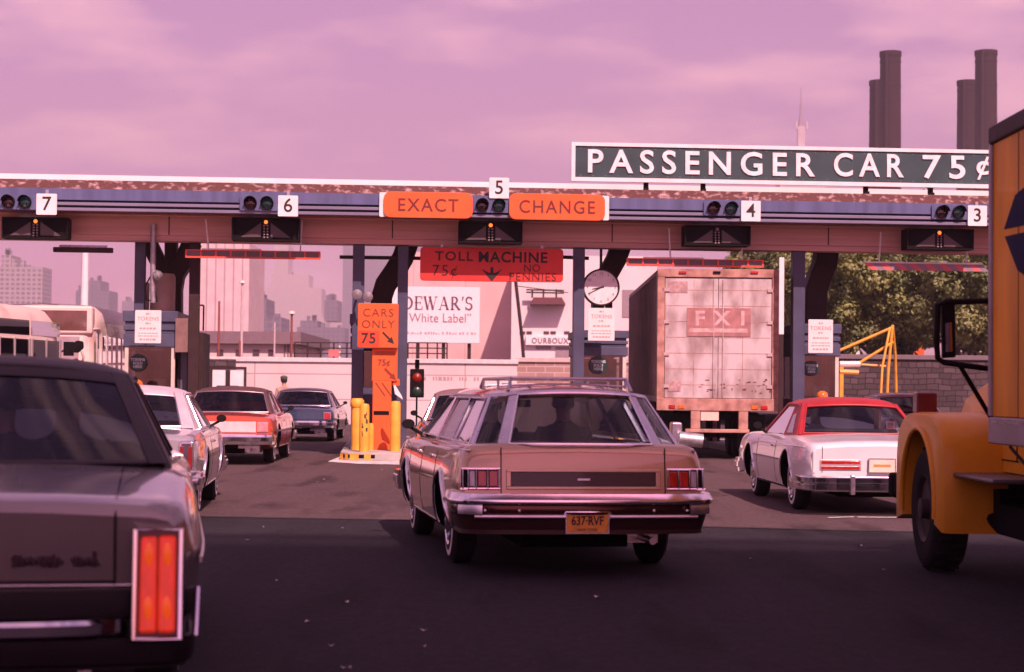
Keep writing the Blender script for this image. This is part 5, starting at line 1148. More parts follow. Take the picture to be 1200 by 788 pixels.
# ------------------------------------------------------------------ the trailer in lane 4
dirty = mat('grubby_white_doors', (.56, .50, .49), .6, var=.2, scale=2.2, col2=(.30, .22, .21), thr=(.36, .56), stretch=(1, 1, .5), detail=9)
rust = mat('rusty_frame', (.50, .28, .22), .65, var=.35, scale=4, col2=(.24, .10, .08), thr=(.3, .6), bump=.1)
shade = mat('shaded_trailer_side', (.30, .22, .21), .6, var=.25, scale=2, stretch=(1, .2, 1))  # trailer side coloured darker for the shade on it
Y = 39.9; xl, xr = at(770, 400, Y).x, at(913.5, 400, Y).x; ztp, zbt = at(841, 315.5, Y).z, at(841, 473, Y).z; TW = xr - xl; TL = 10.5
t = empty('box_trailer', ((xl + xr) / 2, Y, 0), R(-.3), 'grubby white box trailer with rusty door frame and a faded FXI panel', 'trailer'); k = TW / 2; hh = ztp - zbt
mb = MB(); mb.bx(-k, k, .09, TL, zbt + .02, ztp - .02); mb.build('box_body', shade, t, bevel=.02)
mb = MB()
for i in range(22):
    for sg in (-1, 1): y = .5 + i * .46; mb.bx(sg * (k - .004), sg * (k + .022), y, y + .05, zbt + .15, ztp - .12)
mb.build('side_ribs', shade, t)['kind'] = 'stuff'
mb = MB(); fw_ = .16; mb.bx(-k, -k + fw_, 0, .10, zbt, ztp - .18); mb.bx(k - fw_, k, 0, .10, zbt, ztp - .18); mb.bx(-k, k, 0, .10, ztp - .18, ztp); mb.bx(-k, k, -.03, .088, zbt - .16, zbt + .10); mb.build('door_frame', rust, t, bevel=.012)
d0, d1 = zbt + .11, ztp - .20; 
for sg in (-1, 1):
    d = MB().bx(sg * .005, sg * (k - fw_ - .01), .03, .085, d0, d1).build('door', dirty, t, bevel=.006)
    ln = MB()
    for z in np.linspace(d0 + .28, d1 - .25, 7): ln.bx(sg * .03, sg * (k - fw_ - .03), .0265, .031, z - .006, z + .006)
    ln.bx(sg * .52 - .005, sg * .52 + .005, .0262, .031, d0 + .05, d1 - .05); ln.build('panel_joint', rust, d)
    h = MB()
    for z in np.linspace(d0 + .25, d1 - .25, 4): h.bx(sg * (k - fw_ - .10), sg * (k - .10), .0, .03, z - .035, z + .035)
    h.build('hinges', mat('hinge_pink', (.52, .38, .36), .6), d)['kind'] = 'stuff'
    MB().tube([(sg * .10, .015, d0 + .02), (sg * .10, .015, d1 - .02)], .012, 8).build('lock_rod', dirty, d, smooth=50)
def tpx(px, py): q = at(px, py, Y); return q.x - (xl + xr) / 2, q.z
(a, b), (c_, d_) = tpx(805, 394), tpx(880, 361.5); fx = mat('faded_red_panel', (.40, .19, .18), .6, var=.25, scale=5)
MB().bx(a, c_, .015, .029, b, d_).build('name_panel', fx, t); fl = mat('faded_pink_letter', (.62, .42, .40), .6, var=.3, scale=9)
for w_, px in (('F', 820), ('X', 846), ('I', 870.5)): text('panel_lettering', w_, .42, face_back(tpx(px, 371)[0], .013, tpx(px, 374.0)[1]), fl, t, bold=.012, ext=.002, sx=1.1)
mb = MB(); x0, z0 = tpx(808, 389.5); x1, z1_ = tpx(876, 385.5); mb.bx(x0, x1, .012, .016, z0, z1_); mb.build('panel_stripe', fl, t)
(a, b), (c_, d_) = tpx(783, 343), tpx(806, 330); MB().bx(a, c_, .022, .029, b, d_).build('maker_plate', mat('plate_pink', (.46, .30, .29), .6, var=.3, scale=14), t); (a, b), (c_, d_) = tpx(783, 459), tpx(798, 447); MB().bx(a, c_, .022, .029, b, d_).build('maker_plate', mat('plate_pink', (0, 0, 0)), t)
rr = random.Random(5); mb = MB()
for q in range(26):
    x, z = tpx(rr.uniform(815, 903), rr.uniform(446, 462)); w_ = rr.uniform(.02, .11); hq = rr.uniform(.01, .05); mb.add([(x, .0245, z), (x + w_, .0245, z + rr.uniform(-.01, .01)), (x + w_ * .8, .0245, z + hq), (x + w_ * .1, .0245, z + hq * .7)], [(0, 1, 2, 3)])
mb.build('paint_chips', mat('dark_chip', (.16, .06, .06), .8), t)['kind'] = 'stuff'
mb = MB()
for sg in (-1, 1):
    for x in (.98, .78): MB().bx(sg * x - .07, sg * x + .07, -.05, -.028, zbt - .12, zbt - .04).build('tail_lamp', RED if x > .9 else AMBER, t, bevel=.01)
for px in (800, 840, 884): x, z = tpx(px, 319.5); MB().bx(x - .08, x + .08, -.03, .0, z - .025, z + .025).build('marker_lamp', RED if px != 840 else BLACKP, t, bevel=.008)
zb2 = at(841, 503, Y).z
for px in (815, 871):
    x, _ = tpx(px, 490); MB().bx(x - .10, x + .10, -.02, .10, zb2, zbt - .162).build('guard_post', rust, t, bevel=.01)
x0, _ = tpx(803, 500); x1, _ = tpx(878, 500); MB().bx(x0, x1, -.04, .10, zb2 - .08, zb2 - .002).build('guard_bar', rust, t, bevel=.015)
MB().bx(-.36, .02, -.0, .03, zb2 + .18, zb2 + .38).build('rear_plate', PALEP, t)
mb = MB(); mb.bx(-.5, .5, .3, TL - .5, zbt - .35, zbt + .018); mb.build('chassis', WELL, t)
for y in (1.5, 2.75):
    for sg in (-1, 1):
        for q in (.62, .95):
            M = Matrix(((0, 0, 1, sg * q), (1, 0, 0, y), (0, 1, 0, .50), (0, 0, 0, 1))); w_ = MB().lathe([(.22, -.13), (.42, -.13), (.49, -.09), (.5, -.04), (.5, .04), (.49, .09), (.42, .13), (.22, .13), (.2, .02), (.0005, .02)], M, 28).build('wheel', RUBBER, t, smooth=40)
    MB().tube([(-.9, y, .5), (.9, y, .5)], .07, 10).build('axle', WELL, t)
for sg in (-1, 1): MB().bx(sg * .80 - .3, sg * .80 + .3, .75, .77, .22, .95).build('mud_flap', RUBBER, t)
for sg in (-1, 1): MB().bx(sg * .8 - .05, sg * .8 + .05, TL - 2.2, TL - 2.1, 0, zbt).build('landing_leg', rust, t)
# tractor ahead of it
tr = empty('truck_tractor', ((xl + xr) / 2 - .05, Y + TL - 1.2, 0), 0, 'dark tractor unit pulling the grubby white trailer', 'truck'); mb = MB(); mb.bx(-1.1, 1.1, 1.4, 3.4, .9, 2.7); mb.bx(-.7, .7, 3.4, 4.6, .8, 1.7); mb.build('cab', mat('navy_paint', (0, 0, 0)), tr, bevel=.08)
mb = MB(); mb.bx(-.45, .45, -.6, 4.2, .55, .85); mb.build('chassis', WELL, tr)
for y in (0, 3.6):
    for sg in (-1, 1): M = Matrix(((0, 0, 1, sg * .95), (1, 0, 0, y), (0, 1, 0, .5), (0, 0, 0, 1))); MB().lathe([(.0005, -.15), (.42, -.15), (.5, -.08), (.5, .08), (.42, .15), (.0005, .15)], M, 24).build('wheel', RUBBER, tr, smooth=40)
q = at(915.5, 380, 39.7); s = empty('marker_pole', (q.x, 39.7, 0), 0, 'thin white pole standing at the right edge of the trailer', 'pole'); z0, z1_ = at(915, 392, 39.7).z, at(915, 302, 39.7).z; MB().bx(-.05, .05, -.04, .04, z0, z1_).build('white_section', WHITE, s); MB().bx(-.045, .045, -.035, .035, 0, z0 - .002).build('dark_section', DBROWN, s)

# ------------------------------------------------------------------ the yellow truck at the right
YT = mat('amber_yellow_paint', (.68, .30, .018), .40, 0, .12, spec=.25, var=.10, scale=2.5); YB = mat('amber_box_paint', (.82, .33, .014), .5, 0, .06, spec=.12, var=.45, scale=1.3, stretch=(1, 1, .35), detail=3)  # streaks in the box colour imitate reflections on glossy paint
t = empty('yellow_truck', (0, 0, 0), 0, 'yellow box truck with rounded front fender and a large mirror, right of the white coupe', 'truck')
XL = 3.40; YF = 13.3
mb = MB(); mb.bx(XL, 5.85, 6.4, YF, 1.27, 3.26); mb.build('cargo_box', YB, t, bevel=.01)
gr = mat('grey_rail', (.30, .27, .30), .45, .5, var=.2, scale=6)
mb = MB(); mb.bx(XL - .02, 5.87, 6.38, YF + .02, 1.08, 1.268); mb.build('bottom_rail', gr, t, bevel=.012); mb = MB(); mb.bx(XL - .025, 5.875, 6.375, YF + .025, 3.20, 3.33); mb.build('roof_rail', DBROWN, t, bevel=.02)
mb = MB(); mb.bx(XL - .022, XL + .05, YF - .045, YF + .022, 1.27, 3.198); mb.build('corner_post', gr, t, bevel=.01)
for y_ in (12.6, 11.4, 10.2, 9.0): MB().bx(XL - .0035, XL + .01, y_ - .006, y_ + .006, 1.27, 3.198).build('panel_seam', mat('box_seam', (.20, .06, .01), .6), t)
rv = MB()
for k_ in range(90): rv.bx(XL - .027, XL - .02, YF - .12 - k_ * .07 - .007, YF - .12 - k_ * .07 + .007, 1.225, 1.239)
rv.build('rail_rivets', DULLCHROME, t)['kind'] = 'stuff'
pl = Vector((XL - .004, 0, 0)); blue_e = mat('navy_emblem', (.006, .010, .055), .6, spec=.05)
def bxp(px, py, e=.004): q = onplane(px, py, Vector((XL, 0, 0)), Vector((1, 0, 0))); return Vector((XL - e, q.y, q.z))
for P in ([(1177, 269), (1190, 229), (1205, 216), (1232, 206), (1232, 258)], [(1178, 277.5), (1232, 265), (1232, 345), (1200, 322), (1193, 317)]): MB().prism([bxp(*p) for p in P], (.003, 0, 0)).build('blue_emblem', blue_e, t)
WX, WY_, WZ = 3.48, 15.24, .50
for y in (WY_, 9.2):
    for sg in (0, 1):
        xw = WX if not sg else 5.75; M = Matrix(((0, 0, -1 if not sg else 1, xw), (1, 0, 0, y), (0, 1, 0, WZ), (0, 0, 0, 1)))
        w_ = MB().lathe([(.25, -.14), (.40, -.145), (.46, -.13), (.495, -.09), (.5, -.05), (.5, .05), (.495, .09), (.46, .13), (.40, .145), (.27, .13)], M, 40, caps=False).build('wheel', RUBBER, t, smooth=40)
        tr_ = MB()
        for q in range(44):
            a = 2 * math.pi * q / 44; tr_.box(M @ Vector((.497 * math.cos(a), .497 * math.sin(a), .055 if q % 2 else -.055)), (.10, .035, .022), M=Matrix.Rotation(-(a) * 1 + R(90), 3, 'X'))
        tr_.build('tread_blocks', RUBBER, w_)['kind'] = 'stuff'
        MB().lathe([(.285, .10), (.27, .135), (.25, .12), (.22, .05), (.14, .03), (.13, .07), (.085, .09), (.08, .16), (.0005, .17)], M, 28).build('rim', mat('dull_rim', (.035, .025, .025), .6, .2), w_, smooth=40)
        nb = MB()
        for q in range(8): a = q * math.pi / 4; nb.lathe([(.018, .03), (.018, .065), (.0005, .07)], M @ Matrix.Translation((.18 * math.cos(a), .18 * math.sin(a), 0)), 8)
        nb.build('wheel_nuts', DULLCHROME, w_)['kind'] = 'stuff'
# fender: an arched shell, wider over the wheel, with its rear skirt
def fender(x0, x1, sgn):
    prof_ = []
    for a in np.linspace(R(-12), R(192), 40):
        prof_.append(a)
    out, inn = [], []
    for a in prof_:
        ca, sa = math.cos(a), math.sin(a)
        ro = .80 if sa > 0 else .80; 
        oy, oz = .88 * (abs(ca) ** .52) * (1 if ca > 0 else -1), .76 * max(sa, -.3) ** 1 if sa < 0 else .76 * (sa ** .46)
        out.append((oy, oz)); inn.append((.60 * ca, .60 * sa + .02 if sa > 0 else .60 * sa + .02))
    m = MB(); L_ = []
    xs = [x0, x0 + .015, x0 + .06, x0 + .16, (x0 + x1) / 2, x1]; kk = [.955, .985, 1.0, 1.0, 1.0, 1.0]
    rings = []
    for x, k_ in zip(xs, kk): rings.append([(x, WY_ + o[0] * k_, WZ + .02 + o[1] * k_) for o in out] + [(x, WY_ + i[0], WZ + .02 + i[1]) for i in inn[::-1]])
    m.loft(rings); return m.build('fender', YT, t, smooth=38)
fender(3.30, 3.95, 1); fender(5.93, 5.28, 1)
ap = MB(); pts = []
for a in np.linspace(R(-8), R(188), 30): pts.append((3.298, WY_ + .61 * math.cos(a), WZ + .04 + .61 * math.sin(a)))
ap.tube(pts, .022, 8).build('fender_lip', YT, t, smooth=50)
mb = MB(); mb.bx(3.96, 5.27, WY_ - .75, WY_ + .9, .75, 1.16); mb.build('engine_bay', WELL, t)
# hood, cowl and cab
ringf = lambda x0, x1, z0, z1, y, r: [(x0, y, z0), (x0 - .0, y, z1 - r * 1.3), (x0 + r * .25, y, z1 - r * .5), (x0 + r * .8, y, z1 - r * .08), (x0 + r * 1.6, y, z1), (x1 - r * 1.6, y, z1), (x1 - r * .8, y, z1 - r * .08), (x1 - r * .25, y, z1 - r * .5), (x1, y, z1 - r * 1.3), (x1, y, z0)]
mb = MB(); mb.loft([ringf(3.76, 5.47, .84, 1.66, 13.75, .25), ringf(3.76, 5.47, .84, 1.68, 14.3, .25), ringf(3.79, 5.44, .84, 1.66, 15.0, .28), ringf(3.86, 5.37, .90, 1.60, 15.8, .28), ringf(3.92, 5.31, .95, 1.52, 16.5, .28), ringf(4.0, 5.23, 1.0, 1.42, 16.65, .25)]); mb.build('hood', YT, t, smooth=40)
mb = MB(); mb.loft([ringf(3.86, 5.37, 1.69, 2.55, 13.36, .18), ringf(3.86, 5.37, 1.69, 2.55, 13.95, .18), ringf(3.88, 5.35, 1.69, 2.5, 14.15, .18)]); mb.build('cab', YT, t, smooth=40)
MB().add([(4.0, 14.19, 1.74), (5.23, 14.19, 1.74), (5.2, 14.165, 2.32), (4.03, 14.165, 2.32)], [(0, 1, 2, 3)]).build('windshield', GLASSD, t)
MB().add([(3.855, 13.4, 1.78), (3.855, 13.9, 1.78), (3.87, 13.85, 2.3), (3.87, 13.4, 2.3)], [(0, 1, 2, 3)]).build('side_window', GLASSD, t)
mb = MB(); mb.tube([(3.757, 14.72, 1.38), (3.757, 14.72, .93), (3.757, 13.9, .93)], .006, 6); mb.tube([(3.757, 13.95, 1.38), (3.757, 13.95, .93)], .006, 6); mb.build('panel_gap', GAP, t)
o = MB(); y_ = 14.62
for k_ in range(9): o.bx(3.748, 3.757, y_ - .055, y_ - .02 + .012 * (k_ % 2), 1.15, 1.21); y_ -= .075
o.build('side_name_script', mat('dark_script', (.10, .045, .03), .5), t)
mb = MB(); mb.bx(3.38, 3.85, 13.2, 14.55, .795, .83); mb.build('running_board', mat('worn_step', (.12, .10, .10), .4, .4), t, bevel=.015)
mb = MB(); mb.bx(3.80, 5.4, 6.6, 15.9, .60, .82); mb.bx(3.6, 3.95, 12.1, 13.9, .40, .62); mb.tube([(3.75, 14.2, .52), (3.75, 13.2, .50), (3.8, 12.6, .47)], .05, 10); mb.tube([(3.5, WY_, .5), (5.75, WY_, .5)], .07, 10); mb.tube([(3.68, 14.9, .60), (3.68, 14.1, .42), (3.68, 13.2, .44)], .045, 8)
mb.tube([(3.5, 9.2, .5), (5.75, 9.2, .5)], .1, 10); mb.bx(3.62, 3.72, 13.9, 14.1, .44, .72); mb.build('chassis', WELL, t)
MB().bx(3.40, 5.83, 16.75, 16.95, .50, .72).build('front_bumper', WELL, t, bevel=.03)
mk = at(1084, 474, 15.5); MB().bx(mk.x - .085, mk.x + .085, 15.42, 15.58, 1.262, 1.44).build('fender_marker', mat('dark_red_marker', (.12, .008, .012), .35, coat=.4), t, bevel=.015)
mm = MB(); MY = 14.05
def mp2(px, py): q = at(px, py, MY); return Vector((q.x, MY, q.z))
a, b, c_, d_ = mp2(1099, 356), mp2(1118.5, 354.5), mp2(1121, 420), mp2(1101, 421.5)
mm.tube([mp2(1200, 352), mp2(1108, 354), mp2(1099, 358), mp2(1097.5, 400), mp2(1099, 420), mp2(1106, 425), mp2(1163, 433), mp2(1195, 436)], .022, 8); mm.build('mirror_arm', BLACKP, t, smooth=50)
MB().prism([mp2(1104, 357.5), mp2(1119.5, 356.5), mp2(1120.5, 419), mp2(1105, 420)], (0, .06, 0)).build('mirror', BLACKP, t, bevel=.012)
MB().prism([mp2(1107.5, 379), mp2(1115, 378), mp2(1116, 412), mp2(1108, 413)], (0, -.006, 0)).build('mirror_glass', mat('mirror_glass', (.55, .5, .6), .05, 1), t)
mm = MB(); q0 = mp2(1124, 427); q1 = at(1143, 502, 14.5); mm.tube([q0, (3.752, 14.5, q1.z)], .018, 8); mm.build('mirror_brace', BLACKP, t, smooth=50)
for z in (2.03, 1.60): MB().tube([mp2(1160, 352 if z > 2 else 433), (3.90, 13.8, z + .1)], .02, 8).build('mirror_arm', BLACKP, t)
MB().tube([(XL - .0, YF - .5, 1.07), (XL, YF - .9, .96), (XL, YF - 1.6, 1.06)], .012, 6).build('hose', BLACKP, t)

# ------------------------------------------------------------------ buses at the left
BW = mat('bus_cream_white', (.74, .62, .54), .4, coat=.3, var=.2, scale=1.4, col2=(.58, .40, .36), thr=(.28, .45)); BR_ = mat('bus_red_band', (.55, .09, .05), .4, coat=.3); BG = glassmat('bus_glass', (.09, .085, .09), .04); ALU = mat('bus_aluminium', (.72, .66, .64), .35, .6, var=.12, scale=4)
def bus(loc, rz, label, L, Hh, front_detail):
    t = empty('city_bus', loc, rz, label, 'bus', 'city buses in the left lanes'); k = 1.25
    def ring(y, kx, zt_): 
        z0 = .38; r = .38; x = k * kx
        return [(x * .97, y, z0), (x, y, z0 + .2), (x, y, 1.45), (x * .985, y, zt_ - r * 1.2), (x * .95, y, zt_ - r * .55), (x * .85, y, zt_ - r * .18), (x * .62, y, zt_ - .03), (0, y, zt_), (-x * .62, y, zt_ - .03), (-x * .85, y, zt_ - r * .18), (-x * .95, y, zt_ - r * .55), (-x * .985, y, zt_ - r * 1.2), (-x, y, 1.45), (-x, y, z0 + .2), (-x * .97, y, z0)]
    rings = [ring(0, .90, Hh - .30), ring(.08, .96, Hh - .16), ring(.25, .99, Hh - .06), ring(.6, 1, Hh - .01), ring(L / 2, 1, Hh), ring(L - 1.0, 1, Hh - .01), ring(L - .5, .99, Hh - .07), ring(L - .22, .965, Hh - .20), ring(L - .07, .92, Hh - .38), ring(L, .86, Hh - .55)]
    b = MB().loft(rings).build('body', BW, t, smooth=40)
    zt1, zt0 = Hh - .34, Hh - .62; zm1, zm0 = Hh - .70, 1.45
    for sg in (-1, 1):
        y = .9; n_ = 0
        while y < L - 1.1:
            w_ = 1.35; x = sg * (k + .006); xt = sg * (k * .985 + .012)
            f = MB().add([(x, y + .05, zm0), (x, y + w_ - .05, zm0), (xt, y + w_ - .05, zm1), (xt, y + .05, zm1)], [(0, 1, 2, 3)]).build('window', BG, t)
            for yy_, ww in ((y + .05, .03), (y + w_ * .5, .022), (y + w_ - .05, .03)): MB().prism([(x - sg * .02, yy_ - ww, zm0 - .02), (x + sg * .018, yy_ - ww, zm0 - .02), (xt + sg * .018, yy_ - ww, zm1 + .02), (xt - sg * .02, yy_ - ww, zm1 + .02)], (0, 2 * ww, 0)).build('mullion', ALU, f)
            q2 = MB().bx(x - sg * .0, x + sg * .022, y + .09, y + w_ - .09, zm0 - .03, zm0 + .005).build('sill', ALU, f)
            if not front_detail: 
                x2 = sg * (k * .972 + .016); MB().add([(sg * (k * .985 + .008), y + .04, zt0), (sg * (k * .985 + .008), y + w_ - .04, zt0), (x2, y + w_ - .04, zt1), (x2, y + .04, zt1)], [(0, 1, 2, 3)]).build('upper_window', BG, t)
            y += w_
        MB().bx(sg * (k - .02), sg * (k + .012), .6, L - .7, 1.18, 1.34).build('red_band', BR_, t)
        for y in (2.4, L - 2.6):
            M = Matrix(((0, 0, sg, sg * 1.12), (1, 0, 0, y), (0, 1, 0, .48), (0, 0, 0, 1))); w_ = MB().lathe([(.0005, -.14), (.42, -.14), (.48, -.06), (.48, .06), (.42, .14), (.28, .14), (.26, .08), (.0005, .1)], M, 24).build('wheel', RUBBER, t, smooth=40)
            MB().lathe([(.58, .0), (.58, .144), (.0005, .144)], Matrix.Translation((0, 0, 0)) @ M, 28).build('wheel_arch', WELL, t)
    dk = MB(); dk.bx(-k + .12, k - .12, .5, L - .6, 1.2, 1.24)
    for i in range(int(L / 1.0) - 1):
        for sg in (-1, 1): dk.bx(sg * .4, sg * 1.1, .9 + i, 1.0 + i, 1.24, 1.9)
    dk.build('seats', SEAT, t)
    return t, k, zm0, zm1
L1 = 10.5; u = Vector((math.sin(R(11)), math.cos(R(11)), 0)); vv = Vector((math.cos(R(11)), -math.sin(R(11)), 0)); fr_ = Vector((at(76, 380, 37).x, 37, 0)); rc = fr_ - u * L1 - vv * 1.25
bus(rc, R(-11), 'cream city bus with a double row of side windows, at the left edge', L1, 3.0, False)
L2 = 9.0; fr2 = Vector((at(112, 380, 39.2).x, 39.2, 0)); u2 = Vector((-math.sin(R(3)), math.cos(R(3)), 0)); v2 = Vector((math.cos(R(3)), math.sin(R(3)), 0)); rc2 = fr2 - v2 * 1.22 + u2 * L2
t, k, zm0, zm1 = bus(rc2, R(183), 'cream city bus facing the viewer with a wide destination window', L2, 3.2, True)
mb = MB(); zb0_ = 2.56
q = MB(); q.bx(-1.16, 1.16, L2 - .32, L2 + .05, zb0_ - .06, 3.10); q.build('destination_box', BW, t, bevel=.06, seg=3); MB().bx(-1.05, 1.05, L2 + .048, L2 + .056, zb0_ + .02, 3.0).build('destination_glass', mat('brown_glass', (.15, .06, .05), .15, coat=.6, var=.3, scale=3), t, bevel=.02)
for sg in (-1, 1):
    pts = [(sg * .04, L2 + .045, zm0 + .1), (sg * .86, L2 + .03, zm0 + .1), (sg * .90, L2 + .02, zb0_ - .1), (sg * .04, L2 + .035, zb0_ - .1)]; MB().prism(pts, (0, -.05, 0)).build('windshield', mat('sky_reflection_glass', (.62, .50, .55), .12, .4, var=.1), t)  # pale sky reflection put into the windshield colour
    pts = [(sg * 1.05, L2 - .02, zm0 + .02), (sg * 1.262, L2 - .50, zm0 - .02), (sg * 1.25, L2 - .52, zm1 + .02), (sg * 1.235, L2 - .40, zm1 + .13), (sg * 1.14, L2 - .13, zm1 + .12), (sg * 1.08, L2 - .05, zm1 - .1)]
    MB().add(pts, [tuple(range(6))]).build('corner_window', BG, t); tb = MB(); tb.tube(pts + [pts[0]], .03, 8); tb.build('corner_frame', BW, t, smooth=50)
    MB().lathe([(.0005, .06), (.12, .05), (.14, 0)], Matrix.Translation((sg * .9, L2 - .0, .95)) @ Matrix.Rotation(R(-90), 4, 'X'), 18).build('headlight', CLEAR, t, smooth=50)
MB().bx(-1.1, 1.1, L2 - .02, L2 + .10, .45, .68).build('front_bumper', ALU, t, bevel=.03); mb = MB(); mb.bx(-1.12, 1.12, L2 - .1, L2 + .03, 1.08, 1.30); mb.build('front_band', BR_, t)
q = at(80.5, 409, 37.2); s = empty('bus_mirror', (q.x, 37.2, 0), R(5), 'dark square mirror at the front corner of the left bus', 'mirror'); mb = MB(); mb.bx(-.10, .10, -.03, .03, q.z - .14, q.z + .14); mb.tube([(0, 0, q.z), (-.5, .02, q.z - .2)], .02, 6); mb.build('mirror_head', BLACKP, s, bevel=.02)
q = at(89.5, 407, 38.8); s = empty('bus_mirror', (q.x, 38.8, 0), R(3), 'rounded dark mirror on a bent arm in front of the facing bus', 'mirror')
mb = MB(); mb.loft([[(-.16, y, q.z - .10), (-.10, y, q.z + .06), (.02, y, q.z + .14), (.14, y, q.z + .12), (.15, y, q.z - .02), (.04, y, q.z - .12)] for y in (-.05, .05)]); mb.build('mirror_head', BLACKP, s, bevel=.025)
MB().tube([(.10, .0, q.z - .05), (.15, .02, q.z - .22), (.05, .2, q.z - .42), (-.1, .36, q.z - .46)], .028, 8).build('arm', BW, s, smooth=50)
person((at(333, 447, 56).x, 56, at(333, 441, 56).z - 1.74), R(20), 'worker in a cap beyond the dark blue sedan by the pale wall', mat('tan_shirt', (.42, .28, .22), .8), cap=True, pose='stand')
# ------------------------------------------------------------------ walls, buildings and trees beyond the plaza
def wallbox(name, px0, px1, pyt, Y, depth, m, label, cat='wall', zb=0.0, cap=None, rz=0):
    a, b = at(px0, pyt, Y), at(px1, pyt, Y); s = empty(name, ((a.x + b.x) / 2, Y, zb), rz, label, cat); w = b.x - a.x; h = (a.z + b.z) / 2 - zb
    MB().bx(-w / 2, w / 2, 0, depth, 0, h - (.18 if cap else 0)).build('face', m, s)
    if cap: MB().bx(-w / 2 - .05, w / 2 + .05, -.08, depth + .08, h - .178, h).build('coping', cap, s, bevel=.02)
    return s, w, h
PCON = brickmat('pale_panel_concrete', (.68, .60, .57), (.62, .54, .52), (.40, .30, .30), bw=4.2, bh=1.0, ms=.022, bump=.2, offset=.0)
s, w, h = wallbox('concrete_wall', 238, 606, 420, 75, .5, PCON, 'long pale concrete wall of wide panels behind the left lanes', cap=mat('pale_coping', (.70, .62, .60), .8))
x0, z0 = at(497, 446.5, 75).x - s.location.x, at(497, 446.5, 75).z; x1, z1_ = at(582, 441.5, 75).x - s.location.x, at(582, 441.5, 75).z
mb = MB(); rr = random.Random(8); x = x0
while x < x1:
    l = rr.uniform(.05, .14); mb.bx(x, min(x + l, x1), -.012, -.003, z0 + .03, z1_ - .03); x += l + (.05 if rr.random() < .8 else .28)
mb.build('faint_wall_lettering', mat('faint_wall_ink', (.42, .33, .33), .8), s)
STONE1 = brickmat('pink_stone_courses', (.44, .29, .25), (.34, .22, .19), (.55, .44, .40), bw=.75, bh=.24, ms=.02, bump=.6)
STONE2 = rubblemat('grey_rubble_stone', (.105, .075, .078), (.05, .034, .038), (.02, .014, .015))
wallbox('stone_wall', 606, 760, 420, 75.2, .6, STONE1, 'pinkish stone wall beside the pale concrete wall, behind the clock booth', cap=mat('pink_coping', (.60, .46, .42), .8))
wallbox('stone_wall', 975, 1330, 417, 70, .7, STONE2, 'grey rubble stone wall with coping below the trees', cap=mat('grey_coping', (.17, .135, .145), .8))
wallbox('stone_wall', 236, 274, 421, 73, .6, STONE2, 'short brown stone pier at the left end of the pale wall')
q = at(267, 455, 68); s = empty('gate_panel', (q.x, 68, 0), 0, 'white framed gate panel in front of the stone pier', 'gate'); zz = at(267, 430, 68).z
MB().bx(-.56, .56, 0, .05, .6, zz - .1).build('panel', WHITE, s); mb = MB()
for x in (-.62, .62): mb.bx(x - .04, x + .04, -.03, .06, 0, zz)
mb.bx(-.58, .58, -.03, .06, zz - .09, zz); mb.bx(-.08, .08, -.04, -.001, 1.2, zz - .12); mb.bx(-.4, .4, -.05, -.001, 1.25, 1.5); mb.build('frame', DBROWN, s)
# small flat-roofed building over the wall
def building(name, px0, px1, pyt, Y, depth, m, label, roof=None, zb=0, over=0.0):
    a, b = at(px0, pyt, Y), at(px1, pyt, Y); w = b.x - a.x; h = (a.z + b.z) / 2; s = empty(name, ((a.x + b.x) / 2, Y, 0), 0, label, 'building')
    rt = .3 if roof else 0; MB().bx(-w / 2, w / 2, 0, depth, 0, h - rt).build('wall', m, s)
    if roof: MB().bx(-w / 2 - over, w / 2 + over, -over, depth + over, h - rt + .002, h + (.3 if over else 0)).build('roof', roof, s)
    return s, w, h
PINKW = mat('pale_stucco', (.66, .54, .50), .8, var=.12, scale=.4); DROOF = mat('dark_flat_roof', (.20, .14, .16), .8)
def win(s, px0, px1, py0, py1, Y, m=None, name='window'):
    a, b = at(px0, py1, Y), at(px1, py0, Y); return MB().bx(a.x - s.location.x, b.x - s.location.x, -.06, .05, a.z, b.z).build(name, m or DWIN, s)
DWIN = mat('dark_window_glass', (.06, .045, .055), .15, coat=.3, var=.3)
s, w, h = building('flat_roofed_building', 236, 344, 396, 92, 14, PINKW, 'low pale building with a dark flat roof above the concrete wall', DROOF, over=.4)
for x in (258, 300, 318, 280): win(s, x - 3.5, x + 4, 410, 416.5, 92)
for x in (334, 338, 341): win(s, x - 1, x + .6, 398, 419, 92, DROOF, 'drainpipe')
# fences on the wall
def fence(px0, px1, py0, py1, Y, label, n):
    a, b = at(px0, py1, Y), at(px1, py0, Y); s = empty('railing', ((a.x + b.x) / 2, Y, 0), 0, label, 'fence'); w = b.x - a.x; zz = at((px0 + px1) / 2, 421, 75.3).z
    mb = MB()
    for k_ in range(3): z = zz + (b.z - zz) * (.35 + .32 * k_); mb.tube([(-w / 2, 0, z), (w / 2, 0, z)], .028, 6)
    mb.build('rails', DBROWN, s)
    for k_ in range(n): x = -w / 2 + w * k_ / (n - 1); MB().tube([(x, 0, 0), (x, 0, b.z)], .035, 6).build('post', DBROWN, s)
fence(345, 422, 402, 419, 75.8, 'thin dark pipe railing above the pale wall, left of the orange machine', 6); fence(478, 524, 402, 419, 75.8, 'thin dark pipe railing above the pale wall under the white billboard', 5)
q = at(391.5, 414, 75.6); s = empty('red_sign', (q.x, 75.55, q.z), 0, 'small faded red sign on the railing above the wall', 'sign'); MB().bx(-.22, .22, 0, .04, -.14, .14).build('panel', mat('faded_red_sign', (.55, .15, .14), .6), s); MB().bx(-.03, .03, .04, .22, -.05, .05).build('clip', STEEL, s)
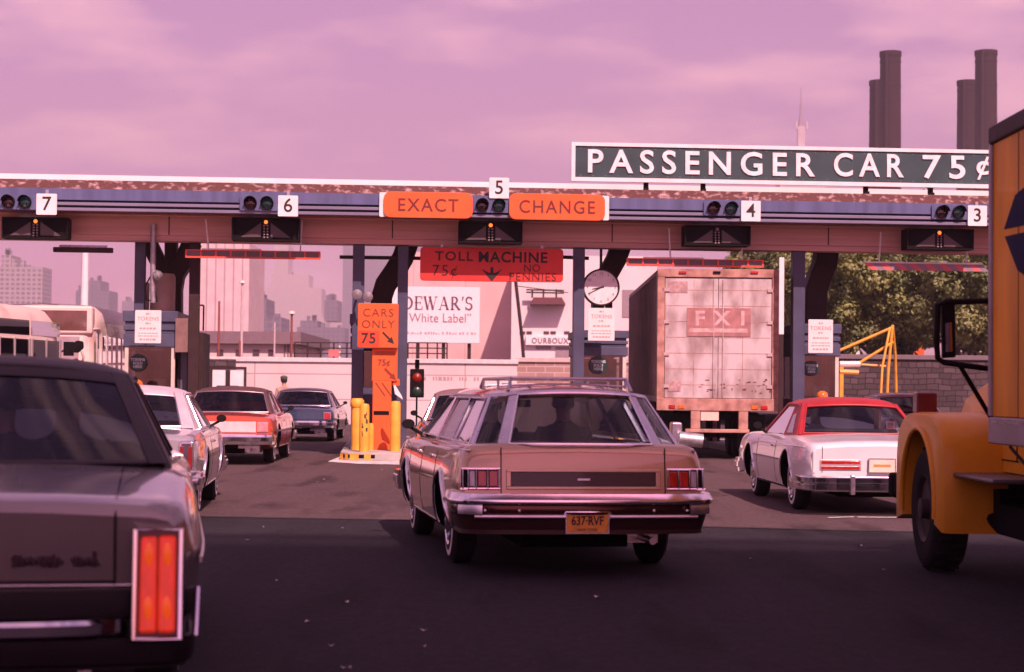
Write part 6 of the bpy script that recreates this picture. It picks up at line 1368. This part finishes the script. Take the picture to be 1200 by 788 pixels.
# light poles
for px, pyt, Y, r, mm_, lab in ((257, 353, 78, .05, mat('red_brown_pole', (.25, .07, .06), .6), 'thin red-brown pole before the ribbed tower'), (284, 332, 86, .06, mat('pale_pole', (.55, .45, .45), .6), 'tall pale lamp pole before the ribbed tower'), (342, 368, 78, .05, mat('red_brown_pole', (0, 0, 0)), 'red-brown pole at the corner of the flat-roofed building'),
                            (322, 378, 90, .045, mat('pale_pole', (0, 0, 0)), 'slim pale pole behind the flat-roofed building'), (281, 400, 77, .05, mat('red_brown_pole', (0, 0, 0)), 'short red-brown pole beside the gate panel'), (100, 288, 80, .16, WHITE, 'tall white pole rising behind the buses'), (398, 402, 75.9, .05, WHITE, 'short white post on the wall left of the orange machine')):
    q = at(px, pyt, Y); s = empty('light_pole', (q.x, Y, 0), 0, lab, 'pole', 'poles beyond the plaza'); MB().tube([(0, 0, 0), (0, 0, q.z * .5), (0, 0, q.z)], [r * 1.3, r * 1.1, r * .9], 10).build('shaft', mm_, s, smooth=50)
    if px in (284, 342): MB().lathe([(.0005, -.05), (.16, 0), (.12, .1), (.0005, .13)], Matrix.Translation((0, 0, q.z)), 14).build('lamp', CREAM, s, smooth=50)
# billboard with serif lettering
YB_ = 108; a, b = at(441, 401.5, YB_), at(562.5, 337, YB_); w, h = b.x - a.x, b.z - a.z; s = empty('billboard', ((a.x + b.x) / 2, YB_, (a.z + b.z) / 2), 0, "white billboard reading DEWAR'S White Label above the pale wall", 'billboard')
MB().bx(-w / 2, w / 2, 0, .25, -h / 2, h / 2).build('panel', mat('billboard_white', (.80, .76, .75), .6, var=.05), s, bevel=.02)
mb = MB()
for x in (-w * .35, -w * .1, w * .15, w * .4): mb.bx(x - .1, x + .1, .25, .45, -h / 2 - (a.z) - .0, h * .3)
mb.build('legs', DBROWN, s)
dink = mat('billboard_ink', (.13, .06, .10), .6)
class Serif:
    def __init__(s, y): s.mb = MB(); s.y = y
    def bar(s, p, q, t0, t1=None):
        p, q = Vector((p[0], 0, p[1])), Vector((q[0], 0, q[1])); d = (q - p).normalized(); n = Vector((d.z, 0, -d.x)); t1 = t1 or t0
        s.mb.prism([p + n * t0 / 2, q + n * t1 / 2, q - n * t1 / 2, p - n * t0 / 2], (0, -.012, 0))
    def arc(s, cx_, cz_, rx, rz_, a0, a1, t0, t1, n=14):
        R_ = []
        for k_ in range(n + 1):
            u_ = k_ / n; a = R(a0 + (a1 - a0) * u_); t = t0 + (t1 - t0) * math.sin(math.pi * u_)
            ca, sa = math.cos(a), math.sin(a); R_.append([(cx_ + (rx + t / 2) * ca, 0, cz_ + (rz_ + t / 2) * sa), (cx_ + (rx + t / 2) * ca, -.012, cz_ + (rz_ + t / 2) * sa), (cx_ + (rx - t / 2) * ca, -.012, cz_ + (rz_ - t / 2) * sa), (cx_ + (rx - t / 2) * ca, 0, cz_ + (rz_ - t / 2) * sa)])
        s.mb.loft(R_)
def serifs(word_, x0, x1, zc_, hh, y):
    S = Serif(y); adv = {'D': .78, 'E': .64, 'W': 1.0, 'A': .80, 'R': .74, "'": .26, 'S': .58}; tot = sum(adv[c] for c in word_); k_ = (x1 - x0) / tot; x = x0; z = zc_ - hh / 2; T, t_ = .14 * hh, .05 * hh; sf = .05 * hh
    for c in word_:
        W_ = adv[c] * k_ * .86; m_ = x + W_ / 2
        if c == 'D': S.bar((x + W_ * .2, z), (x + W_ * .2, z + hh), T); S.arc(x + W_ * .28, zc_, W_ * .60, hh * .475, -90, 90, t_, T * 1.1); S.bar((x, z + sf / 2), (x + W_ * .4, z + sf / 2), sf); S.bar((x, z + hh - sf / 2), (x + W_ * .4, z + hh - sf / 2), sf)
        elif c == 'E':
            S.bar((x + W_ * .2, z), (x + W_ * .2, z + hh), T)
            for zz_, l in ((sf / 2, .95), (hh * .52, .72), (hh - sf / 2, .9)): S.bar((x, z + zz_), (x + W_ * l, z + zz_), sf)
            S.bar((x + W_ * .93, z), (x + W_ * .93, z + hh * .25), t_); S.bar((x + W_ * .88, z + hh), (x + W_ * .88, z + hh * .78), t_); S.bar((x + W_ * .7, z + hh * .4), (x + W_ * .7, z + hh * .64), t_)
        elif c == 'W':
            S.bar((x + W_ * .05, z + hh), (x + W_ * .28, z), T); S.bar((x + W_ * .28, z), (x + W_ * .48, z + hh), t_); S.bar((x + W_ * .45, z + hh), (x + W_ * .70, z), T); S.bar((x + W_ * .70, z), (x + W_ * .95, z + hh), t_)
            for q in (.05, .46, .95): S.bar((x + W_ * (q - .12), z + hh - sf / 2), (x + W_ * (q + .12), z + hh - sf / 2), sf)
        elif c == 'A':
            S.bar((x + W_ * .12, z), (m_, z + hh), t_); S.bar((m_, z + hh), (x + W_ * .88, z), T); S.bar((x + W_ * .28, z + hh * .34), (x + W_ * .75, z + hh * .34), t_)
            for q in (.12, .88): S.bar((x + W_ * (q - .15), z + sf / 2), (x + W_ * (q + .15), z + sf / 2), sf)
        elif c == 'R':
            S.bar((x + W_ * .2, z), (x + W_ * .2, z + hh), T); S.arc(x + W_ * .35, z + hh * .73, W_ * .35, hh * .25, -90, 90, t_, T); S.bar((x + W_ * .2, z + hh * .475), (x + W_ * .4, z + hh * .475), t_); S.bar((x + W_ * .2, z + hh - sf / 2), (x + W_ * .4, z + hh - sf / 2), sf); S.bar((x + W_ * .45, z + hh * .48), (x + W_ * .95, z), T); S.bar((x, z + sf / 2), (x + W_ * .42, z + sf / 2), sf); S.bar((x + W_ * .8, z + sf / 2), (x + W_ * 1.08, z + sf / 2), sf)
        elif c == "'": S.bar((m_, z + hh), (m_ - W_ * .2, z + hh * .68), T, t_)
        elif c == 'S':
            S.arc(m_, z + hh * .73, W_ * .36, hh * .235, 20, 270, t_, T * .9); S.arc(m_, z + hh * .27, W_ * .40, hh * .235, 90, -160, t_, T); S.bar((x + W_ * .88, z + hh), (x + W_ * .88, z + hh * .75), t_); S.bar((x + W_ * .08, z), (x + W_ * .08, z + hh * .26), t_)
        x += adv[c] * k_
    return S.mb
bxx = lambda px: at(px, 370, YB_).x - s.location.x; bzz = lambda py: at(520, py, YB_).z - s.location.z
o = serifs("DEWAR'S", bxx(472.5), bxx(555), bzz(355.5), (bzz(348.5) - bzz(364)), 0).build('lettering', dink, s); o.location = (0, -.012, 0)
fit(text('lettering', 'White Label”', .8, face_back(0, -.015, 0), mat('billboard_ink_pale', (.26, .13, .18), .6), s, bold=-.004, ext=.006), bxx(479.5), bxx(552), bzz(378), bzz(367.5))
mb = MB(); rr = random.Random(2); x = bxx(476)
while x < bxx(557): l = rr.uniform(.05, .16); mb.bx(x, x + l, -.008, .0, bzz(392.3), bzz(392.3) + rr.uniform(.06, .16)); x += l + rr.choice((.05, .05, .14))
mb.build('small_print', mat('billboard_faint', (.48, .36, .40), .6), s)['kind'] = 'stuff'
# factory blocks behind the billboard
PB = brickmat('pink_panel_building', (.66, .46, .43), (.64, .44, .42), (.50, .30, .29), bw=4.6, bh=60, ms=.03, bump=.1, offset=0)
building('factory_building', 474, 618, 296, 165, 40, PB, 'large plain pink-white factory building with vertical joints behind the billboard')
s, w, h = building('factory_building', 600, 770, 300, 150, 30, mat('white_brick', (.74, .66, .64), .8, var=.1, scale=.3), 'white factory building with a long sign band behind the clock post')
for x in (612, 620, 640, 648, 664): win(s, x - 3, x + 3.4, 388.5, 392, 150)
for x, y0, y1, hw_ in ((637, 406, 409.5, 9), (659, 407, 421, 8), (737, 340, 372, 8)): win(s, x - hw_, x + hw_, y0, y1, 150, mat('grey_louvre', (.30, .24, .26), .6), 'louvre')
MB().bx(at(620, 0, 150).x - s.location.x, at(690, 0, 150).x - s.location.x, -.4, -.001, at(645, 404.8, 150).z, at(645, 394.3, 150).z).build('sign_band', WHITE, s)
fit(text('sign_lettering', 'OURBOUX', .60, Matrix.Translation((at(645, 399, 150).x - s.location.x, -.42, at(645, 399.6, 150).z)) @ Matrix.Rotation(R(90), 4, 'X'), mat('sign_letter_dark', (.22, .14, .16), .6), s, bold=.01, ext=.02, spacing=1.15), at(623, 399, 150).x - s.location.x, at(666, 399, 150).x - s.location.x, at(645, 402.8, 150).z, at(645, 396.3, 150).z)
MB().prism([(at(x, y, 149.5).x - s.location.x, -1.6, at(x, y, 149.5).z) for x, y in ((625, 349.5), (658, 349.5), (662.5, 357.5), (621, 357.5))], (0, 1.58, 0)).build('awning', mat('dark_red_awning', (.15, .05, .06), .7), s)
mb = MB()
for x in (627, 640, 655): mb.tube([(at(x, 0, 149.5).x - s.location.x, -.8, at(x, 349.5, 149.5).z), (at(x, 0, 149.5).x - s.location.x, -.8, at(x, 339.5, 149.5).z)], .08, 6)
for y in (343, 340): mb.tube([(at(620, 0, 149.5).x - s.location.x, -.8, at(620, y, 149.5).z), (at(664, 0, 149.5).x - s.location.x, -.8, at(664, y + 1, 149.5).z)], .07, 6)
mb.build('awning_frame', DBROWN, s)
q = at(612, 420, 120); s2 = empty('utility_pole', (q.x - .2, 120, 0), 0, 'leaning brown utility pole between the factory buildings', 'pole'); MB().tube([(.6, 0, 0), (.15, 0, 5), (-.35, 0, at(603, 318, 120).z)], .11, 8).build('shaft', DBROWN, s2, smooth=50); mb = MB(); mb.tube([(-.35, 0, at(603, 335, 120).z), (3.1, 0, at(650, 343, 120).z)], .03, 6); mb.build('wire', DBROWN, s2)
# yellow gantry frame left of the trees
s = empty('barrier_frame', (0, 0, 0), 0, 'yellow tubular barrier frame with long arms before the stone wall', 'barrier'); YG = 62
G_ = lambda px, py, dy=0: at(px, py, YG + dy)
mb = MB(); mb.tube([G_(984, 411), G_(1046, 384)], .05, 8); mb.tube([G_(1000, 430), G_(1047, 401)], .05, 8); mb.build('long_arm', YEL, s, smooth=50)
gz = lambda p: Vector((p.x, p.y, 0)); mb = MB(); mb.tube([G_(1046, 382), G_(1041, 432), gz(G_(1038, 432))], .05, 8); mb.tube([G_(1046, 382), G_(1049, 416, .8), gz(G_(1052, 416, .8))], .05, 8); mb.tube([G_(1043, 384), G_(1034, 430, -.6), gz(G_(1030, 430, -.6))], .04, 8); mb.build('upright', YEL, s, smooth=50)
mb = MB(); mb.tube([G_(984, 427), G_(1008, 427)], .10, 8); mb.build('white_arm', WHITE, s); mb = MB(); mb.tube([G_(1009, 427.5), G_(1038, 429.5)], .04, 8); mb.tube([G_(984, 436), G_(1006, 437)], .09, 8); mb.build('stripe_arm', mat('orange_stripe', (.75, .36, .08), .5), s)
mb = MB(); q = G_(986, 440); mb.bx(q.x - .06, q.x + .06, YG - .06, YG + .06, 0, q.z + .3); mb.build('pedestal', YEL, s)

# trees -------------------------------------------------------------
def leafmat(name, c, v):
    m = bpy.data.materials.new(name); m.use_nodes = True; t_ = m.node_tree; b_ = t_.nodes['Principled BSDF']; at_ = t_.nodes.new('ShaderNodeVertexColor'); at_.layer_name = 'leaf'
    rp = t_.nodes.new('ShaderNodeValToRGB'); rp.color_ramp.elements[0].color = (c[0] * .55, c[1] * .6, c[2] * .6, 1); rp.color_ramp.elements[1].color = (c[0] * 1.5, c[1] * 1.35, c[2] * 1.2, 1)
    t_.links.new(at_.outputs[0], rp.inputs[0]); t_.links.new(rp.outputs[0], b_.inputs['Base Color']); b_.inputs['Roughness'].default_value = .5
    tl = t_.nodes.new('ShaderNodeBsdfTranslucent'); t_.links.new(rp.outputs[0], tl.inputs[0]); mx = t_.nodes.new('ShaderNodeMixShader'); mx.inputs[0].default_value = .25
    t_.links.new(b_.outputs[0], mx.inputs[1]); t_.links.new(tl.outputs[0], mx.inputs[2]); t_.links.new(mx.outputs[0], t_.nodes['Material Output'].inputs[0]); return m
LEAF = leafmat('tree_leaf', (.205, .25, .088), 0); BARK = mat('bark', (.055, .035, .03), .9, var=.4, scale=7, bump=.5)
def crown_mesh(seed, n_clump, per, rad):
    rr = random.Random(seed); vs, fs, col = [], [], []
    for c in range(n_clump):
        while True:
            p = Vector((rr.uniform(-1, 1), rr.uniform(-1, 1), rr.uniform(-1, 1)))
            if .25 < p.length < 1: break
        p = Vector((p.x * rad[0], p.y * rad[1], p.z * rad[2])) ; cr_ = rr.uniform(.35, .85); tone = rr.random()
        for l in range(per):
            d = Vector((rr.gauss(0, 1), rr.gauss(0, 1), rr.gauss(0, .75))).normalized() * cr_ * rr.random() ** .45; q = p + d
            nrm = (d.normalized() + Vector((rr.uniform(-.8, .8), rr.uniform(-.8, .8), rr.uniform(-.1, 1.1)))).normalized(); a = nrm.orthogonal().normalized(); b = nrm.cross(a)
            th = rr.random() * 6.28; a, b = a * math.cos(th) + b * math.sin(th), b * math.cos(th) - a * math.sin(th); l_, w_ = rr.uniform(.07, .14), rr.uniform(.05, .085); o_ = len(vs)
            vs += [q - a * l_, q + b * w_, q + a * l_ + nrm * .03, q - b * w_]; fs.append((o_, o_ + 1, o_ + 2, o_ + 3)); col.append(min(1, max(0, tone * .7 + rr.random() * .3)))
    me = bpy.data.meshes.new('crown'); me.from_pydata([tuple(v) for v in vs], [], fs); me.materials.append(LEAF)
    ca = me.color_attributes.new('leaf', 'FLOAT_COLOR', 'CORNER'); ca.data.foreach_set('color', [x for c in col for k_ in range(4) for x in (c, c, c, 1)]); return me
CR = [crown_mesh(11, 170, 190, (3.6, 3.0, 3.2)), crown_mesh(12, 170, 190, (3.4, 3.0, 3.5))]
def trunk_mesh(seed, h):
    rr = random.Random(seed); mb = MB(); mb.tube([(0, 0, 0), (.05, 0, h * .4), (-.05, .05, h * .75), (.1, 0, h * 1.3)], [.26, .20, .17, .06], 10)
    for k_ in range(6): a = k_ * 1.05 + rr.random(); z = h * rr.uniform(.6, .95); r_ = rr.uniform(1.2, 2.4); mb.tube([(0, 0, z), (r_ * .5 * math.cos(a), r_ * .5 * math.sin(a), z + .8), (r_ * math.cos(a), r_ * math.sin(a), z + 1.7 + rr.random())], [.10, .07, .03], 7)
    return mb
TM = [trunk_mesh(1, 3.4), trunk_mesh(2, 3.6)]
spots = [(918, 92, 1, 1.0, 'leafy tree between the trailer and the booth with the token notice'), (985, 86, 0, 1.0, 'leafy tree just right of the booth, above the yellow frame'), (1058, 90, 1, 1.12, 'broad leafy tree above the middle of the stone wall'), (1122, 84, 0, .98, 'leafy tree behind the large truck mirror'), (1190, 88, 1, 1.1, 'leafy tree at the right, half hidden by the yellow truck'), (1030, 104, 0, 1.15, 'tree standing farther back in the gap above the stone wall'), (962, 108, 1, 1.2, 'farther tree behind the booth beside the trailer'), (1150, 106, 0, 1.2, 'farther tree behind the mirror of the yellow truck')]
for px, Y, kk_, sc_, lab in spots:
    q = at(px, 458, Y); s = empty('leafy_tree', (q.x, Y, .3), random.random() * 6, lab, 'tree', 'trees above the stone wall'); s.scale = (sc_, sc_, sc_)
    c = bpy.data.objects.new('crown', CR[kk_]); COL.objects.link(c); c.parent = s; c.location = (0, 0, 6.3); TM[kk_].build('trunk', BARK, s, smooth=50)
bank = MB(); a, b = at(970, 430, 71.5), at(1500, 430, 71.5); bank.add([(a.x, 71.0, 1.6), (b.x, 71.0, 1.6), (b.x, 130, 2.2), (a.x - 12, 130, 2.2)], [(0, 1, 2, 3)]); structure(bank.build('park_ground', mat('park_earth', (.09, .06, .05), .9, var=.3, scale=.6)))
for px, py, Y, w_, h_, m_, lab in ((1075, 406, 100, .75, .9, ORANGE, 'orange box seen under the trees'), (1138, 402, 100, 1.1, 1.0, WHITE, 'white square board seen under the trees by the truck mirror'), (1002, 408, 98, .5, 1.5, WHITE, 'white upright panel under the trees behind the yellow frame'), (1055, 404, 105, .4, 1.9, WHITE, 'narrow white panel between two trunks')):
    q = at(px, py, Y); s = empty('board', (q.x, Y, q.z), 0, lab, 'board'); MB().bx(-w_ / 2, w_ / 2, 0, .1, -h_ / 2, h_ / 2).build('panel', m_, s, bevel=.02); MB().bx(-.05, .05, .1, .2, -q.z + 1.9, 0).build('leg', DBROWN, s)

# skyline -----------------------------------------------------------
def towermat(name, c1, c2, mort, bw, bh, ms): return brickmat(name, c1, c2, mort, bw=bw, bh=bh, ms=ms, bump=0, offset=0, rough=.6)
GRID = towermat('tower_grid', (.14, .13, .16), (.18, .16, .19), (.42, .37, .38), 4.2, 3.6, .9); SLAB = towermat('tower_slab', (.16, .15, .2), (.18, .17, .22), (.28, .26, .31), 3.4, 4.0, .5); PALE = towermat('tower_pale', (.50, .42, .42), (.44, .36, .37), (.62, .54, .52), 4, 4.4, 1.4); DARKT = towermat('tower_dark', (.10, .09, .13), (.12, .11, .15), (.18, .16, .2), 4, 4, .6); RIB = brickmat('ribbed_tower', (.70, .56, .54), (.68, .54, .52), (.40, .27, .29), bw=2.3, bh=400, ms=.17, bump=.3, offset=0)
def tower(blocks, Y, depth, m, lab):
    q = at(blocks[0][0], 458, Y); q2 = at(blocks[0][1], 458, Y); s = empty('tower_building', ((q.x + q2.x) / 2, Y, 0), 0, lab, 'building', 'towers on the far skyline')
    zprev = 0
    for i, (x0, x1, yt) in enumerate(blocks):
        a, b = at(x0, yt, Y), at(x1, yt, Y); MB().bx(a.x - s.location.x, b.x - s.location.x, i * .4, depth - i * .4, zprev if i else 0, b.z).build('block' if i else 'main_block', m, s); 
        for q_ in range(3): xx = random.uniform(a.x, b.x - 3) - s.location.x + 1.5; hh_ = random.uniform(1.5, 6); ww = random.uniform(1.5, 4); MB().bx(xx - ww / 2, xx + ww / 2, 3, 9, b.z - .01, b.z + hh_ - .02).build('roof_plant', m, s)
        if i == 0 or b.z > zprev: zprev = b.z if len(blocks) > i + 1 and blocks[i + 1][2] < yt else zprev
    return s
tower([(-6, 50, 313), (2, 13, 299)], 1470, 30, GRID, 'wide grid-fronted tower with a small top block at the far left')
tower([(89, 128.5, 341), (104, 118, 329)], 1890, 40, DARKT, 'stepped dark tower behind the white pole'); tower([(143, 158, 353)], 2100, 40, SLAB, 'small far tower left of the booth'); tower([(128, 146, 372)], 2100, 40, DARKT, 'low dark block on the skyline between the bus and the booth')
tower([(230, 292.5, 285)], 483, 30, RIB, 'tall pale ribbed tower right of the left booth')
tower([(292, 330, 372), (292, 312, 350), (292, 300, 338)], 1092, 40, DARKT, 'dark stepped block beside the pale ribbed tower'); tower([(306, 382, 372), (312, 377, 338), (318, 362, 322), (322, 338, 286)], 2730, 60, PALE, 'pale hazy stepped skyscraper in the middle of the left lane')
tower([(402, 446, 288)], 2520, 50, SLAB, 'tall lavender slab tower behind the post of the orange sign'); tower([(348, 404, 384), (352, 372, 376), (380, 396, 352)], 1596, 40, DARKT, 'low cluster of grey blocks left of the orange sign post'); tower([(446, 500, 262)], 2310, 50, SLAB, 'lavender slab tower above the white billboard'); tower([(500, 560, 270)], 2415, 50, SLAB, 'broad lavender tower behind the red sign'); tower([(720, 790, 330)], 1680, 40, SLAB, 'lavender block behind the clock'); tower([(160, 232, 378)], 1680, 40, DARKT, 'low dark block behind the left booth')
tower([(60, 92, 384)], 1680, 40, DARKT, 'low block on the skyline behind the buses'); tower([(376, 420, 368)], 2940, 50, PALE, 'low pale block in the haze left of the orange sign post')
# spire of the far skyscraper
Ys = 2300; q = at(941, 168, Ys); s = empty('spire_skyscraper', (q.x, Ys, 0), 0, 'very far skyscraper with a mast above the green sign', 'building', None); zz = lambda y: at(941, y, Ys).z
MB().bx(-28, 28, 0, 40, 0, zz(172)).build('shaft', PALE, s); MB().bx(-4.2, 4.2, 12, 22, zz(172), zz(146)).build('upper_tower', PALE, s); MB().lathe([(3.6, zz(146)), (3, zz(141)), (2.0, zz(136)), (1.6, zz(124)), (.9, zz(116)), (.5, zz(100))], Matrix.Translation((0, 18, 0)), 12).build('mast', mat('mast_metal', (.3, .25, .28), .5), s, smooth=40)
mb = MB()
for sg in (-1, 1): mb.bx(sg * 6.5 - 1.2, sg * 6.5 + 1.2, 10, 14, zz(150), zz(141))
mb.build('tower_fins', PALE, s)
# power plant chimneys
CH = mat('chimney_brown', (.052, .027, .032), .85, var=.35, scale=.05, stretch=(2, 2, .35), spec=.1)
for px, wb_, wt_, pyt, Y, lab in ((1025.5, 13, 13, 95, 470, 'shorter chimney of the left pair, partly behind the taller one'), (1043.5, 27, 24, 61, 450, 'taller chimney of the left pair above the green sign'), (1133.5, 25, 23, 95, 470, 'shorter chimney of the right pair above the sign'), (1155.5, 26.5, 25, 60, 450, 'taller chimney of the right pair near the truck top')):
    q = at(px, pyt, Y); rt = (12.2 if wb_ < 20 else wt_ / 2) * Y / F; rb = rt * 1.10; pxc = px + (6 if wb_ < 20 else 0); q = at(pxc, pyt, Y); s = empty('chimney', (q.x, Y, 0), 0, lab, 'chimney', 'power plant chimneys')
    MB().lathe([(rb * 1.12, 0), (rb, q.z * .5), (rt, q.z - 1.2)], Matrix.Identity(4), 36).build('shaft', CH, s, smooth=50)
    for fz_ in (.97, .9, .8, .7): MB().lathe([(rt * 1.005, q.z * fz_ - .35), (rt * (1.03 + (1 - fz_) * .12), q.z * fz_ - .3), (rt * (1.03 + (1 - fz_) * .12), q.z * fz_ + .3), (rt * 1.0, q.z * fz_ + .35)], Matrix.Identity(4), 36).build('band', CH, s, smooth=30)
    MB().bx(-rt * .55 - .3, -rt * .55 + .3, -rt * 1.02, -rt * .82, q.z * .4, q.z - .2).build('ladder', CH, s)
    MB().lathe([(rt * .8, q.z - 1.3), (rt * 1.07, q.z - 1.2), (rt * 1.07, q.z), (rt * .8, q.z), (rt * .8, q.z - 1)], Matrix.Identity(4), 36).build('rim', CH, s, smooth=30)
# haze ------------------------------------------------------------------
hz = MB(); hz.bx(-3000, 3000, -120, 3200, -1, 475); o = hz.build('haze', []) if False else None
me = bpy.data.meshes.new('haze'); me.from_pydata([(x, y, z) for x in (-3000, 3000) for y in (-120, 3600) for z in (-1, 520)], [], [(0, 1, 3, 2), (4, 6, 7, 5), (0, 4, 5, 1), (2, 3, 7, 6), (0, 2, 6, 4), (1, 5, 7, 3)])
hm = bpy.data.materials.new('haze_air'); hm.use_nodes = True; hm.node_tree.nodes.clear(); pv = hm.node_tree.nodes.new('ShaderNodeVolumePrincipled'); ho_ = hm.node_tree.nodes.new('ShaderNodeOutputMaterial'); hm.node_tree.links.new(pv.outputs[0], ho_.inputs['Volume'])
pv.inputs['Color'].default_value = (.92, .84, .94, 1); pv.inputs['Density'].default_value = .00036; pv.inputs['Anisotropy'].default_value = .1
me.materials.append(hm); o = bpy.data.objects.new('haze', me); COL.objects.link(o); o['kind'] = 'stuff'
